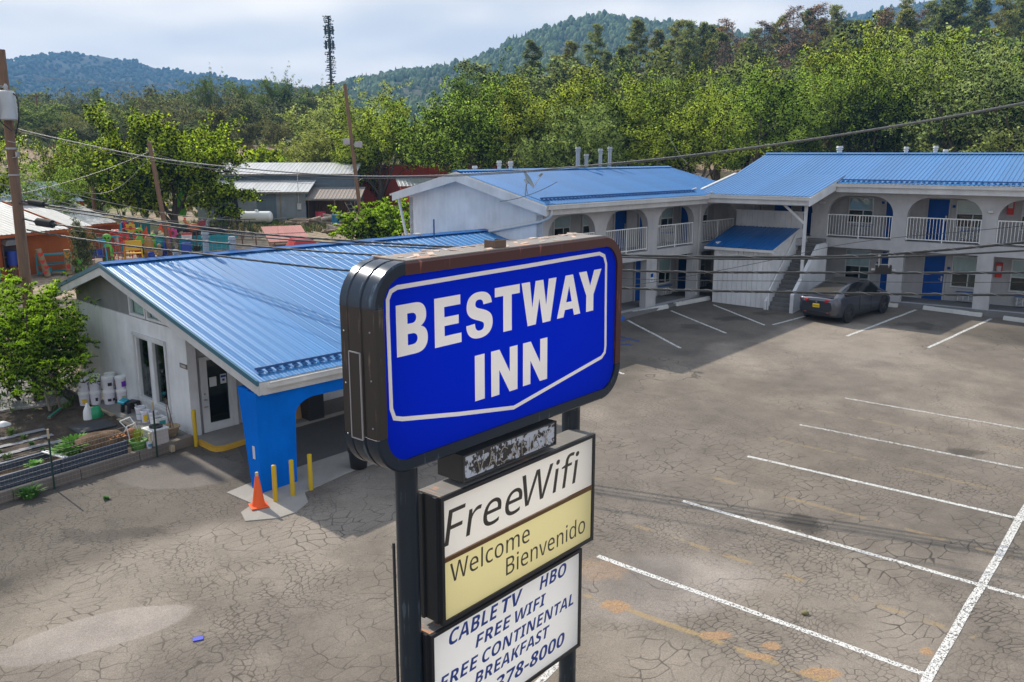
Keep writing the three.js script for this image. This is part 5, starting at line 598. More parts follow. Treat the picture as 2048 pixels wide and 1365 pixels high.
// ---------------------------------------------------------------- things on the lot
{
  const wp = (x, z, lift = 0) => [x, plane(z) + lift, z];
  // wheel stops
  const stop = (label, x0, z0, x1, z1, m = flat([0.66, 0.65, 0.62], 0.9, { bumpMap: stuccoT, bumpScale: 0.02 })) => { const L = Math.hypot(x1 - x0, z1 - z0), t = thing('wheel_stop', label, 'wheel stop', wp((x0 + x1) / 2, (z0 + z1) / 2, 0), Math.atan2(-(z1 - z0), x1 - x0), 'wheel stops along the motel'); const sl = Math.atan2(plane(z1) - plane(z0), L), r = rng(Math.round(x0 * 50)); const g = ext([[-0.11, 0], [0.11, 0], [0.085, 0.12], [0.05, 0.15], [-0.05, 0.15], [-0.085, 0.12]], L, [], 0.012); g.translate(0, 0, -L / 2); g.rotateY(Math.PI / 2); g.rotateZ(sl); const p = g.attributes.position; for (let i = 0; i < p.count; i++) p.setY(i, p.getY(i) + 0.012 * (vn(p.getX(i) * 9 + x0, p.getZ(i) * 9) - 0.5)); part('block', [g], m, t); const chips = []; for (let i = 0; i < 7; i++) chips.push(tf(bx(0.05 + 0.1 * r(), 0.012, 0.05), (r() - 0.5) * L * 0.9, 0.147, 0.035, r(), 0, sl)); if (m !== M.doorBlue) part('chipped_paint', chips, mat([0.33, 0.24, 0.13], 0.9), t); return t; };
  stop('white wheel stop nearest the sign in front of the left motel wing', 5.25, -37.3, 7.0, -38.75); stop('white wheel stop beside the stair enclosure, right of the accessible sign', 7.45, -39.2, 9.3, -40.6); stop('white wheel stop half hidden behind the dark car', 15.6, -40.1, 17.5, -38.9); stop('white wheel stop between two blue doors, right of the dark car', 18.5, -38.5, 20.3, -36.95); stop('white wheel stop at the right edge of the picture', 20.95, -36.4, 22.6, -34.9); stop('blue wheel stop peeking out behind the sign edge', 3.2, -35.1, 4.72, -36.35, mat([0.01, 0.10, 0.42], 0.8));
  // bollards
  const bollard = (label, p, h) => { const t = thing('bollard', label, 'bollard', p, 0, 'yellow pipe bollards by the office'); part('pipe', [cyl(0.052, 0.052, h, 0, -0.05, 0, 14)], M.yellow, t); part('cap', [new THREE.SphereGeometry(0.052, 14, 6, 0, 6.3, 0, 1.57).scale(1, 0.35, 1).translate(0, h - 0.05, 0)], M.yellow, t); return t; };
  bollard('yellow pipe bollard by the entrance door and the flower pot', wp(-8.24, -21.6), 1.02); bollard('yellow bollard nearest the orange cone', wp(-5.27, -18.2), 0.9); bollard('middle yellow bollard in front of the blue pillar', wp(-4.96, -18.5), 0.9); bollard('yellow bollard right of the blue pillar, farthest from the cone', wp(-4.63, -18.85), 0.9);
  { const t = thing('traffic_cone', 'orange traffic cone on the concrete apron before the blue pillar', 'traffic cone', wp(-5.57, -17.92, 0.022), 0.5); part('base', [rbx(0.38, 0.035, 0.38, 0, 0.018, 0, 0.015)], M.orange, t); part('cone', [lathe([[0.15, 0.03], [0.15, 0.05], [0.135, 0.07], [0.04, 0.7], [0.03, 0.72], [0.03, 0.60], [0.12, 0.05]], 24)], M.orange, t); part('tip', [cyl(0.036, 0.033, 0.09, 0, 0.70, 0, 14)], mat([0.55, 0.42, 0.2], 0.7), t); part('sticker', [new THREE.CylinderGeometry(0.118, 0.122, 0.03, 6, 1, true, -0.1, 0.5).translate(0, 0.14, 0)], M.trim, t); }
  { const t = thing('trash_bin', 'tall black bin under the carport beside the cardboard', 'bin', OG(3.12, 0.85, 0.0), O_TURN); part('bin', [rbx(0.52, 0.78, 0.52, 0, 0.45, 0, 0.02)], M.black, t); part('lid', [rbx(0.56, 0.06, 0.56, 0, 0.87, 0, 0.02)], M.dark, t); part('door_panel', [bx(0.4, 0.6, 0.01, 0, 0.44, 0.262)], M.dark, t); }
  { const t = thing('cardboard_sheet', 'folded brown cardboard standing left of the black bin', 'cardboard', OG(2.66, 0.62, 0.0), O_TURN); part('sheet', [bx(0.5, 0.95, 0.03, 0, 0.48, 0, -0.12), bx(0.42, 0.85, 0.03, 0.06, 0.43, 0.07, -0.16)], mat([0.42, 0.25, 0.11], 0.9), t); }
  { const t = thing('planter_pot', 'black planter pot below the sign at the carport edge', 'planter', wp(-3.75, -20.15, 0.02)); part('pot', [lathe([[0, 0.02], [0.2, 0], [0.24, 0.42], [0.26, 0.42], [0.26, 0.5], [0.23, 0.5], [0.22, 0.38], [0, 0.38]], 20)], M.black, t); part('foliage', tuft(0, 0, 0, 0.2, 0.28, 60, 88, 0.05).map((g) => g.translate(0, 0.38, 0)), leafy([0.1, 0.26, 0.02]), t); }
  single('blue_scrap', [bx(0.16, 0.02, 0.1, 0, 0.015, 0, 0.1, 0.4)], mat([0.05, 0.07, 0.5], 0.6), 'small blue scrap of plastic on the cracked asphalt', 'scrap', wp(-5.15, -12.9)); single('pebble', [new THREE.IcosahedronGeometry(0.05, 1).scale(1.4, 0.8, 1).translate(0, 0.03, 0)], mat([0.2, 0.18, 0.08], 0.9), 'single pebble on the asphalt inside the front parking bay', 'stone', wp(5.05, -13.65));
}
// ---------------------------------------------------------------- the parked car
{
  const car = thing('parked_car', 'dark grey electric crossover with dusty rear glass and yellow plate, parked at the motel', 'car', [0, 0, 0]);
  // stations along the length (x, nose at +): [x, bottom, belt height, roof height, half width low, half width belt, half width roof]
  const ST = [[-2.36, 0.50, 0.86, 0.90, 0.70, 0.66, 0.60], [-2.30, 0.34, 0.98, 1.03, 0.82, 0.78, 0.68], [-2.16, 0.24, 1.04, 1.10, 0.90, 0.86, 0.72], [-1.95, 0.20, 1.06, 1.17, 0.945, 0.90, 0.72], [-1.65, 0.19, 1.055, 1.30, 0.96, 0.92, 0.68], [-1.3, 0.19, 1.045, 1.42, 0.96, 0.925, 0.65], [-0.9, 0.19, 1.03, 1.525, 0.955, 0.925, 0.64], [-0.45, 0.19, 1.01, 1.595, 0.95, 0.92, 0.63], [0.0, 0.19, 0.99, 1.62, 0.95, 0.915, 0.63], [0.4, 0.19, 0.97, 1.59, 0.95, 0.91, 0.625], [0.75, 0.19, 0.96, 1.50, 0.955, 0.905, 0.63], [1.1, 0.19, 0.95, 1.33, 0.96, 0.895, 0.66], [1.4, 0.19, 0.935, 1.12, 0.96, 0.885, 0.72], [1.6, 0.20, 0.92, 1.00, 0.955, 0.87, 0.74], [1.85, 0.21, 0.88, 0.94, 0.94, 0.84, 0.66], [2.1, 0.23, 0.81, 0.87, 0.90, 0.78, 0.55], [2.3, 0.28, 0.70, 0.74, 0.78, 0.66, 0.42], [2.38, 0.40, 0.60, 0.62, 0.60, 0.5, 0.3]];
  const HW = 11, prof = ([x, y0, yb, yr, w0, wb, wr]) => { const m = (y0 + yb) / 2, o = [[0, y0], [w0 * 0.86, y0], [w0 * 0.965, y0 + 0.07], [w0, lerp(y0, yb, 0.35)], [w0 * 1.0, lerp(y0, yb, 0.6)], [wb * 1.018, yb - 0.07], [wb, yb], [lerp(wb, wr, 0.42), lerp(yb, yr, 0.48)], [lerp(wb, wr, 0.9), lerp(yb, yr, 0.9)], [wr * 0.86, yr - 0.012], [wr * 0.5, yr + 0.01], [0, yr + 0.016]]; return o; };
  const sub = 3, stations = []; for (let i = 0; i < ST.length - 1; i++) for (let k = 0; k < sub; k++) { const t = k / sub; const g = (j) => { const p0 = ST[Math.max(0, i - 1)][j], p1 = ST[i][j], p2 = ST[i + 1][j], p3 = ST[Math.min(ST.length - 1, i + 2)][j]; return 0.5 * (2 * p1 + (p2 - p0) * t + (2 * p0 - 5 * p1 + 4 * p2 - p3) * t * t + (3 * p1 - p0 - 3 * p2 + p3) * t * t * t); }; stations.push([0, 1, 2, 3, 4, 5, 6].map((j) => j ? g(j) : lerp(ST[i][0], ST[i + 1][0], t))); } stations.push(ST[ST.length - 1]);
  const rows = stations.map((s) => { const h = prof(s), full = [...h.slice(1).map(([z, y]) => [z, y]), ...h.slice(0, -1).reverse().slice(0, -1).map(([z, y]) => [-z, y])]; return full.map(([z, y]) => [s[0], y, z]); });
  const K = rows[0].length, pos = [], all = []; rows.forEach((r) => r.forEach((p) => pos.push(...p)));
  const wheelX = [-1.42, 1.47], groups = { body: [], side_glass: [], rear_glass: [], windscreen: [], glass_roof: [], arch: [] };
  for (let i = 0; i < rows.length - 1; i++) for (let j = 0; j < K; j++) {
    const a = i * K + j, b = i * K + (j + 1) % K, c = a + K, d = b + K, xm = (rows[i][0][0] + rows[i + 1][0][0]) / 2, up = j >= 5 && j <= 6 || j >= K - 9 && j <= K - 8 ? 1 : 0; let k = 'body';
    const jj = j < K / 2 ? j : K - 2 - j;               // 0 .. ring index from below, on either side
    if (jj >= 5 && jj <= 6 && xm > -1.62 && xm < 1.12 && !(xm > -0.62 && xm < -0.54)) k = 'side_glass'; if (jj >= 8) { if (xm < -0.95 && xm > -2.0) k = 'rear_glass'; else if (xm > -0.95 && xm < 0.62) k = 'glass_roof'; else if (xm >= 0.62 && xm < 1.5) k = 'windscreen'; }
    groups[k].push(a, c, b, b, c, d); all.push(a, c, b, b, c, d);
  }
  const baseG = new THREE.BufferGeometry(); baseG.setAttribute('position', new THREE.Float32BufferAttribute(pos, 3)); baseG.setIndex(all); baseG.computeVertexNormals();
  const pick = (idx) => { const g = new THREE.BufferGeometry(); g.setAttribute('position', baseG.attributes.position); g.setAttribute('normal', baseG.attributes.normal); g.setIndex(idx); return g.toNonIndexed(); };
  const paint = phys([0.075, 0.082, 0.105], 0.3, { metalness: 0.75, clearcoat: 1, clearcoatRoughness: 0.04 }), glassC = mat([0.012, 0.013, 0.015], 0.08), dusty = flat([0.062, 0.054, 0.043], 0.42), trimB = mat([0.015, 0.015, 0.016], 0.5);
  const cap = (r, flip) => { const c = [], n = rows[r].length; const g = new THREE.BufferGeometry(); const q = []; for (let j = 1; j < n - 1; j++) { const t = [rows[r][0], rows[r][j], rows[r][j + 1]]; (flip ? t.reverse() : t).forEach((p) => q.push(...p)); } g.setAttribute('position', new THREE.Float32BufferAttribute(q, 3)); g.computeVertexNormals(); return g; };
  part('body', [pick(groups.body), cap(0, true), cap(rows.length - 1, false)], paint, car); part('side_window', [pick(groups.side_glass)], glassC, car); part('rear_window', [pick(groups.rear_glass)], dusty, car); part('glass_roof', [pick(groups.glass_roof)], dusty, car); part('windscreen', [pick(groups.windscreen)], glassC, car);
  for (const x of wheelX) for (const s of [-1, 1]) {
    const wz = s * 0.865; part('wheel_arch', [cyl(0.40, 0.40, 0.12, 0, 0, 0, 30).rotateX(Math.PI / 2).translate(x, 0.37, s * 0.955 - (s > 0 ? 0.105 : 0.015))], trimB, car);
    const w = part('wheel', [lathe([[0.22, -0.115], [0.33, -0.115], [0.36, -0.08], [0.363, 0], [0.36, 0.08], [0.33, 0.115], [0.22, 0.115]], 32).rotateX(Math.PI / 2).translate(x, 0.363, wz + s * 0.0)], M.rubber, car);
    const rim = [cyl(0.225, 0.225, 0.03, 0, 0, 0, 28).rotateX(Math.PI / 2).translate(x, 0.363, wz + s * 0.06 - 0.015), new THREE.TorusGeometry(0.228, 0.014, 6, 32).translate(x, 0.363, wz + s * 0.112)]; part('rim', rim, mat([0.03, 0.03, 0.032], 0.4, { metalness: 0.5 }), w);
    const sp = []; for (let i = 0; i < 5; i++) { const an = i * Math.PI * 0.4; sp.push(bx(0.06, 0.2, 0.022, 0, 0.11, 0).applyMatrix4(new THREE.Matrix4().makeRotationZ(an)).translate(x, 0.363, wz + s * 0.1)); } sp.push(cyl(0.05, 0.05, 0.03, 0, 0, 0, 14).rotateX(Math.PI / 2).translate(x, 0.363, wz + s * 0.1 - 0.015)); part('spokes', sp, mat([0.10, 0.10, 0.105], 0.35, { metalness: 0.7 }), w);
  }
  for (const s of [-1, 1]) {
    part('roof_rail', [bar([-0.98, 1.525, s * 0.56], [-0.98, 1.53, s * 0.1], 0.05, 0.02)], paint, car); part('tail_light', [rbx(0.05, 0.12, 0.40, -2.305, 0.93, s * 0.57, 0.02, s * 0.32), rbx(0.2, 0.09, 0.03, -2.13, 0.95, s * 0.825, 0.012, s * 0.22)], phys([0.38, 0.012, 0.012], 0.25, { specularIntensity: 0.4 }), car); part('reflector', [rbx(0.03, 0.04, 0.22, -2.33, 0.44, s * 0.58, 0.01, s * 0.25)], mat([0.42, 0.04, 0.03], 0.2), car);
    part('mirror', [rbx(0.16, 0.12, 0.2, 0.92, 1.0, s * 1.0, 0.04)], paint, car); part('door_handle', [rbx(0.2, 0.025, 0.012, -0.15, 0.86, s * 0.963, 0.006), rbx(0.2, 0.025, 0.012, 0.7, 0.84, s * 0.965, 0.006)], trimB, car); part('door_seam', [bx(0.008, 0.62, 0.012, 0.36, 0.66, s * 0.953), bx(0.008, 0.62, 0.012, -0.58, 0.68, s * 0.955)], M.dark, car);
    part('sill_trim', [rbx(2.1, 0.09, 0.03, 0.02, 0.24, s * 0.925, 0.01)], trimB, car);
  }
  part('rear_bumper_trim', [rbx(0.05, 0.16, 1.24, -2.325, 0.40, 0, 0.02), rbx(0.06, 0.05, 1.4, -2.31, 0.52, 0, 0.02)], trimB, car); part('tailgate_lip', [rbx(0.12, 0.03, 1.36, -2.20, 1.085, 0, 0.012)], paint, car); part('light_bar', [rbx(0.02, 0.03, 0.76, -2.355, 0.925, 0, 0.008)], trimB, car); part('badge', [bx(0.006, 0.05, 0.05, -2.372, 0.87, 0), bx(0.006, 0.012, 0.09, -2.372, 0.9, 0)], M.steel, car);
  { const p = part('licence_plate', [rbx(0.015, 0.155, 0.31, -2.385, 0.73, 0, 0.006)], mat([0.72, 0.52, 0.01], 0.5), car); const g = []; for (let i = 0; i < 6; i++) g.push(bx(0.004, 0.06, 0.02, -2.394, 0.73, -0.11 + i * 0.044)); part('plate_print', g, M.plank, p); }
  const rw = [14.05, -35.75], fw = [16.75, -38.0], dx = fw[0] - rw[0], dz = fw[1] - rw[1], L = Math.hypot(dx, dz), ux = dx / L, uz = dz / L;   // foot of the right-hand wheels
  const cx = rw[0] + ux * 1.42 + uz * 0.9, cz = rw[1] + uz * 1.42 - ux * 0.9, slope = Math.atan2(0.037 * -uz, 1);
  car.position.set(cx, plane(cz), cz); car.rotation.order = 'YXZ'; car.rotation.y = Math.atan2(-uz, ux); car.rotation.z = slope; car.rotation.x = -Math.atan(0.037 * ux) ;
}
// ---------------------------------------------------------------- poles, cables, dish
{
  const P0 = [-16.6, -28], CA = [0.938, 0.347], cp = (s, y, off = 0) => [P0[0] + CA[0] * s - CA[1] * off, y, P0[1] + CA[1] * s + CA[0] * off];
  const gp = plane(P0[1]);
  const PP = cp(1.32, 0), pole = thing('utility_pole', 'large brown timber pole with grey transformer at the left edge', 'utility pole', [PP[0], gp, PP[2]]);
  part('shaft', [rod([-0.2, -0.5, 0], [-0.1, 10.3, 0], 0.19, 16, 0.125)], M.poleWood, pole);
  { const x = 0.02, t = part('transformer', [lathe([[0, 0], [0.29, 0], [0.31, 0.04], [0.31, 0.78], [0.27, 0.86], [0, 0.88]], 24).translate(x, 8.22, 0.32)], flat([0.55, 0.57, 0.58], 0.5), pole); part('bushing', [lathe([[0, 0], [0.05, 0], [0.07, 0.04], [0.05, 0.07], [0.07, 0.11], [0.05, 0.15], [0.03, 0.2], [0, 0.2]], 10).translate(x + 0.1, 9.08, 0.35), lathe([[0, 0], [0.05, 0], [0.07, 0.04], [0.05, 0.07], [0.07, 0.11], [0.05, 0.15], [0.03, 0.2], [0, 0.2]], 10).translate(x - 0.14, 9.08, 0.4)], M.acGrey, t); part('tank_cable', [tube([[x - 0.05, 8.9, 0.66], [x + 0.02, 8.6, 0.7], [x - 0.05, 8.2, 0.6], [x + 0.1, 7.9, 0.3]], 0.02, 5, 20), tube([[x + 0.3, 9.0, 0.35], [x + 0.4, 8.9, 0.35], [x + 0.36, 8.3, 0.3], [x + 0.1, 7.8, 0.1]], 0.02, 5, 20)], M.black, t); part('bracket', [bx(0.3, 0.08, 0.3, x - 0.2, 8.8, 0.15), bx(0.3, 0.08, 0.3, x - 0.2, 9.2, 0.15)], M.steel, t); }
  part('pole_band', [cyl(0.165, 0.165, 0.06, -0.13, 7.35, 0, 14)], M.steel, pole); part('pole_band', [cyl(0.172, 0.172, 0.05, -0.14, 6.55, 0, 14)], M.steel, pole); part('hardware', [bx(0.06, 0.16, 0.14, 0.1, 7.2, 0.1), tube([[-0.1, 7.6, 0.2], [0.25, 7.5, 0.25], [0.15, 7.15, 0.2], [-0.05, 7.1, 0.15]], 0.014, 5, 16)], M.steel, pole);
  const p2 = (x, z, h, lean, r, label, name = 'utility_pole') => { const t = thing(name, label, 'utility pole', [x, T(x, z), z]); part('shaft', [rod([0, -0.4, 0], [lean, h, 0], r, 12, r * 0.72)], M.poleWood, t); return t; };
  { const t = p2(-10.95, -64.3, 10.7, -0.95, 0.16, 'thin leaning brown pole with two grey floodlights before the barn'); for (const [x, y, s] of [[-0.95, 6.7, -1], [-0.1, 6.5, 1]]) part('floodlight', [rbx(0.5, 0.42, 0.34, x, y, 0.1, 0.03), bx(0.3, 0.06, 0.06, x - s * 0.3, y, 0.05)], flat([0.46, 0.44, 0.48], 0.6), t); part('step_bolt', [rod([-0.25, 3.9, 0], [0.1, 4.1, 0.1], 0.02, 5), rod([-0.5, 4.6, 0], [-0.85, 4.45, 0.1], 0.02, 5)], M.steel, t); }
  { const t = p2(-21.3, -54.2, 6.9, -0.75, 0.16, 'short leaning brown pole in front of the big green tree'); part('insulators', [cyl(0.04, 0.04, 0.14, -0.9, 6.4, 0, 8), cyl(0.04, 0.04, 0.14, -0.55, 6.4, 0, 8), bx(0.5, 0.04, 0.04, -0.72, 6.4, 0)], M.trim, t); }
  p2(-29.3, -61.6, 3.7, 0.0, 0.17, 'grey timber stub post beside the white metal roof', 'timber_post');
  { const t = p2(-84.5, -160, 8.2, 0, 0.2, 'distant small pole with cross arm against the blue hill'); part('cross_arm', [bx(2.6, 0.16, 0.16, 0, 7.7, 0)], M.poleWood, t); }
  { const t = p2(14.9, -88, 9.5, -0.1, 0.17, 'distant brown pole seen between the vent pipes and the trees'); }
  // cables: [points (along, height)], radius, material
  const cable = (label, pts, r, m, off = 0, wrap = 0) => {
    const P = pts.map(([s, y]) => cp(s, y, off)), o = thing('utility_cable', label, 'cable', P[0]); const rel = P.map((p) => [p[0] - P[0][0], p[1] - P[0][1], p[2] - P[0][2]]);
    const c = new THREE.CatmullRomCurve3(rel.map((p) => V3(...p))); part('strand', [new THREE.TubeGeometry(c, 90, r, 6, false)], m, o);
    if (wrap) { const n = 700, q = []; for (let i = 0; i <= n; i++) { const t = i / n, p = c.getPoint(t), a = t * wrap * 6.283; q.push(V3(p.x, p.y + Math.cos(a) * r * 1.05, p.z + Math.sin(a) * r * 1.05)); } part('lashing_wire', [new THREE.TubeGeometry(new THREE.CatmullRomCurve3(q), 1400, r * 0.32, 4, false)], M.cableGrey, o); }
    return o;
  };
  const parab = (s0, y0, s1, y1, dip, n = 14) => { const o = []; for (let i = 0; i <= n; i++) { const t = i / n; o.push([lerp(s0, s1, t), lerp(y0, y1, t) - dip * 4 * t * (1 - t)]); } return o; };
  cable('twisted grey service cable crossing high from the left pole to the upper right', [[1.35, 8.27], [1.52, 8.22], [3.6, 7.84], [6.53, 7.38], [9.97, 7.07], [13.12, 6.91], [15.32, 6.93], [17.38, 7.03], [19.44, 7.19], [22.27, 7.48], [25.43, 7.92], [28.65, 8.49], [34, 9.7]], 0.017, M.cableGrey, 0, 150);
  cable('thin black cable hanging just below the twisted service cable', [[1.35, 8.2], [3.6, 7.76], [6.53, 7.3], [9.97, 6.98], [13.12, 6.84], [16, 6.92], [19.44, 7.15], [22.27, 7.44], [25.43, 7.89], [28.65, 8.46], [34, 9.65]], 0.008, M.cable, 0.06);
  cable('top black telephone cable behind the blue sign', [[1.1, 6.07], [1.27, 6.04], [5.21, 5.65], [9.83, 5.3], [13.05, 5.19], [15.99, 5.13], [20.45, 5.1], [25.63, 5.28], [27.12, 5.44], [28.95, 5.7], [34, 6.5]], 0.027, M.cable, 0, 40);
  cable('thin black cable strung along with the top telephone cable', [[1.1, 6.0], [1.3, 5.97], [5.21, 5.57], [9.83, 5.22], [13.05, 5.12], [16, 5.08], [20.45, 5.06], [24, 5.16], [25.63, 5.25], [27.12, 5.36], [28.96, 5.54], [34, 6.1]], 0.02, M.cable, 0.1);
  cable('second black lashed cable crossing behind the sign below the top one', [[1.3, 5.48], [1.8, 5.41], [6.28, 5.1], [11.45, 4.88], [15.56, 4.81], [20.46, 4.73], [24.61, 4.87], [29.02, 5.08], [34, 5.45]], 0.026, M.cable, 0, 60);
  cable('lowest thick black cable crossing in front of the motel doors', [[1.4, 5.14], [1.96, 5.07], [5.11, 4.8], [8.05, 4.64], [12.86, 4.38], [20.47, 4.3], [24.64, 4.42], [29.07, 4.61], [34, 4.95]], 0.028, M.cable, 0, 70);
  cable('hair-thin wire rising to the right across the motel railings', [[20.6, 4.36], [22.4, 4.75], [24, 5.15], [25.6, 5.58], [28.91, 6.06], [34, 6.9]], 0.006, M.cable, 0.2);
  cable('hair-thin wire between the two lower black cables', [[1.4, 5.3], [6.28, 4.95], [12, 4.7], [20.46, 4.52], [24.61, 4.66], [29.02, 4.86], [34, 5.2]], 0.006, M.cable, -0.1);
  for (const [label, s, y, r] of [['fat black splice case on the top cable beside the left pole', 1.95, 5.98, 0.09], ['fat black splice case on the lower cable right of the left pole', 2.2, 5.37, 0.13]]) { const q = cp(s, y), t = thing('splice_case', label, 'splice case', q, Math.atan2(-CA[1], CA[0])); part('case', [cyl(r, r, 0.6, 0, -0.3, 0, 12).rotateZ(Math.PI / 2).rotateZ(-0.09)], M.rubber, t); part('end_cap', [cyl(r * 0.6, r * 0.3, 0.16, 0, 0.3, 0, 10).rotateZ(-Math.PI / 2).rotateZ(-0.09), cyl(r * 0.6, r * 0.3, 0.16, 0, 0.3, 0, 10).rotateZ(Math.PI / 2).rotateZ(-0.09)], M.black, t); }
  { const q = cp(26.33, 5.03), t = thing('cable_amplifier', 'black finned amplifier box hanging from the cables above the dark car', 'amplifier', q, Math.atan2(-CA[1], CA[0])); part('housing', [rbx(0.34, 0.2, 0.18, 0, 0, 0, 0.03)], M.black, t); const f = []; for (let i = 0; i < 7; i++) f.push(bx(0.006, 0.17, 0.2, -0.13 + i * 0.043, 0, 0)); part('fins', f, M.rubber, t); part('hanger', [bx(0.03, 0.26, 0.02, -0.1, 0.16, 0.08), bx(0.03, 0.26, 0.02, 0.1, 0.16, 0.08), cyl(0.03, 0.03, 0.03, -0.1, 0.28, 0.08, 8), cyl(0.03, 0.03, 0.03, 0.1, 0.28, 0.08, 8)], M.steel, t); part('port', [cyl(0.03, 0.03, 0.07, 0, 0, 0, 8).rotateZ(Math.PI / 2).translate(-0.17, -0.03, 0), cyl(0.03, 0.03, 0.07, 0, 0, 0, 8).rotateZ(-Math.PI / 2).translate(0.17, -0.03, 0)], M.steel, t); }
  const wire = (label, a, b, dip, r, m = M.cableGrey) => { const n = 10, o = thing('overhead_wire', label, 'wire', a), q = []; for (let i = 0; i <= n; i++) { const t = i / n; q.push([(b[0] - a[0]) * t, (b[1] - a[1]) * t - dip * 4 * t * (1 - t), (b[2] - a[2]) * t]); } part('strand', [tube(q, r, 5, 40)], m, o); return o; };
  wire('slack wire looping from the short pole to the left over the green shrubs', [-22.05, 7.6, -54.2], [-33, 4.6, -50], 0.6, 0.018); wire('slack loop of wire hanging from the short pole top', [-22.05, 7.5, -54.2], [-26.0, 5.2, -53.5], 0.9, 0.018);
  wire('thin wire from the short pole down to the grey barn', [-21.9, 7.5, -54.2], [-14.6, 5.1, -70.2], 0.5, 0.014); wire('thin wire above the colourful yard, from the left pole to the barn yard', [-16.4, 6.9, -28], [-15.4, 3.2, -60], 0.7, 0.014); wire('second thin wire over the colourful yard beside the first', [-16.4, 6.6, -28], [-18.8, 3.4, -58], 0.7, 0.014);
  wire('distant wire crossing the far left trees at hill height', [-84.5, 20.6, -160], [28, 22.5, -190], 2.0, 0.035); wire('second distant wire below the first, against the blue hill', [-84.5, 20.2, -160], [-20, 20.5, -200], 1.2, 0.03);
  wire('thin wire running from the gable roof up to the distant pole', [8.5, 7.0, -43], [14.8, 11.0, -88], 0.5, 0.014, M.cable);
  wire('thin slack wire in front of the left wing gable', [-0.4, 5.9, -29.8], [1.6, 6.5, -31.4], 0.12, 0.01, M.cable);
}
{ // satellite dish on the left wing's eave
  const w = LW.localToWorld(V3(-7.35, 5.95, -0.55)); LW.updateMatrixWorld(true); const q = LW.localToWorld(V3(-7.42, 5.98, -0.75));
  const t = thing('satellite_dish', 'grey satellite dish with white arm on the corner of the left motel wing', 'satellite dish', [q.x, q.y, q.z], 46 * D2R);
  const tilt = (g) => tf(g, 0.05, 0.5, 0.1, 0.5, -0.55, 0);
  part('mast', [rod([0, -0.35, 0], [0.05, 0.45, 0.05], 0.03, 8), bx(0.3, 0.03, 0.25, 0, -0.33, 0), rod([0.2, -0.3, 0.1], [0.05, 0.2, 0.05], 0.014, 6)], M.galv, t);
  const dish = lathe(Array.from({ length: 9 }, (_, i) => [i / 8 * 0.32, (i / 8) ** 2 * 0.08]), 26); dish.scale(1, 1, 1.12); part('reflector', [tilt(dish.rotateX(Math.PI / 2))], new THREE.MeshStandardMaterial({ color: new THREE.Color().setRGB(0.20, 0.24, 0.26), roughness: 0.5, side: THREE.DoubleSide }), t);
  part('feed_arm', [tilt(bar([0, -0.34, 0.05], [0, -0.12, 0.55], 0.035, 0.035))], M.trim, t); part('receiver', [tilt(rbx(0.1, 0.09, 0.16, 0, -0.08, 0.55, 0.02)), tilt(rbx(0.22, 0.07, 0.09, 0, -0.06, 0.6, 0.02))], M.acGrey, t); part('bracket', [tilt(bx(0.12, 0.2, 0.1, 0, 0, -0.05))], M.trim, t);
}
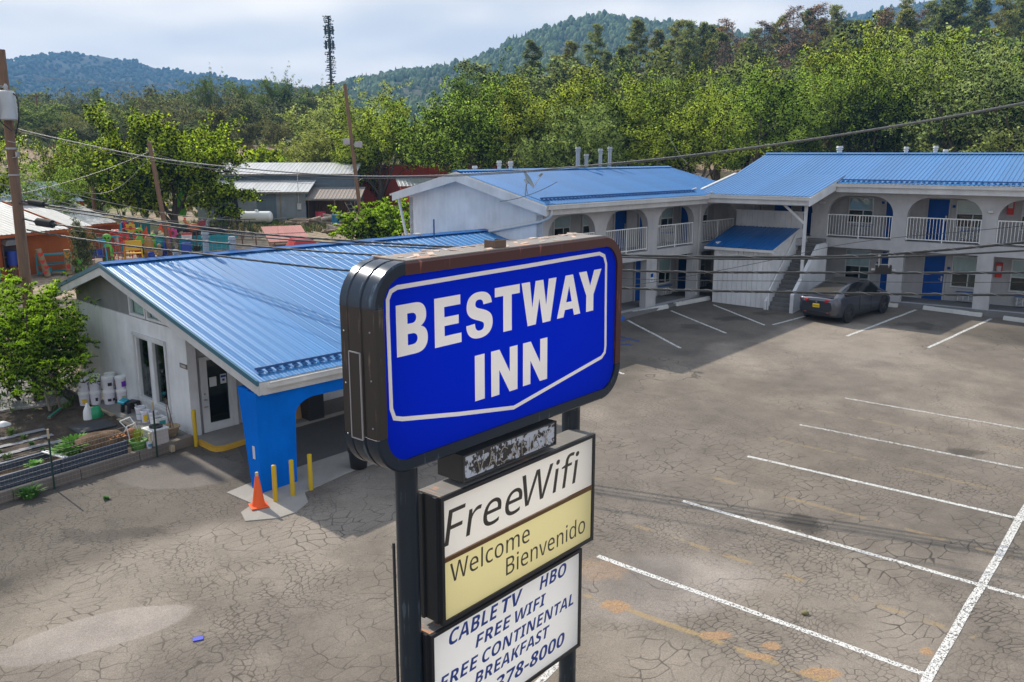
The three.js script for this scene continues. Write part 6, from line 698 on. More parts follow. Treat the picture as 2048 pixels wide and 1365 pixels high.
// ---------------------------------------------------------------- the colourful yard of metal art
{
  const at = (x, z, lift = 0) => [x, T(x, z) + lift, z];
  const col = { org: flat([0.42, 0.105, 0.02], 0.9, { bumpMap: stuccoT, bumpScale: 0.01 }), teal: mat([0.015, 0.25, 0.30], 0.6), tealB: mat([0.01, 0.30, 0.42], 0.5), lime: mat([0.13, 0.42, 0.03], 0.55), limeD: mat([0.06, 0.24, 0.03], 0.6), yel: mat([0.66, 0.40, 0.02], 0.5), red: mat([0.55, 0.03, 0.02], 0.5), blue: mat([0.015, 0.05, 0.32], 0.5), tan: mat([0.46, 0.34, 0.20], 0.85, { map: woodT }), brown: mat([0.14, 0.06, 0.035], 0.8), whiteRoof: flat([0.64, 0.63, 0.60], 0.45), oldBlue: flat([0.22, 0.33, 0.45], 0.5), flame: mat([0.8, 0.10, 0.02], 0.5), maroon: mat([0.2, 0.02, 0.03], 0.6) };
  // the orange house: walls, pale metal roofs at several heights, window
  const H = thing('orange_house', 'low orange house with pale ribbed metal roofs behind the yard art', 'house', at(-26.5, -47.6, -0.3), 70 * D2R);
  // its own x runs right and away, z towards the lot
  part('wall', [bx(16, 2.6, 0.25, -3.5, 1.2, -0.1), bx(0.25, 2.6, 7, 4.4, 1.2, -3.6), bx(16, 2.6, 0.25, -3.5, 1.2, -7)], col.org, H); part('wall', [bx(7.5, 2.3, 0.2, 7.2, 1.0, -3.8), bx(0.2, 2.3, 5, 10.9, 1.0, -6.2)], col.org, H);
  roofSlope(H, -11.5, 2.4, -4.4, 4.0, 0.55, 2.62, col.whiteRoof, 0.95, 0.3, 0.02); roofSlope(H, 2.4, 5.1, -4.4, 3.7, -0.5, 2.55, col.whiteRoof, 0.9, 0.3, 0.02); roofSlope(H, 5.1, 9.8, -7.5, 3.9, -3.2, 2.35, col.whiteRoof, 0.94, 0.3, 0.02); roofSlope(H, 3.5, 11.0, -9.5, 4.9, -7.0, 3.6, col.oldBlue, 0.94, 0.3, 0.02); roofSlope(H, -11.5, 5.1, -4.4, 4.0, -8.2, 2.8, col.whiteRoof, 0.95, 0.3, 0.02);
  part('fascia', [bx(13.9, 0.16, 0.06, -4.55, 2.52, 0.52), bx(2.7, 0.14, 0.06, 3.75, 2.45, -0.53), bx(4.7, 0.14, 0.06, 7.45, 2.26, -3.22), bx(0.06, 0.2, 5.2, 2.45, 3.3, -1.95, 0.27), bx(7.5, 0.9, 0.1, 7.2, 3.1, -7.1)], col.org, H);
  { const w = part('window', [bx(1.5, 0.06, 0.1, -0.9, 0.78, 0.07), bx(1.5, 0.06, 0.1, -0.9, 2.0, 0.07), bx(0.06, 1.3, 0.1, -1.65, 1.4, 0.07), bx(0.06, 1.3, 0.1, -0.15, 1.4, 0.07), bx(1.4, 0.05, 0.08, -0.9, 1.4, 0.07)], col.brown, H); part('pane', [bx(1.4, 1.15, 0.02, -0.9, 1.4, 0.04)], mat([0.03, 0.03, 0.04], 0.1), w); part('red_cloth', [bx(0.6, 0.4, 0.03, -0.6, 1.15, 0.06)], col.maroon, w); part('awning', [bx(0.8, 0.3, 0.3, -1.2, 2.2, 0.2, 0.4)], M.galv, H); }
  for (const x of [5.6, 6.0, 7.4]) part('roof_pipe', [cyl(0.05, 0.05, 0.4, x, 3.5, -6.0, 8)], M.galv, H);
  // small helpers for the yard art
  const heart = (s) => { const h = new THREE.Shape(); h.moveTo(0, -0.9 * s); h.bezierCurveTo(-0.35 * s, -0.5 * s, -s, -0.1 * s, -0.9 * s, 0.4 * s); h.bezierCurveTo(-0.8 * s, 0.9 * s, -0.2 * s, 0.85 * s, 0, 0.35 * s); h.bezierCurveTo(0.2 * s, 0.85 * s, 0.8 * s, 0.9 * s, 0.9 * s, 0.4 * s); h.bezierCurveTo(s, -0.1 * s, 0.35 * s, -0.5 * s, 0, -0.9 * s); return new THREE.ExtrudeGeometry(h, { depth: 0.025, bevelEnabled: false, curveSegments: 6 }); };
  const toCam = (x, z) => Math.atan2(-x, -z);               // turn that faces the lot
  { const t = thing('carved_post', 'pale carved log with four red hearts beside the left pole', 'carving', at(-25.4, -46.8), toCam(-25, -47)); part('log', [rod([0.22, 0, 0], [-0.12, 1.5, 0], 0.17, 12, 0.16)], col.tan, t); for (const [x, y, s] of [[-0.02, 1.22, 0.15], [0.04, 0.82, 0.13], [0.2, 0.5, 0.13], [0.1, 0.24, 0.12]]) part('heart', [heart(s).translate(x, y, 0.17)], col.red, t); }
  { const t = thing('carved_post', 'carved tiki log painted orange with a red mouth', 'carving', at(-24.4, -47.6), toCam(-24.4, -47.6)); part('log', [cyl(0.19, 0.17, 1.35, 0, 0, 0, 14)], col.tan, t); part('crown', [tf(ext([[-0.15, 1.3], [-0.12, 1.0], [0, 0.86], [0.12, 1.0], [0.15, 1.3], [0, 1.1]], 0.03), 0, 0, 0.165)], mat([0.7, 0.26, 0.02], 0.6), t); part('brow', [tf(ext([[-0.16, 1.32], [0, 1.18], [0.16, 1.32], [0, 1.24]], 0.04), 0, 0, 0.165)], col.limeD, t); part('eyes', [bx(0.1, 0.06, 0.03, -0.07, 0.86, 0.18), bx(0.1, 0.06, 0.03, 0.07, 0.86, 0.18), bx(0.06, 0.16, 0.05, 0, 0.78, 0.19), bx(0.26, 0.03, 0.03, 0, 0.64, 0.18), bx(0.3, 0.03, 0.03, 0, 0.2, 0.17)], col.brown, t); part('mouth', [tf(ext([[-0.1, 0.55], [0.1, 0.55], [0.08, 0.36], [0, 0.3], [-0.08, 0.36]], 0.03), 0, 0, 0.168)], col.red, t); }
  const shelf = (label, x, z, w, h, turn, rows) => { const t = thing('display_shelf', label, 'shelf', at(x, z), turn); for (const s of [-w / 2, w / 2]) part('leg', [bx(0.07, h, 0.07, s, h / 2, 0), bx(0.07, h, 0.07, s, h / 2, -0.5)], col.teal, t); for (const y of rows) part('shelf_board', [bx(w, 0.06, 0.58, 0, y, -0.25)], col.teal, t); return t; };
  shelf('teal painted shelf between the heart log and the tiki log', -25.1, -47.5, 1.7, 1.12, toCam(-25, -47), [0.16, 0.58, 1.1]); shelf('teal painted shelf half hidden left of the big pole', -27.6, -45.0, 1.6, 0.95, toCam(-27, -45), [0.2, 0.9]);
  { const t = thing('teal_barrel', 'teal round drum in front of the orange wall at the left edge', 'drum', at(-27.8, -46.2)); part('drum', [cyl(0.26, 0.26, 0.8, 0, 0.6, 0, 16)], col.teal, t); part('stand', [cyl(0.2, 0.2, 0.6, 0, 0, 0, 10)], col.brown, t); const u = thing('blue_drum', 'blue drum by the orange wall left of the pole', 'drum', at(-26.7, -46.3)); part('drum', [cyl(0.24, 0.24, 0.75, 0, 0.7, 0, 16)], col.blue, u); part('stand', [cyl(0.2, 0.2, 0.7, 0, 0, 0, 10)], col.brown, u); }
  // alien figures of painted metal: tall tapering body, big head with slanted eyes
  const alien = (label, x, z, h, k) => { const t = thing('alien_figure', label, 'sculpture', at(x, z), toCam(x, z)); part('body', [lathe([[0.0, 0], [0.30, 0.0], [0.26, 0.2], [0.2, h * 0.42], [0.2, h * 0.55], [0.11, h * 0.68], [0.06, h * 0.72], [0.0, h * 0.73]].map(([r, y]) => [r * k, y]), 14)], col.lime, t); const hd = new THREE.SphereGeometry(0.2 * k, 16, 12).scale(1, 1.05, 0.75), p = hd.attributes.position; for (let i = 0; i < p.count; i++) { const y = p.getY(i) / (0.2 * k); p.setX(i, p.getX(i) * (1 + 0.25 * y)); } hd.computeVertexNormals(); part('head', [hd.translate(0, h * 0.85, 0)], col.lime, t); for (const s of [-1, 1]) part('eye', [new THREE.SphereGeometry(0.055 * k, 8, 6).scale(0.7, 1.25, 0.5).rotateZ(s * -0.5).translate(s * 0.075 * k, h * 0.85, 0.135 * k)], M.black, t); part('arm', [tube([[-0.19 * k, h * 0.52, 0], [-0.22 * k, h * 0.34, 0.1], [-0.02, h * 0.33, 0.2 * k]], 0.045 * k, 6, 12), tube([[0.19 * k, h * 0.52, 0], [0.22 * k, h * 0.36, 0.1], [0.02, h * 0.38, 0.2 * k]], 0.045 * k, 6, 12)], col.limeD, t); return t; };
  alien('short green alien figure with a wide ring-like face near the roof corner', -24.1, -48.4, 1.25, 1.25); alien('tall slim green alien figure behind the blue swing frame', -23.9, -51.4, 1.75, 1.15); alien('green alien figure holding a red staff in the middle of the yard', -23.6, -55.2, 1.6, 1.25); alien('small green alien figure behind the tan totem', -22.8, -55.4, 1.25, 0.9);
  { const t = thing('rusty_drum', 'white and rust flaked drum beside the short alien', 'drum', at(-23.75, -48.7)); part('drum', [cyl(0.3, 0.3, 0.62, 0, 0, 0, 18)], mat([0.55, 0.45, 0.42], 0.8, { map: rustT }), t); part('hoop', [new THREE.TorusGeometry(0.3, 0.02, 6, 20).rotateX(Math.PI / 2).translate(0, 0.4, 0), new THREE.TorusGeometry(0.3, 0.02, 6, 20).rotateX(Math.PI / 2).translate(0, 0.2, 0)], M.wood, t); }
  { const t = thing('garden_swing', 'bright blue steel swing frame in the yard', 'swing', at(-24.2, -50.4), toCam(-24, -50)); for (const s of [-0.55, 0.55]) part('frame_leg', [rod([s * 1.1, 0, 0.6], [s, 1.45, 0], 0.04, 6), rod([s * 1.1, 0, -0.6], [s, 1.45, 0], 0.04, 6)], col.tealB, t); part('top_bar', [rod([-0.6, 1.45, 0], [0.6, 1.45, 0], 0.045, 6)], col.tealB, t); part('seat', [bx(0.9, 0.05, 0.4, 0, 0.5, 0), bx(0.9, 0.4, 0.04, 0, 0.75, -0.2)], col.blue, t); for (const s of [-0.4, 0.4]) part('chain', [rod([s, 0.5, 0], [s, 1.45, 0], 0.015, 4)], M.steel, t); }
  { const t = thing('yellow_bench', 'yellow steel bench frame in the middle of the yard', 'bench', at(-22.9, -52.5), toCam(-23, -52)); for (const s of [-0.5, 0.5]) part('leg', [rod([s, 0, 0.25], [s * 0.92, 1.15, 0.1], 0.05, 6), rod([s, 0, -0.25], [s * 0.92, 1.15, 0.1], 0.05, 6)], col.yel, t); part('back_panel', [bx(0.85, 0.5, 0.06, 0, 0.85, 0.12), bx(1.0, 0.08, 0.08, 0, 1.15, 0.1)], col.yel, t); part('seat', [bx(0.9, 0.06, 0.4, 0, 0.42, 0)], col.yel, t); }
  { const t = thing('carved_totem', 'tall tan carved wooden totem right of the yellow bench', 'carving', at(-22.2, -53.2), toCam(-22, -53)); part('trunk', [lathe([[0, 0], [0.3, 0], [0.3, 0.5], [0.26, 0.56], [0.28, 0.95], [0.22, 1.05], [0.23, 1.25], [0.12, 1.4], [0, 1.42]], 14)], mat([0.5, 0.28, 0.08], 0.7, { map: woodT }), t); part('paw', [bx(0.12, 0.3, 0.12, 0.32, 0.4, 0.1), bx(0.14, 0.1, 0.14, 0.4, 0.25, 0.1)], mat([0.5, 0.28, 0.08], 0.7), t); }
  { const t = thing('flame_sculpture', 'orange red metal flame sculpture rising above the yard', 'sculpture', at(-25.0, -58.6), toCam(-25, -58)); for (const [x, s, r] of [[-0.25, 1.5, 0.12], [0.05, 1.15, -0.05], [0.3, 1.0, -0.16]]) part('flame', [tf(ext([[-0.14, 0], [0.16, 0], [0.2, 0.4], [0.06, 0.7], [0.02, 1.0], [-0.12, 0.6], [-0.18, 0.3]].map(([a, b]) => [a, b * s]), 0.04), x, 0.35, 0, 0, 0, r)], r === -0.05 ? col.yel : col.flame, t); part('base', [cyl(0.3, 0.2, 0.4, 0, 0, 0, 12)], col.brown, t); }
  { const t = thing('red_trellis', 'red painted metal trellis leaning in the yard', 'trellis', at(-23.5, -51.8), toCam(-23, -52)); const g = []; for (let i = 0; i < 5; i++) g.push(rod([-0.4 + i * 0.2, 0, 0], [-0.5 + i * 0.22, 1.3, -0.2], 0.02, 5)); g.push(rod([-0.45, 0.5, -0.08], [0.45, 0.55, -0.08], 0.02, 5), rod([-0.5, 1.1, -0.17], [0.45, 1.15, -0.17], 0.02, 5)); part('bars', g, col.red, t); const u = thing('red_arch', 'curved red metal arch behind the yellow bench', 'arch', at(-24.0, -54.2), toCam(-24, -54)); part('hoop', [tube([[-0.7, 0, 0], [-0.7, 1.1, 0], [-0.3, 1.6, 0], [0.4, 1.7, 0], [1.1, 1.3, 0], [1.2, 0, 0]], 0.04, 6, 30)], col.red, u); part('cross_tie', [rod([-0.68, 0.7, 0], [1.18, 0.7, 0], 0.025, 5)], col.red, u); }
  { const t = thing('mushroom_sculpture', 'red capped metal mushroom near the teal railing', 'sculpture', at(-25.3, -55.8)); part('cap', [new THREE.SphereGeometry(0.42, 16, 8, 0, 6.3, 0, 1.6).scale(1, 0.7, 1).translate(0, 1.15, 0)], col.red, t); part('stem', [cyl(0.14, 0.1, 1.15, 0, 0, 0, 10)], M.trim, t); part('spots', [new THREE.SphereGeometry(0.08, 6, 5).translate(0.2, 1.38, 0.2), new THREE.SphereGeometry(0.08, 6, 5).translate(-0.15, 1.4, 0.2)], M.trimWhite, t); }
  { const t = thing('teal_railing', 'teal blue metal railing beside the orange house corner', 'railing', at(-24.9, -53.0), 0.9); part('rails', [bx(2.4, 0.08, 0.08, 0, 1.3, 0), bx(2.4, 0.06, 0.06, 0, 0.3, 0), bx(0.09, 2.1, 0.09, 1.2, 1.0, 0), bx(0.09, 1.4, 0.09, -1.2, 0.7, 0)], col.tealB, t); const gs = []; for (let i = 0; i < 9; i++) gs.push(bx(0.03, 1, 0.03, -1 + i * 0.25, 0.8, 0)); part('pickets', gs, col.tealB, t); }
  { const t = thing('teal_crate', 'teal wooden crate on a stand right of the tan totem', 'crate', at(-21.9, -54.6), toCam(-22, -54)); for (let i = 0; i < 4; i++) part('slat', [bx(0.8, 0.15, 0.04, 0, 0.62 + i * 0.17, 0.3)], col.teal, t); part('box', [bx(0.78, 0.68, 0.56, 0, 0.87, 0)], col.teal, t); part('leg', [bx(0.6, 0.5, 0.4, 0, 0.25, 0)], col.blue, t); }
  { const t = thing('tan_figure', 'small tan wooden figure beside the teal crate', 'carving', at(-21.75, -53.6)); part('body', [lathe([[0, 0], [0.16, 0], [0.18, 0.4], [0.1, 0.6], [0, 0.62]], 10)], col.tan, t); part('head', [new THREE.SphereGeometry(0.13, 10, 8).translate(0, 0.72, 0)], col.tan, t); const u = thing('stone_figure', 'brown seated stone figure behind the arch', 'statue', at(-23.8, -58.3)); part('body', [lathe([[0, 0], [0.3, 0], [0.34, 0.3], [0.2, 0.7], [0.1, 0.8], [0, 0.82]], 12)], M.woodGrey, u); part('head', [new THREE.SphereGeometry(0.16, 10, 8).translate(0, 0.95, 0)], M.woodGrey, u); const v = thing('stone_column', 'pale carved stone column left of the short pole', 'column', at(-22.6, -57.6)); part('shaft', [lathe([[0, 0], [0.25, 0], [0.25, 0.1], [0.16, 0.16], [0.16, 1.1], [0.26, 1.2], [0.26, 1.3], [0, 1.3]], 12)], M.woodGrey, v); part('capital', [bx(0.55, 0.12, 0.55, 0, 1.36, 0)], M.woodGrey, v); const w = thing('flower_urn', 'stone urn with dry flowers behind the short pole', 'urn', at(-21.9, -57.4)); part('urn', [lathe([[0, 0], [0.18, 0], [0.1, 0.2], [0.3, 0.55], [0.34, 0.7], [0, 0.7]], 12)], M.woodGrey, w); part('foliage', tuft(0, 0, 0, 0.5, 0.5, 70, 130, 0.08).map((g) => g.translate(0, 0.65, 0)), leafy([0.3, 0.24, 0.14]), w); }
  { const t = thing('feather_flag', 'tall lime green feather flag in front of the big tree', 'flag', at(-25.2, -66.0), toCam(-25, -66) + 0.2); const pts = [[0, 1.2], [0.62, 1.2], [0.68, 2.6], [0.62, 3.9], [0.36, 4.35], [0.12, 4.25], [0, 3.8]], g = new THREE.ShapeGeometry(new THREE.Shape(pts.map((p) => new THREE.Vector2(...p))), 8); part('cloth', [tf(ext(pts, 0.02), 0, 0, 0)], mat([0.12, 0.50, 0.03], 0.7), t); part('mast', [cyl(0.03, 0.02, 4.2, 0, 0, 0, 6)], M.galv, t); }
  { const t = thing('teal_fence', 'teal board fence behind the yellow lettered blue bin', 'fence', at(-19.6, -56.4), 0.35); for (let i = 0; i < 12; i++) part('board', [bx(0.27, 1.0, 0.03, -1.7 + i * 0.285, 0.5 + 0.02 * (i % 3), 0)], col.teal, t); part('rail', [bx(3.5, 0.08, 0.05, 0, 0.85, 0.03)], col.teal, t); const u = thing('teal_fence', 'dark teal fence in the shade under the big tree', 'fence', at(-27.0, -60.5), 0.5); for (let i = 0; i < 10; i++) part('board', [bx(0.36, 1.3, 0.03, -1.8 + i * 0.38, 0.65, 0)], mat([0.012, 0.17, 0.18], 0.7), u); }
  { const t = thing('blue_bin', 'blue bin with arms below the red and white notice', 'bin', at(-20.5, -54.7), toCam(-20, -54)); part('bin', [rbx(0.62, 0.7, 0.5, 0, 0.4, 0, 0.05)], col.blue, t); part('spiky_plant', tuft(0, 0, 0, 0.4, 0.5, 30, 140, 0.08).map((g) => g.translate(0.65, 0.2, 0)), leafy([0.02, 0.03, 0.02]), t); }
  { const t = thing('notice_board', 'white notice with red heading on a post by the blue bin', 'sign', at(-20.6, -55.2), toCam(-20, -55)); part('panel', [bx(0.62, 0.42, 0.03, 0, 1.1, 0)], M.trimWhite, t); part('heading', [bx(0.6, 0.13, 0.01, 0, 1.24, 0.02), bx(0.62, 0.03, 0.012, 0, 0.9, 0.02)], col.red, t); const g = []; for (let i = 0; i < 3; i++) g.push(bx(0.45 - 0.06 * i, 0.025, 0.008, 0, 1.11 - i * 0.065, 0.02)); part('text_lines', g, M.acGrey, t); part('post', [bx(0.05, 1.1, 0.05, 0, 0.5, -0.03)], col.blue, t); part('red_ribbon', [bx(0.1, 1.0, 0.03, -0.95, 1.0, 0)], col.red, t); }
  { const t = thing('rooster_sculpture', 'rusty orange red rooster sculpture above the notice', 'sculpture', at(-20.4, -56.0), 0.4); part('body', [new THREE.SphereGeometry(0.3, 12, 8).scale(1.3, 0.9, 0.7).translate(0, 1.55, 0)], mat([0.4, 0.10, 0.03], 0.7), t); part('tail', [tf(ext([[0.3, 1.5], [0.75, 1.7], [0.7, 2.05], [0.45, 2.0], [0.2, 1.75]], 0.05), 0, 0, -0.02)], col.maroon, t); part('neck', [rod([-0.25, 1.6, 0], [-0.5, 1.95, 0], 0.13, 8, 0.08), new THREE.SphereGeometry(0.11, 8, 6).translate(-0.52, 2.0, 0)], mat([0.45, 0.12, 0.03], 0.7), t); part('comb', [bx(0.12, 0.1, 0.03, -0.5, 2.13, 0)], col.red, t); part('leg', [cyl(0.03, 0.03, 1.4, -0.1, 0, 0, 6), cyl(0.03, 0.03, 1.4, 0.12, 0, 0, 6)], col.brown, t); }
  { const t = thing('dark_trailer', 'low dark trailer with chrome bits in the shade of the big tree', 'trailer', at(-21.6, -61.0), 0.15); part('bed', [bx(3.2, 0.5, 1.5, 0, 0.6, 0)], M.dark, t); part('rail', [bx(3.2, 0.08, 0.08, 0, 0.95, 0.7), bx(3.2, 0.08, 0.08, 0, 0.95, -0.7)], M.black, t); for (const s of [-0.9, 0.9]) part('wheel', [cyl(0.32, 0.32, 0.2, 0, 0, 0, 14).rotateX(Math.PI / 2).translate(s, 0.32, 0.75)], M.rubber, t); const u = thing('motorcycle_engine', 'shiny chrome engine lying on the dark trailer', 'engine', [-21.4, T(-21.6, -61) + 0.86, -61]); part('block', [rbx(0.5, 0.35, 0.4, 0, 0.18, 0, 0.06)], M.steel, u); part('cylinder', [rod([-0.1, 0.3, 0], [-0.25, 0.62, 0], 0.12, 10), rod([0.1, 0.3, 0], [0.25, 0.62, 0], 0.12, 10)], M.steel, u); }
  for (const [i, x, z, lb] of [[0, -21.1, -64.6, 'black metal sawhorse frame left of the red kiosk'], [1, -18.9, -62.4, 'tall black metal stand beside the red roofed kiosk'], [2, -20.2, -63.6, 'middle black metal frame in the barn yard']]) { const t = thing('metal_stand', lb, 'stand', at(x, z), 0.3 * i); const h = 1.35; for (const s of [-0.3, 0.3]) part('leg', [rod([s, 0, 0.3], [s * 0.5, h, 0], 0.03, 5), rod([s, 0, -0.3], [s * 0.5, h, 0], 0.03, 5)], M.black, t); part('top_bar', [rod([-0.6, h, 0], [0.6, h, 0], 0.03, 5), rod([-0.25, h * 0.5, 0.15], [0.25, h * 0.5, 0.15], 0.02, 5)], M.black, t); }
  { const t = thing('rail_fence', 'low rusty pipe fence between the yard and the red kiosk', 'fence', at(-18.6, -58.4), 0.1); for (let i = 0; i < 6; i++) part('post', [cyl(0.04, 0.04, 0.95, -2.2 + i * 0.9, 0, 0, 6)], col.brown, t); part('rail', [rod([-2.3, 0.9, 0], [2.4, 0.75, 0], 0.035, 5), rod([-2.3, 0.5, 0], [2.4, 0.4, 0], 0.03, 5)], M.woodGrey, t); }
  // more pieces of the crowded display
  const flower = (label, x, z, h, m) => { const t = thing('metal_flower', label, 'sculpture', at(x, z), toCam(x, z)); part('stalk', [rod([0, 0, 0], [0.05, h, 0], 0.025, 5)], col.limeD, t); for (let i = 0; i < 7; i++) part('petal', [tf(ext([[-0.07, 0.1], [0.07, 0.1], [0.1, 0.26], [0, 0.36], [-0.1, 0.26]], 0.02), 0, 0, 0, 0, 0, i * 0.898).translate(0.05, h, 0.02)], m, t); part('disc', [cyl(0.11, 0.11, 0.05, 0, 0, 0, 12).rotateX(Math.PI / 2).translate(0.05, h, 0.02)], col.brown, t); };
  flower('tall red metal flower left of the yellow bench', -23.5, -52.7, 1.35, col.red); flower('orange metal flower above the teal crate', -22.2, -55.6, 1.6, col.flame); flower('yellow metal flower between the arch and the mushroom', -24.6, -56.2, 1.5, col.yel); flower('pink metal flower near the short pole', -21.8, -55.9, 1.2, mat([0.6, 0.08, 0.25], 0.5));
  const chair = (label, x, z, m) => { const t = thing('garden_chair', label, 'chair', at(x, z), toCam(x, z) + 0.4); part('seat', [bx(0.5, 0.05, 0.48, 0, 0.42, 0)], m, t); for (let i = 0; i < 4; i++) part('back_slat', [bx(0.09, 0.55, 0.03, -0.19 + i * 0.127, 0.72, -0.23)], m, t); for (const [a, b] of [[-0.22, -0.2], [0.22, -0.2], [-0.22, 0.2], [0.22, 0.2]]) part('leg', [bx(0.05, 0.42, 0.05, a, 0.21, b)], m, t); };
  chair('maroon slatted garden chair right of the blue swing', -23.7, -50.9, col.maroon); chair('red slatted garden chair under the red arch', -23.3, -53.6, col.red); chair('blue slatted garden chair beside the teal crate', -21.3, -54.0, col.blue);
  const pot = (label, x, z, r0, m) => { const t = thing('clay_pot', label, 'pot', at(x, z)); part('pot', [lathe([[0, 0], [r0 * 0.6, 0], [r0, r0 * 1.2], [r0 * 0.7, r0 * 1.8], [r0 * 0.8, r0 * 2], [0, r0 * 1.9]], 14)], m, t); part('rim', [new THREE.TorusGeometry(r0 * 0.78, 0.03, 6, 16).rotateX(Math.PI / 2).translate(0, r0 * 2, 0)], m, t); };
  pot('big round brown pot behind the yellow bench', -23.3, -54.3, 0.32, col.brown); pot('blue glazed pot in front of the totem', -21.9, -52.7, 0.22, col.blue); pot('pale stone pot below the stone column', -22.7, -56.7, 0.3, M.woodGrey); pot('orange clay pot beside the mushroom', -24.9, -55.0, 0.26, mat([0.45, 0.15, 0.05], 0.8)); pot('teal glazed pot under the display shelf', -25.3, -47.2, 0.2, col.teal);
  { const t = thing('parrot_sculpture', 'painted metal parrot on a tall perch left of the flame', 'sculpture', at(-25.6, -57.8), 0.5); part('perch', [cyl(0.04, 0.03, 1.3, 0, 0, 0, 6)], col.brown, t); part('body', [new THREE.SphereGeometry(0.2, 10, 8).scale(0.8, 1.6, 0.8).translate(0, 1.55, 0)], col.red, t); part('wing', [bx(0.08, 0.4, 0.2, 0.17, 1.5, 0, 0.2), bx(0.08, 0.4, 0.2, -0.17, 1.5, 0, 0.2)], col.blue, t); part('head', [new THREE.SphereGeometry(0.14, 10, 8).translate(0, 1.95, 0.04)], col.yel, t); }
  // the red-roofed kiosk
  { const t = thing('roofed_kiosk', 'small timber kiosk with faded red metal roof in the barn yard', 'kiosk', at(-14.5, -55.6, -0.35), 0.5); const rr = mat([0.62, 0.26, 0.22], 0.6, { map: mottleT }); for (const [x, z] of [[-1.6, 1], [1.9, 1], [-1.6, -1], [1.9, -1]]) part('post', [bx(0.12, 1.6, 0.12, x, 0.8, z)], M.wood, t); for (let i = 0; i < 4; i++) part('wall_board', [bx(3.5, 0.26, 0.05, 0.15, 0.2 + i * 0.28, 1.0)], mat([0.30, 0.13, 0.04], 0.8, { map: woodT }), t); for (let i = 0; i < 4; i++) part('wall_board', [bx(0.05, 0.26, 2, -1.62, 0.2 + i * 0.28, 0)], M.wood, t); const g = new THREE.Group(); t.scale.set(0.5, 0.8, 0.6); roofSlope(t, -2.5, 2.7, -1.7, 2.45, 1.7, 1.45, rr, 0.87, 0.22, 0.02); part('roof_edge', [bx(5.3, 0.1, 0.05, 0.1, 1.39, 1.68), bx(0.05, 0.1, 3.5, -2.48, 1.9, 0, 0.286)], M.wood, t); part('lap_line', [bx(5.2, 0.02, 0.06, 0.1, 1.97, 0, 0.286)], mat([0.2, 0.07, 0.06], 0.7), t); }
  { const trk = mat([0.38, 0.025, 0.03], 0.3), t = thing('parked_truck', 'red pickup truck nose mostly hidden behind the office ridge', 'truck', at(-12.35, -52.9, -0.42), 0.5); part('cab', [tf(ext([[-1.2, 0.8], [1.1, 0.8], [1.0, 1.15], [0.45, 1.2], [0.05, 1.62], [-0.9, 1.66], [-1.2, 1.2]], 1.5, [], 0.05), 0, 0, -0.75)], trk, t); part('windscreen', [bar([0.42, 1.24, 0], [0.12, 1.58, 0], 1.3, 0.03)], mat([0.10, 0.14, 0.15], 0.08), t); part('body', [rbx(4.2, 0.5, 1.6, -0.3, 0.6, 0, 0.08)], trk, t); for (const [x, z] of [[1.1, 0.75], [-1.7, 0.75]]) part('wheel', [cyl(0.36, 0.36, 0.22, 0, 0, 0, 16).rotateX(Math.PI / 2).translate(x, 0.36, z)], M.rubber, t); }
  // the grey barn
  { const t = thing('metal_barn', 'long grey corrugated metal barn with two pale roof tiers', 'barn', at(-21.6, -72.2), 0.06), wall = flat([0.30, 0.335, 0.36], 0.6), rf = flat([0.60, 0.61, 0.62], 0.45), dkw = flat([0.14, 0.19, 0.235], 0.6); const x0 = -4.2, x1 = 4.6;
    for (let i = 0, n = 11; i < n; i++) { const w = (x1 - x0) / n; part('wall_panel', [bx(w - 0.01, 2.75, 0.05, x0 + w * (i + 0.5), 1.1, (i % 2) * 0.01)], i === 2 || i === 6 || i === 7 ? dkw : wall, t); }
    part('wall', [bx(0.1, 2.7, 8, x1 - 0.05, 1.1, -4), bx(8.6, 1.6, 0.1, 0.2, 3.0, -3.9)], dkw, t); roofSlope(t, x0 - 0.4, x1 + 0.35, -3.9, 3.35, 0.5, 2.5, rf, 0.92, 0.3, 0.02); roofSlope(t, x0 - 0.4, 8.4, -8.5, 4.75, -3.5, 3.85, rf, 0.98, 0.3, 0.02); part('eave', [bx(x1 - x0 + 0.7, 0.1, 0.08, 0.2, 2.43, 0.48), bx(12.4, 0.1, 0.1, 2.0, 3.78, -3.52)], M.woodGrey, t);
    part('gable_fill', [tf(ext([[0, 2.2], [3.9, 2.2], [3.9, 3.27], [0, 2.5]], 0.08), x1 - 0.02, 0, 0, Math.PI / 2), bx(0.1, 2.6, 4.7, 8.2, 2.6, -6.0), bx(3.8, 2.4, 0.1, 6.4, 2.6, -3.8)], dkw, t);
    part('door_opening', [bx(0.45, 2.3, 0.08, -1.1, 1.1, 0.02, 0, 0, 0.08)], M.dark, t); part('door_frame', [bx(0.12, 2.6, 0.1, 2.55, 1.3, 0.05), bx(2.9, 0.12, 0.1, 1.2, 2.55, 0.05), bx(0.1, 2.5, 0.1, -2.7, 1.2, 0.05), bx(1.6, 0.08, 0.1, -2.0, 2.2, 0.06)], M.woodGrey, t); part('ramp_plank', [bar([-2.4, 0.25, 0.5], [-0.9, 1.0, 0.2], 0.18, 0.06)], M.woodGrey, t); part('meter_box', [rbx(0.35, 0.5, 0.2, 4.1, 1.3, 0.14, 0.03), cyl(0.03, 0.03, 2.8, 4.05, 1.5, 0.12, 6)], M.trim, t);
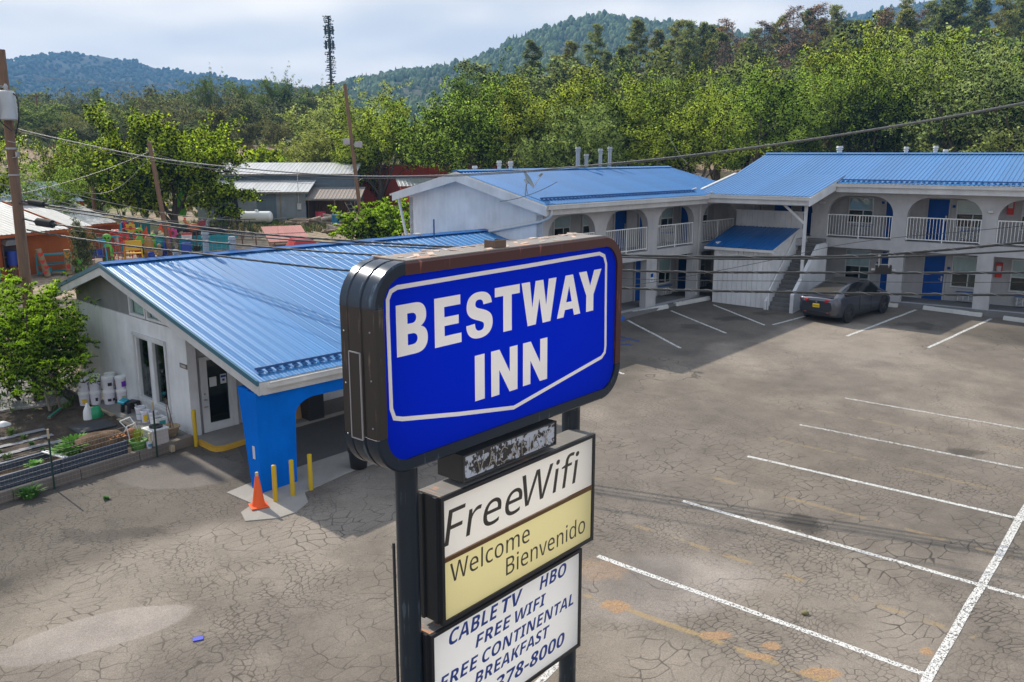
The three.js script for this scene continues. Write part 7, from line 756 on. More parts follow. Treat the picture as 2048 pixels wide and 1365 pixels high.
    // lean-to at its right end
    for (let i = 0; i < 8; i++) part('lean_board', [bx(0.33, 2.0, 0.05, x1 + 0.35 + i * 0.36, 0.9, -3.2)], M.wood, t); for (let i = 0; i < 5; i++) part('lean_board', [bx(0.05, 2.0, 0.5, x1 + 0.15, 0.9, -0.5 - i * 0.55)], M.plank, t); part('lean_post', [cyl(0.07, 0.07, 1.9, 7.0, 0, 0.3, 8), cyl(0.07, 0.07, 1.9, 8.6, 0, 0.1, 8)], M.woodGrey, t); roofSlope(t, x1 + 0.1, 9.2, -3.3, 2.75, 0.75, 1.95, mat([0.5, 0.46, 0.42], 0.6, { map: rustT }), 0.9, 0.3, 0.02); part('lean_edge', [bx(4.5, 0.1, 0.06, 6.9, 1.88, 0.72)], M.woodGrey, t);
  }
  { const t = thing('red_banded_wall', 'long low weathered wall with red painted sections behind the barn', 'wall', at(-18.0, -81.5), 0.05); const sec = [[-9, -6.4, 0], [-6.4, -5.5, 1], [-5.5, 4.2, 0], [4.2, 9.5, 1], [9.5, 17, 1]]; const gy = flat([0.31, 0.305, 0.28], 0.8); for (const [a, b, c] of sec) for (let x = a; x < b - 0.05; x += 0.9) { const w = Math.min(0.9, b - x); part('wall_panel', [bx(w - 0.01, 4.2, 0.06, x + w / 2, 2.1, 0)], c ? mat([0.42, 0.055, 0.03], 0.7) : gy, t); } part('cap_rail', [bx(26, 0.08, 0.12, 4, 4.24, 0)], M.woodGrey, t); }
  { const t = thing('red_shed', 'small red shed with grey roof behind the gable of the motel', 'shed', at(-7.6, -76), 0.2); part('wall', [bx(4, 2.8, 3, 0, 1.4, 0)], mat([0.38, 0.06, 0.03], 0.8), t); part('door', [bx(0.9, 1.9, 0.06, -0.8, 0.95, 1.52)], M.plank, t); roofSlope(t, -2.3, 2.3, -1.7, 3.3, 1.8, 2.75, M.galv, 0.92, 0.3, 0.02); }
  { const t = thing('propane_tank', 'white propane tank on the grass before the barn', 'tank', at(-20.4, -70.0), 0.06); part('shell', [cyl(0.45, 0.45, 2.0, 0, -1.0, 0, 20).rotateZ(Math.PI / 2).translate(0, 0.7, 0), new THREE.SphereGeometry(0.45, 16, 10).scale(0.6, 1, 1).translate(1.0, 0.7, 0), new THREE.SphereGeometry(0.45, 16, 10).scale(0.6, 1, 1).translate(-1.0, 0.7, 0)], M.pvc, t); part('dome', [cyl(0.14, 0.14, 0.16, 0, 1.12, 0, 12)], M.pvc, t); part('foot', [bx(0.12, 0.3, 0.6, -0.7, 0.15, 0), bx(0.12, 0.3, 0.6, 0.7, 0.15, 0)], M.concrete, t); }
  // firewood: every log of the heaps
  { const r = rng(33), lg = metres(join(cyl(0.09, 0.085, 1, 0, -0.5, 0, 7).rotateZ(Math.PI / 2))), lm = [mat([0.30, 0.22, 0.16], 0.95), mat([0.42, 0.36, 0.29], 0.95), mat([0.2, 0.15, 0.11], 0.95)]; const heap = (label, x, z, n, sx, h) => { const t = thing('log_pile', label, 'log pile', at(x, z), 0.1); for (let i = 0; i < n; i++) { const o = shade(new THREE.Mesh(lg, lm[i % 3])); o.name = 'log'; const u = r() * 2 - 1; o.position.set(u * sx, 0.1 + h * r() * (1 - u * u), (r() - 0.5) * 0.9); o.rotation.set(0, (r() - 0.5) * 1.0, (r() - 0.5) * 0.5); o.scale.set(0.8 + r() * 1.4, 0.7 + r(), 0.7 + r()); t.add(o); } return t; };
    heap('heap of split firewood in front of the lean-to', -14.0, -70.0, 46, 1.9, 0.75); heap('log pile right of the grassy patch near the leaning pole', -12.4, -68.2, 38, 1.7, 0.6); heap('flat scatter of logs on the dirt below the firewood', -12.6, -66.2, 20, 1.3, 0.2); heap('small firewood heap left of the lean-to post', -16.6, -69.4, 18, 0.7, 0.5);
    const t = thing('leaning_ladder', 'pale wooden ladder leaning inside the lean-to', 'ladder', at(-13.0, -71.6), 0.3); for (const s of [-0.22, 0.22]) part('rail', [rod([s + 0.5, 0, 0], [s - 0.35, 1.7, -0.4], 0.04, 6)], M.woodGrey, t); for (let i = 0; i < 5; i++) part('rung', [bx(0.44, 0.05, 0.05, 0.4 - i * 0.16, 0.25 + i * 0.32, -0.06 - i * 0.075)], M.woodGrey, t);
    const b1 = thing('red_drum', 'pinkish red drum beside the lean-to firewood', 'drum', at(-15.6, -71.4)); part('drum', [cyl(0.42, 0.4, 0.7, 0, 0.2, 0, 16)], mat([0.5, 0.04, 0.08], 0.5), b1); part('lid', [cyl(0.44, 0.44, 0.06, 0, 0.9, 0, 16)], mat([0.4, 0.03, 0.06], 0.5), b1); const b2 = thing('blue_drum', 'blue drum among the logs under the lean-to', 'drum', at(-13.9, -69.2)); part('drum', [cyl(0.36, 0.34, 0.6, 0, 0.3, 0, 16)], mat([0.02, 0.16, 0.3], 0.5), b2); part('lid', [cyl(0.38, 0.38, 0.06, 0, 0.9, 0, 16)], mat([0.03, 0.2, 0.34], 0.5), b2); }
  // rubble and old car bodies glimpsed under the trees behind the motel
  { const r = rng(71), gs = []; for (let i = 0; i < 60; i++) gs.push(tf(new THREE.DodecahedronGeometry(0.25 + 0.4 * r(), 0).scale(1.3, 0.8, 1), (r() - 0.5) * 9, 0.1 + 0.5 * r(), (r() - 0.5) * 5, r() * 6)); const o = single('rubble_heap', gs, mat([0.45, 0.36, 0.30], 0.95, { map: dirtT }), 'pale rubble bank under the trees behind the vent pipes', 'rubble', at(15.5, -84, 0.4), 0.2); o.userData.kind = 'stuff'; delete o.userData.category; }
}
// ---------------------------------------------------------------- trees
// a tree is a trunk mesh (stem, limbs, twigs) and a crown of many small leaves set in sprays round the twigs
function spray(L0, n, R, wide, droop, c0, c1, seed) {
  const r = rng(seed + 9), pos = [], nor = [], col = [];
  for (let i = 0; i < n; i++) { const c = V3(r() - 0.5, (r() - 0.5) * 0.8, r() - 0.5).multiplyScalar(2 * R * Math.sqrt(r())), L = L0 * (0.65 + 0.7 * r()), W = L * wide, a = V3(r() - 0.5, (r() - 0.5) * 0.9 + droop, r() - 0.5).normalize(), b = V3(r() - 0.5, 0.5 * (r() - 0.5), r() - 0.5).cross(a).normalize(), q = a.clone().cross(b); if (q.y < 0) q.negate();
    const p1 = c.clone().addScaledVector(a, L * 0.5).addScaledVector(b, W), p2 = c.clone().addScaledVector(a, L).addScaledVector(q, -L * 0.12), p3 = c.clone().addScaledVector(a, L * 0.5).addScaledVector(b, -W), h = r(), tn = 0.85 + 0.3 * r(); for (const p of [c, p1, p2, c, p2, p3]) { pos.push(p.x, p.y, p.z); nor.push(q.x, q.y, q.z); for (let k = 0; k < 3; k++) col.push(lerp(c0[k], c1[k], h) * tn); } }
  const g = new THREE.BufferGeometry(); g.setAttribute('position', new THREE.Float32BufferAttribute(pos, 3)); g.setAttribute('normal', new THREE.Float32BufferAttribute(nor, 3)); g.setAttribute('color', new THREE.Float32BufferAttribute(col, 3)); return g;
}
function crownOf(list, geo, r) {
  const im = new THREE.InstancedMesh(geo, leafMat(), list.length), m = new THREE.Matrix4(), q = new THREE.Quaternion(), e = new THREE.Euler(), c = new THREE.Color();
  list.forEach(([p, tone, s], i) => { q.setFromEuler(e.set((r() - 0.5) * 0.8, r() * 6.283, (r() - 0.5) * 0.8)); im.setMatrixAt(i, m.compose(p, q, V3(s, s, s))); im.setColorAt(i, c.setRGB(tone, tone, tone * 0.97)); });
  im.name = 'crown'; im.userData = { kind: 'stuff' }; return shade(im);
}
function grow(o) {
  const r = rng(o.seed), wood = [], twigs = [];
  const limb = (p, d, len, rad, lv) => {
    const n = lv === 0 ? 5 : lv === 1 ? 5 : 3, pts = [p.clone()]; let q = p.clone(), v = d.clone();
    for (let i = 0; i < n; i++) { v.add(V3((r() - 0.5) * o.wild, (r() - 0.5) * o.wild * 0.6 + (o.up[lv] ?? 0) / n, (r() - 0.5) * o.wild)).normalize(); q = q.clone().addScaledVector(v, len / n); pts.push(q); }
    for (let i = 0; i < n; i++) { const a = pts[i], b = pts[i + 1], r0 = rad * (1 - i / n * 0.6), r1 = rad * (1 - (i + 1) / n * 0.6); if (r1 > o.thin || lv < 2) wood.push(rod([a.x, a.y, a.z], [b.x, b.y, b.z], r0, lv === 0 ? 9 : lv === 1 ? 6 : 4, r1)); }
    if (lv === o.levels) { twigs.push(pts); return; }
    const kids = o.kids[lv];
    for (let k = 0; k < kids; k++) {
      const t = lerp(o.from[lv], 1, (k + 0.6 * r()) / kids), f = Math.min(n - 1, Math.floor(t * n)), base = pts[f].clone().lerp(pts[f + 1], t * n - f), dir = pts[f + 1].clone().sub(pts[f]).normalize();
      const an = (k * 2.4 + r() * 1.2) + (lv ? r() * 6 : 0), side = V3(Math.cos(an), 0, Math.sin(an)); side.addScaledVector(dir, -side.dot(dir)).normalize();
      const sp = o.spread[lv] * (0.75 + 0.5 * r()); limb(base, dir.multiplyScalar(Math.cos(sp)).addScaledVector(side, Math.sin(sp)).normalize(), len * o.ratio[lv] * (0.7 + 0.6 * r()), rad * o.thick * (1 - 0.5 * t), lv + 1);
    }
    if (lv > 0) twigs.push(pts.slice(-3));
  };
  limb(V3(0, -0.3, 0), V3((r() - 0.5) * 0.15, 1, (r() - 0.5) * 0.15).normalize(), o.stem, o.rad, 0);
  if (o.stems) for (let s = 1; s < o.stems; s++) { const an = s * 2.2 + r(); limb(V3(Math.cos(an) * 0.15, -0.3, Math.sin(an) * 0.15), V3(Math.cos(an) * o.lean, 1, Math.sin(an) * o.lean).normalize(), o.stem * (0.8 + 0.3 * r()), o.rad * 0.85, 0); }
  // sprays of leaves set along the twigs
  let top = 0; for (const t of twigs) for (const p of t) top = Math.max(top, p.y);
  const list = []; const per_ = o.sprays / twigs.length;
  for (const t of twigs) { const full = 0.4 + 1.2 * r(), tone = 0.82 + 0.36 * r(); for (let i = 0; i < per_ * full; i++) { const k = Math.pow(r(), 0.8) * (t.length - 1), f = Math.min(t.length - 2, Math.floor(k)), c = t[f].clone().lerp(t[f + 1], k - f), g = () => (r() + r() + r() - 1.5) * 0.9; c.add(V3(g() * o.puff, g() * o.puff * 0.8, g() * o.puff)); if (c.y > o.clear) list.push([c, tone * (0.85 + 0.3 * r()), 0.75 + 0.5 * r()]); } }
  const t = new THREE.Group(); t.userData.top = top;
  const w = shade(new THREE.Mesh(metres(join(wood)), mat(o.bark, 0.95))); w.name = 'trunk'; t.add(w); t.add(crownOf(list, spray(o.leaf, o.each || 14, o.reach || 0.26, o.wide, o.droop, o.c0, o.c1, o.seed), r)); return t;
}
function leafMat() { return leafMat.m || (leafMat.m = phys([1, 1, 1], 1, { vertexColors: true, side: THREE.DoubleSide, transmission: 0.6, thickness: 0, specularIntensity: 0.2 })); }
const ELM = { levels: 3, kids: [6, 5, 4], from: [0.12, 0.3, 0.25], spread: [0.55, 0.6, 0.7], ratio: [1.15, 0.6, 0.55], up: [0.2, 0.55, 0.2, 0.0], wild: 0.32, thick: 0.55, thin: 0.018, stem: 3.6, rad: 0.24, sprays: 1900, puff: 0.38, leaf: 0.115, each: 22, reach: 0.28, wide: 0.30, droop: 0.0, clear: 1.2, bark: [0.10, 0.08, 0.06], c0: [0.36, 0.50, 0.055], c1: [0.56, 0.70, 0.10] };
const elms = [1, 2, 3, 4].map((s) => grow({ ...ELM, seed: 100 + s * 7, kids: [5 + (s % 3), 5, 4], stems: s % 2 ? 2 : 0, lean: 0.35 }));
const tones = { grey: { ...ELM, c0: [0.38, 0.47, 0.12], c1: [0.54, 0.62, 0.20] } };
const elmsGrey = [5, 6].map((s) => grow({ ...tones.grey, seed: 200 + s, stems: 3, lean: 0.5, sprays: 2200 }));
const cottons = [7].map((s) => grow({ ...ELM, seed: 300 + s, sprays: 700, kids: [6, 4, 4], stem: 5, c0: [0.15, 0.22, 0.04], c1: [0.25, 0.34, 0.07], puff: 0.4 }));
const maples = [8].map((s) => grow({ ...ELM, seed: 400 + s, levels: 3, kids: [9, 6, 4], from: [0.25, 0.25, 0.2], spread: [0.95, 0.7, 0.7], ratio: [1.0, 0.6, 0.55], up: [0.3, 0.25, 0.15], stem: 3.4, sprays: 4200, puff: 0.42, leaf: 0.15, wide: 0.36, each: 16, reach: 0.26, clear: 1.0, c0: [0.28, 0.44, 0.02], c1: [0.52, 0.66, 0.04] }));
const shrubs = [9].map((s) => grow({ ...ELM, seed: 500 + s, levels: 2, kids: [8, 6], stems: 7, lean: 0.7, stem: 2.0, rad: 0.06, ratio: [0.6, 0.6], spread: [0.6, 0.7], from: [0.2, 0.2], sprays: 1000, puff: 0.26, leaf: 0.12, wide: 0.32, reach: 0.18, clear: 0.05, c0: [0.32, 0.50, 0.02], c1: [0.50, 0.66, 0.04] }));
const dwarfs = [10].map((s) => grow({ ...ELM, seed: 602, levels: 3, kids: [6, 5, 4], stems: 5, lean: 0.55, stem: 2.2, rad: 0.075, from: [0.25, 0.2, 0.2], ratio: [0.75, 0.6, 0.55], spread: [0.7, 0.7, 0.7], up: [0.2, 0.2, -0.2], sprays: 3000, puff: 0.17, leaf: 0.085, wide: 0.19, reach: 0.11, each: 15, droop: -0.25, clear: 0.75, bark: [0.07, 0.05, 0.04], thin: 0.008, c0: [0.23, 0.40, 0.012], c1: [0.46, 0.62, 0.03] }));
const JUN = { levels: 2, kids: [12, 6], from: [0.08, 0.15], spread: [1.1, 0.8], ratio: [0.62, 0.5], up: [0.1, 0.5, 0.2], wild: 0.3, thick: 0.5, thin: 0.02, stem: 4.2, rad: 0.16, sprays: 560, puff: 0.4, leaf: 0.17, wide: 0.26, each: 18, reach: 0.3, droop: 0.15, clear: 0.2, bark: [0.11, 0.09, 0.075], c0: [0.20, 0.22, 0.08], c1: [0.31, 0.32, 0.13] };
const junipers = [1, 2, 3].map((s) => grow({ ...JUN, seed: 700 + s * 3, stems: s === 2 ? 3 : 0, lean: 0.4 }));
const oaks = [1, 2].map((s) => grow({ ...JUN, seed: 760 + s * 5, kids: [10, 7], c0: [0.23, 0.29, 0.07], c1: [0.36, 0.42, 0.12], sprays: 600 }));
// pines: straight stem, whorls of level boughs, needle tufts towards their ends
function pine(seed, dead) {
  const r = rng(seed), wood = [rod([0, -0.4, 0], [0, 19.6, 0], 0.26, 7, 0.03)], list = []; const H = 20;
  for (let y = dead ? 4 : 5.5; y < H - 0.3; y += 0.42 + 0.25 * r()) { const k = (y - 4) / (H - 4), R = (0.5 + 3.1 * Math.pow(1 - k, 0.75) * Math.min(1, 0.45 + k * 2.4)) * (0.75 + 0.5 * r()), n = 3 + Math.floor(r() * 3);
    for (let b = 0; b < n; b++) { const an = r() * 6.283, L = R * (0.65 + 0.5 * r()), tip = [Math.cos(an) * L, y + L * (0.16 - 0.15 * (1 - k)) + 0.3 * (r() - 0.5), Math.sin(an) * L]; wood.push(rod([0, y, 0], tip, 0.045, 3, 0.015)); const tufts = (dead ? 7 : 13) * (0.6 + 0.8 * r()) * (0.5 + L / 4), tone = 0.8 + 0.4 * r();
      for (let q = 0; q < tufts; q++) { const f = 0.25 + 0.78 * Math.sqrt(r()); list.push([V3(tip[0] * f + (r() - 0.5) * 0.7, lerp(y, tip[1], f) + (r() - 0.3) * 0.55, tip[2] * f + (r() - 0.5) * 0.7), tone * (0.8 + 0.4 * r()), 0.8 + 0.5 * r()]); } } }
  const t = new THREE.Group(); t.userData.top = H; const w = shade(new THREE.Mesh(metres(join(wood)), mat(dead ? [0.16, 0.12, 0.10] : [0.13, 0.085, 0.06], 0.95))); w.name = 'trunk'; t.add(w); t.add(crownOf(list, spray(dead ? 0.3 : 0.32, dead ? 8 : 12, 0.25, 0.12, 0.25, dead ? [0.32, 0.21, 0.14] : [0.24, 0.28, 0.07], dead ? [0.46, 0.32, 0.22] : [0.42, 0.43, 0.12], seed), r)); return t;
}
const pines = [1, 2, 3].map((s) => pine(800 + s, false)), deadPines = [1, 2].map((s) => pine(850 + s, true));
const tintMats = [[1, 1, 1], [0.86, 0.95, 0.9], [1.08, 1.0, 0.85], [0.8, 0.9, 1.0], [0.95, 1.02, 1.15], [1.12, 1.08, 1.0]].map((c) => { const m = leafMat().clone(); m.color.setRGB(...c); return m; });
let treeN = 0;
function plant(name, proto, x, z, h, label, category, group, widen = 1) { const t = proto.clone(), s = h / proto.userData.top; t.name = numbered(name); t.children[1].material = tintMats[(treeN * 5 + (treeN >> 2)) % 6]; t.userData = { label, category }; if (group) t.userData.group = group; t.position.set(x, T(x, z) - 0.05, z); t.rotation.y = (treeN++ * 2.399) % 6.283; t.scale.set(s * widen, s, s * widen); scene.add(t); return t; }
{
  const E = [[-17.3, -92, 13.2, 1], [-11.9, -80, 11.2, 0], [-8.9, -86, 11.7, 0], [-3.9, -74, 11.8, 0], [-2.5, -90, 14.4, 0], [1.7, -82, 13, 0], [5.4, -76, 11.3, 1], [9.7, -84, 12.1, 0], [13.8, -86, 13.6, 0], [14.6, -74, 11.7, 0], [21, -90, 12.3, 0]];
  const F = [[21.8, -80, 12.9, 0], [27.3, -86, 13.1, 0], [33.8, -96, 15.9, 0], [32.8, -84, 14.6, 0], [39.6, -92, 14.9, 1], [39.4, -84, 15.7, 0], [45.8, -90, 16.4, 1], [42.8, -78, 15.2, 1], [51.2, -88, 15.9, 0], [52.2, -84, 15, 0], [-18.5, -86, 8.9, 1]];
  const LB = ['feathery green elm behind the leaning floodlight pole', 'green elm right of the leaning floodlight pole', 'green elm directly behind the left end of the gable roof', 'tall green elm over the gable of the left motel wing', 'tallest green elm left of the vent pipes, topped by dark leaves', 'green elm behind the middle of the left wing roof', 'greyer green elm left of the tall vent pipes', 'green elm behind the four tall vent pipes', 'green elm right of the tall vent pipes', 'green elm over the far end of the left wing roof', 'green elm behind the valley between the two roofs'];
  const LB2 = ['green elm above the left end of the right wing ridge', 'green elm behind the first roof vent of the right wing', 'highest elm rising behind the right wing, left of the dead pines', 'broad green elm behind the middle of the right wing', 'greyish elm further back over the right wing', 'tall elm above the last roof vents', 'pale greyish elm near the upper right corner', 'greyish elm with dark leaning limbs over the right end of the roof', 'green elm at the right edge of the picture behind the others', 'elm cut by the right edge of the picture', 'low greyish elm beside the tan bank'];
  E.forEach(([x, z, h, k], i) => plant('elm_tree', k ? elmsGrey[i % 2] : elms[i % 4], x, z, h, LB[i], 'tree', null, 1.12)); F.forEach(([x, z, h, k], i) => plant('elm_tree', k ? elmsGrey[i % 2] : elms[(i + 1) % 4], x, z, h, LB2[i], 'tree', null, 1.12));
  plant('cottonwood_tree', cottons[0], -4.6, -86, 16.4, 'sparse dark leaved treetop sticking out above the elms', 'tree', null, 0.7);
  plant('maple_tree', maples[0], -24.6, -63.5, 9.2, 'big dense bright green tree behind the short brown pole', 'tree', null, 1.12);
  plant('elm_tree', elms[1], -28.2, -42.5, 8.8, 'dark green tree behind the transformer pole at the left edge', 'tree', null, 0.95); plant('elm_tree', elms[0], -33.8, -66, 7.4, 'bright green tree between the left pole and the big tree', 'tree', null, 1.2); plant('elm_tree', maples[0], -34.2, -73, 7.2, 'yellow green tree top left of the big tree', 'tree', null, 1.1); plant('elm_tree', elms[2], -30.5, -58, 6.0, 'leafy tree over the orange house roofs', 'tree', null, 1.2);
  plant('shrub', shrubs[0], -8.3, -57.5, 3.4, 'bright green shrub beside the white gable downspout', 'shrub', null, 1.15); plant('shrub', shrubs[0], -24.5, -93, 6.2, 'yellow green bush by the tan bank behind the barn', 'shrub', null, 1.0); plant('shrub', shrubs[0], -19.9, -91, 5.8, 'yellow green bush behind the middle of the barn roof', 'shrub', null, 1.1); plant('shrub', shrubs[0], -15.5, -89, 5.2, 'yellow green bush behind the red wall section', 'shrub', null, 1.1);
  plant('shrub', oaks[0], 34.7, -66, 7.6, 'dark bushy tree behind the right wing roof at the far right', 'tree', null, 0.9); plant('shrub', oaks[1], 39.5, -64, 8.0, 'dark bushy tree at the right picture edge behind the roof', 'tree', null, 0.9); plant('shrub', oaks[0], 29.5, -70, 5.4, 'low dark bush behind the right wing vents', 'shrub', null, 1.1);
  plant('garden_tree', dwarfs[0], -14.45, -25.3, 4.2, 'small bushy yellow green tree in the garden by the office gable', 'tree', null, 0.92);
  plant('slender_shrub', junipers[0], -23.2, -46.9, 3.2, 'slender dark shrub with a light top between tiki log and alien', 'shrub', null, 0.5);
  const r = rng(55);
  const across = (x, z) => { const p = 1024 + 1740 * x / -z * 0.978; return p < 150 ? 'near the left edge' : p < 300 ? 'left of the big tree top' : p < 430 ? 'above the big tree top' : p < 560 ? 'above the barn roof' : p < 720 ? 'by the leaning pole' : p < 1000 ? 'above the gable' : p < 1250 ? 'above the left wing roof' : p < 1420 ? 'above the roof valley' : p < 1650 ? 'above the stair porch' : p < 1850 ? 'above the dark car' : 'near the right edge'; };
  for (const [z, top, step, row] of [[-120, 12.0, 3.6, 'front'], [-135, 13.9, 4.2, 'second'], [-150, 16.2, 4.6, 'middle'], [-168, 18.9, 5.2, 'fourth'], [-188, 21.4, 5.8, 'rearmost']]) for (let x = z * 0.6; x < z * 0.2; x += step * (0.7 + 0.6 * r())) { const zz = z + (r() - 0.5) * 9, h = Math.max(2.4, top + (r() - 0.5) * 2.6 - T(x, zz)); plant('juniper_tree', r() > 0.62 ? oaks[r() > 0.5 ? 1 : 0] : junipers[Math.floor(r() * 3)], x, zz, h, 'olive green juniper, ' + row + ' row on the rise, ' + across(x, zz), 'tree', 'junipers on the left rise', 1.25); }
  for (const [z, top, step, row] of [[-104, 12.5, 5.5, 'lowest'], [-118, 15.3, 5.5, 'second'], [-132, 18.8, 6, 'third'], [-146, 22.3, 6.4, 'highest']]) for (let x = -2; x < -z * 0.62; x += step * (0.7 + 0.7 * r())) { const zz = z + (r() - 0.5) * 9, h = Math.max(4, top + (x > 42 ? 2.2 : 0) + (r() - 0.5) * 3.4 - T(x, zz)); plant('hillside_tree', oaks[r() > 0.5 ? 1 : 0], x, zz, h, 'bushy green tree in the ' + row + ' row behind the elms, ' + across(x, zz), 'tree', 'bushy trees on the right slope', 1.05); }
  for (const [x, z, h] of [[-54.1, -165, 14.3], [-52.4, -170, 13], [-45.2, -168, 14.4], [-41.9, -172, 13.4], [-38.5, -176, 12]]) plant('cottonwood_tree', cottons[0], x, z, h, 'loose dark treetop standing above the junipers left of the mast', 'tree', 'tall loose trees above the left rise', 0.75);
  const PN = [[3.9, -170, 18], [10.7, -165, 17.3], [16.5, -180, 20.8], [22.6, -165, 20.5], [29.7, -185, 18.9], [31.7, -175, 20.5], [35.1, -170, 20], [18.2, -150, 15.5], [49.5, -185, 18.8], [55.6, -190, 21], [59.8, -185, 22.1], [62, -175, 22.8], [75.9, -200, 18.4], [71, -165, 21.6], [80.2, -175, 22.3], [79.8, -165, 24.3], [91.6, -180, 23], [90.8, -170, 22.2], [99.7, -180, 22.9], [94.6, -165, 22], [7.2, -150, 14.1], [39.7, -155, 16], [29.1, -150, 16.8], [101.8, -170, 22], [16.7, -160, 15], [61.7, -165, 17.9], [25.4, -150, 15.6], [43, -190, 19], [66, -195, 20], [86, -200, 22], [45.5, -178, 17]];
  const DP = [[38.6, -165, 20.8], [48.3, -175, 20.4], [50.6, -165, 22.6], [56.7, -170, 23.5], [69.1, -170, 22.1], [83.5, -185, 21.1], [35, -150, 16.4], [53.5, -172, 19], [58.5, -164, 18], [74.5, -172, 20], [42, -168, 17.5]];
  { const q = rng(404); for (let i = 0; i < 34; i++) { const z = -160 - 45 * q(), p = 1330 + 760 * q(), x = (p - 1024) / 1740 * -z / 1.03; PN.push([x, z, Math.max(13, 15.5 + 5 * q() + (p > 1700 ? 1.5 : 0))]); } }
  PN.forEach(([x, z, h], i) => plant('pine_tree', pines[i % 3], x, z, h, 'tall green pine on the slope ' + across(x, z) + (h > 21 ? ', one of the tallest' : h < 17 ? ', one of the shortest' : z < -178 ? ', further back' : ''), 'tree', 'green pines on the right slope', 1.15)); DP.forEach(([x, z, h], i) => plant('dead_pine_tree', deadPines[i % 2], x, z, h, 'dead reddish brown pine ' + across(x, z) + (h > 21 ? ', one of the tallest' : z < -170 ? ', further back' : ', in front'), 'tree', 'dead brown pines on the right slope', 1.15));
}
{ // cell mast dressed as a pine
  const x = -42.6, z = -213, t = thing('cell_mast', 'tall mast disguised as a slim dark pine with antenna panels near the top', 'mast', [x, T(x, z), z]), r = rng(61), H = 38.6 - T(x, z); part('mast_pole', [cyl(0.36, 0.22, H, 0, 0, 0, 12)], mat([0.055, 0.06, 0.055], 0.8), t);
  const br = [], nd = []; for (let y = H * 0.3; y < H; y += 0.42) for (let k = 0; k < 4; k++) { const an = r() * 6.28, L = 0.75 + 0.5 * r(); br.push(rod([0, y, 0], [Math.cos(an) * L, y + 0.15, Math.sin(an) * L], 0.035, 3)); for (let q = 0; q < 2; q++) { const f = 0.55 + 0.5 * q; nd.push(bx(0.34, 0.12, 0.2, Math.cos(an) * L * f, y + 0.12 + 0.1 * r(), Math.sin(an) * L * f, r(), r() * 6, r())); } } part('branches', br, M.rubber, t).userData.kind = 'stuff'; part('needles', nd, mat([0.025, 0.036, 0.03], 0.9), t).userData.kind = 'stuff';
  for (const y of [H - 3.2, H - 6.4]) for (let k = 0; k < 6; k++) part('antenna_panel', [bx(0.34, 1.9, 0.18, Math.sin(k * 1.047) * 1.0, y, Math.cos(k * 1.047) * 1.0, 0, k * 1.047)], mat([0.03, 0.06, 0.055], 0.6), t); part('antenna_ring', [new THREE.TorusGeometry(0.95, 0.06, 5, 18).rotateX(Math.PI / 2).translate(0, H - 3.2, 0), new THREE.TorusGeometry(0.95, 0.06, 5, 18).rotateX(Math.PI / 2).translate(0, H - 6.4, 0)], M.rubber, t);
}
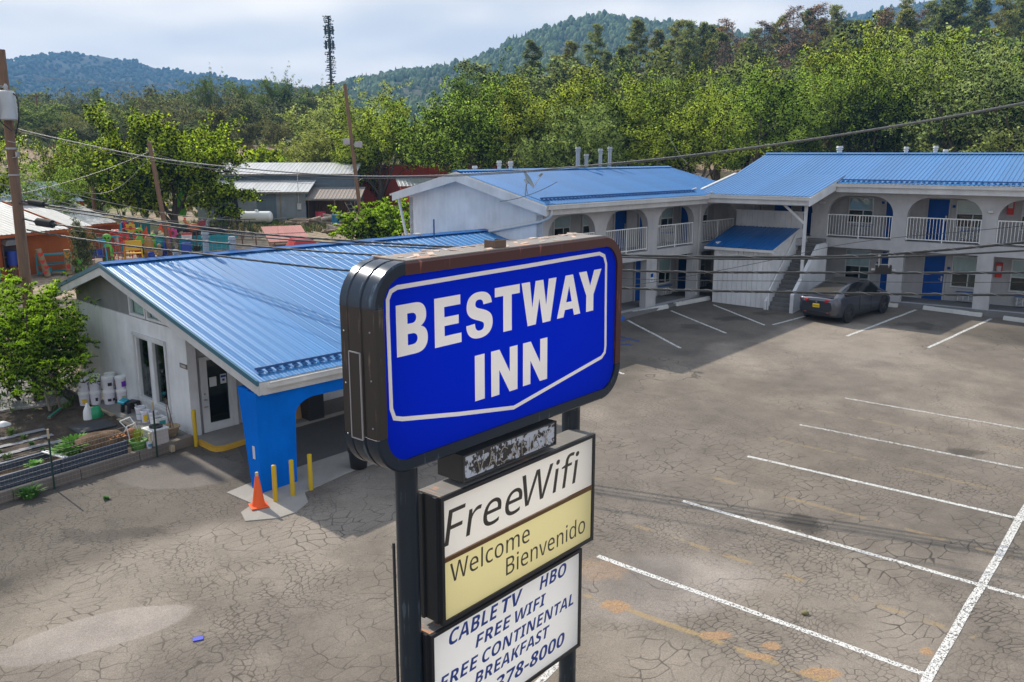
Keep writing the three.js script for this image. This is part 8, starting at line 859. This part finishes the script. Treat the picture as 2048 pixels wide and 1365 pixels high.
// ---------------------------------------------------------------- far wooded hills; each a sheet falling from its crest towards the lot
{
  const cone = () => { const gs = []; for (let i = 0; i < 3; i++) gs.push(new THREE.ConeGeometry(0.34 - 0.09 * i, 0.5, 5, 1, true).toNonIndexed().translate(0, 0.3 + i * 0.24, 0)); gs.push(new THREE.CylinderGeometry(0.03, 0.04, 0.25, 4).toNonIndexed().translate(0, 0.08, 0)); return metres(join(gs)); };
  const coneG = cone(), blobG = (() => { const g = new THREE.IcosahedronGeometry(0.5, 1); const p = g.attributes.position; for (let i = 0; i < p.count; i++) { const k = 0.75 + 0.5 * vn(p.getX(i) * 5 + 9, p.getY(i) * 5 + p.getZ(i) * 3 + 9); p.setXYZ(i, p.getX(i) * k, p.getY(i) * k + 0.4, p.getZ(i) * k); } g.computeVertexNormals(); return metres(join(g)); })();
  function hill(D, depth, crest, tint, nTrees, treeH, seed, blob) {       // crest: [x at distance D, height]
    const cs = (x) => { let i = 0; while (i < crest.length - 2 && x > crest[i + 1][0]) i++; const [a, h0] = crest[i], [b, h1] = crest[i + 1], t = Math.min(1, Math.max(0, (x - a) / (b - a))); return lerp(h0, h1, t * t * (3 - 2 * t)); };
    const x0 = crest[0][0], x1 = crest[crest.length - 1][0], hy = (x, t) => { const c = cs(x); return t >= 0 ? c * (1 - 0.95 * Math.pow(t, 0.9)) + (fbm(x / (D * 0.03) + seed, t * 6, 4) - 0.5) * c * 0.22 * Math.min(1, t * 5) : c * (1 + t * 0.8); };
    const NX = 120, NT = 26, pos = [], idx = []; for (let j = -3; j <= NT; j++) for (let i = 0; i <= NX; i++) { const x = lerp(x0, x1, i / NX), t = j / NT; pos.push(x, hy(x, t), -D + t * depth); if (i && j > -3) { const b = (j + 3) * (NX + 1) + i; idx.push(b - NX - 2, b - 1, b - NX - 1, b - NX - 1, b - 1, b); } }
    const g = new THREE.BufferGeometry(); g.setAttribute('position', new THREE.Float32BufferAttribute(pos, 3)); g.setIndex(idx); g.computeVertexNormals(); struct('hill', [g], mat(tint, 1, { map: mottleT }));
    const r = rng(seed); for (const [kind, geo, share, wid] of blob ? [['round', blobG, 1, 0.9]] : [['round', blobG, 0.72, 0.62], ['spire', coneG, 0.28, 0.8]]) { const num = Math.round(nTrees * share), im = new THREE.InstancedMesh(geo, mat([1, 1, 1], 0.95), num), m = new THREE.Matrix4(), q = new THREE.Quaternion(), c = new THREE.Color(); let n = 0;
    while (n < num) { const x = lerp(x0, x1, r()), t = Math.pow(r(), 1.1) * 0.9, bare = fbm(x / (D * 0.05) + seed * 3, t * 9, 3); if (bare > 0.66 && r() > 0.4) continue; const h = treeH * (0.45 + 0.55 * r() + 0.35 * r() * r()); q.setFromAxisAngle(V3(0, 1, 0), r() * 6); m.compose(V3(x, hy(x, t) - 0.4, -D + t * depth), q, V3(h * wid, h, h * wid)); im.setMatrixAt(n, m); const k = 0.7 + 0.6 * r(); c.setRGB(0.13 * k * tint[0] / 0.09, 0.18 * k * tint[1] / 0.095, 0.08 * k * tint[2] / 0.045); im.setColorAt(n, c); n++; }
    im.name = numbered('hill_forest'); im.userData = { kind: 'stuff', label: 'far forest covering a hill' }; shade(im); scene.add(im); }
  }
  const cr = (D, list) => list.map(([px, py]) => [(px - 1024) / 1740 * D / 1.04, 7.5 + Math.tan(Math.atan((682.5 - py) / 1740) - PITCH * D2R) * D]);
  hill(1750, 900, cr(1750, [[-700, 210], [-350, 190], [-120, 160], [0, 134], [60, 115], [130, 107], [190, 111], [260, 122], [330, 139], [410, 150], [520, 165], [640, 182], [800, 215]]), [0.035, 0.05, 0.04], 12000, 7.5, 12, true);
  hill(950, 560, cr(950, [[380, 230], [520, 205], [640, 185], [740, 158], [840, 142], [930, 130], [985, 106], [1040, 78], [1095, 58], [1150, 40], [1195, 33], [1245, 38], [1310, 46], [1400, 54], [1470, 66], [1560, 92], [1750, 135], [2300, 180]]), [0.09, 0.095, 0.045], 13000, 8, 22, false);
  hill(1500, 600, cr(1500, [[1250, 150], [1450, 80], [1580, 55], [1660, 42], [1720, 27], [1780, 14], [1860, 0], [2000, -14], [2200, -20], [2600, 20]]), [0.055, 0.07, 0.04], 5000, 10, 32, false);
}
{ // grass and scrub on the bank and the yard edge
  const r = rng(99), tg = metres(join(tuft(0, 0, 0, 0.35, 0.5, 9, 3, 0.07))), n = 2600, im = new THREE.InstancedMesh(tg, leafy([1, 1, 1]), n), m = new THREE.Matrix4(), q = new THREE.Quaternion(), c = new THREE.Color();
  for (let i = 0; i < n; i++) { const near = i < 900, gard = i < 200; const x = gard ? -13 - 5 * r() : near ? -26 + 20 * r() : -70 + 75 * r(), z = gard ? -24 - 6 * r() : near ? -66 - 7 * r() : -76 - 60 * r(), s = gard ? 0.5 : near ? 0.9 : 1.2 + 1.2 * r(), o = gard ? O_AT : null; q.setFromAxisAngle(V3(0, 1, 0), r() * 6); m.compose(V3(x, T(x, z) + (gard ? 0.05 : -0.03), z), q, V3(s, s * (0.5 + 0.7 * r()), s)); im.setMatrixAt(i, m); const k = 0.7 + 0.6 * r(); gard || r() > 0.5 ? c.setRGB(0.10 * k, 0.17 * k, 0.03) : c.setRGB(0.26 * k, 0.22 * k, 0.09 * k); im.setColorAt(i, c); }
  im.name = 'grass'; im.userData = { kind: 'stuff', label: 'scattered grass tufts' }; shade(im); scene.add(im);
}
renderer.render(scene, camera);
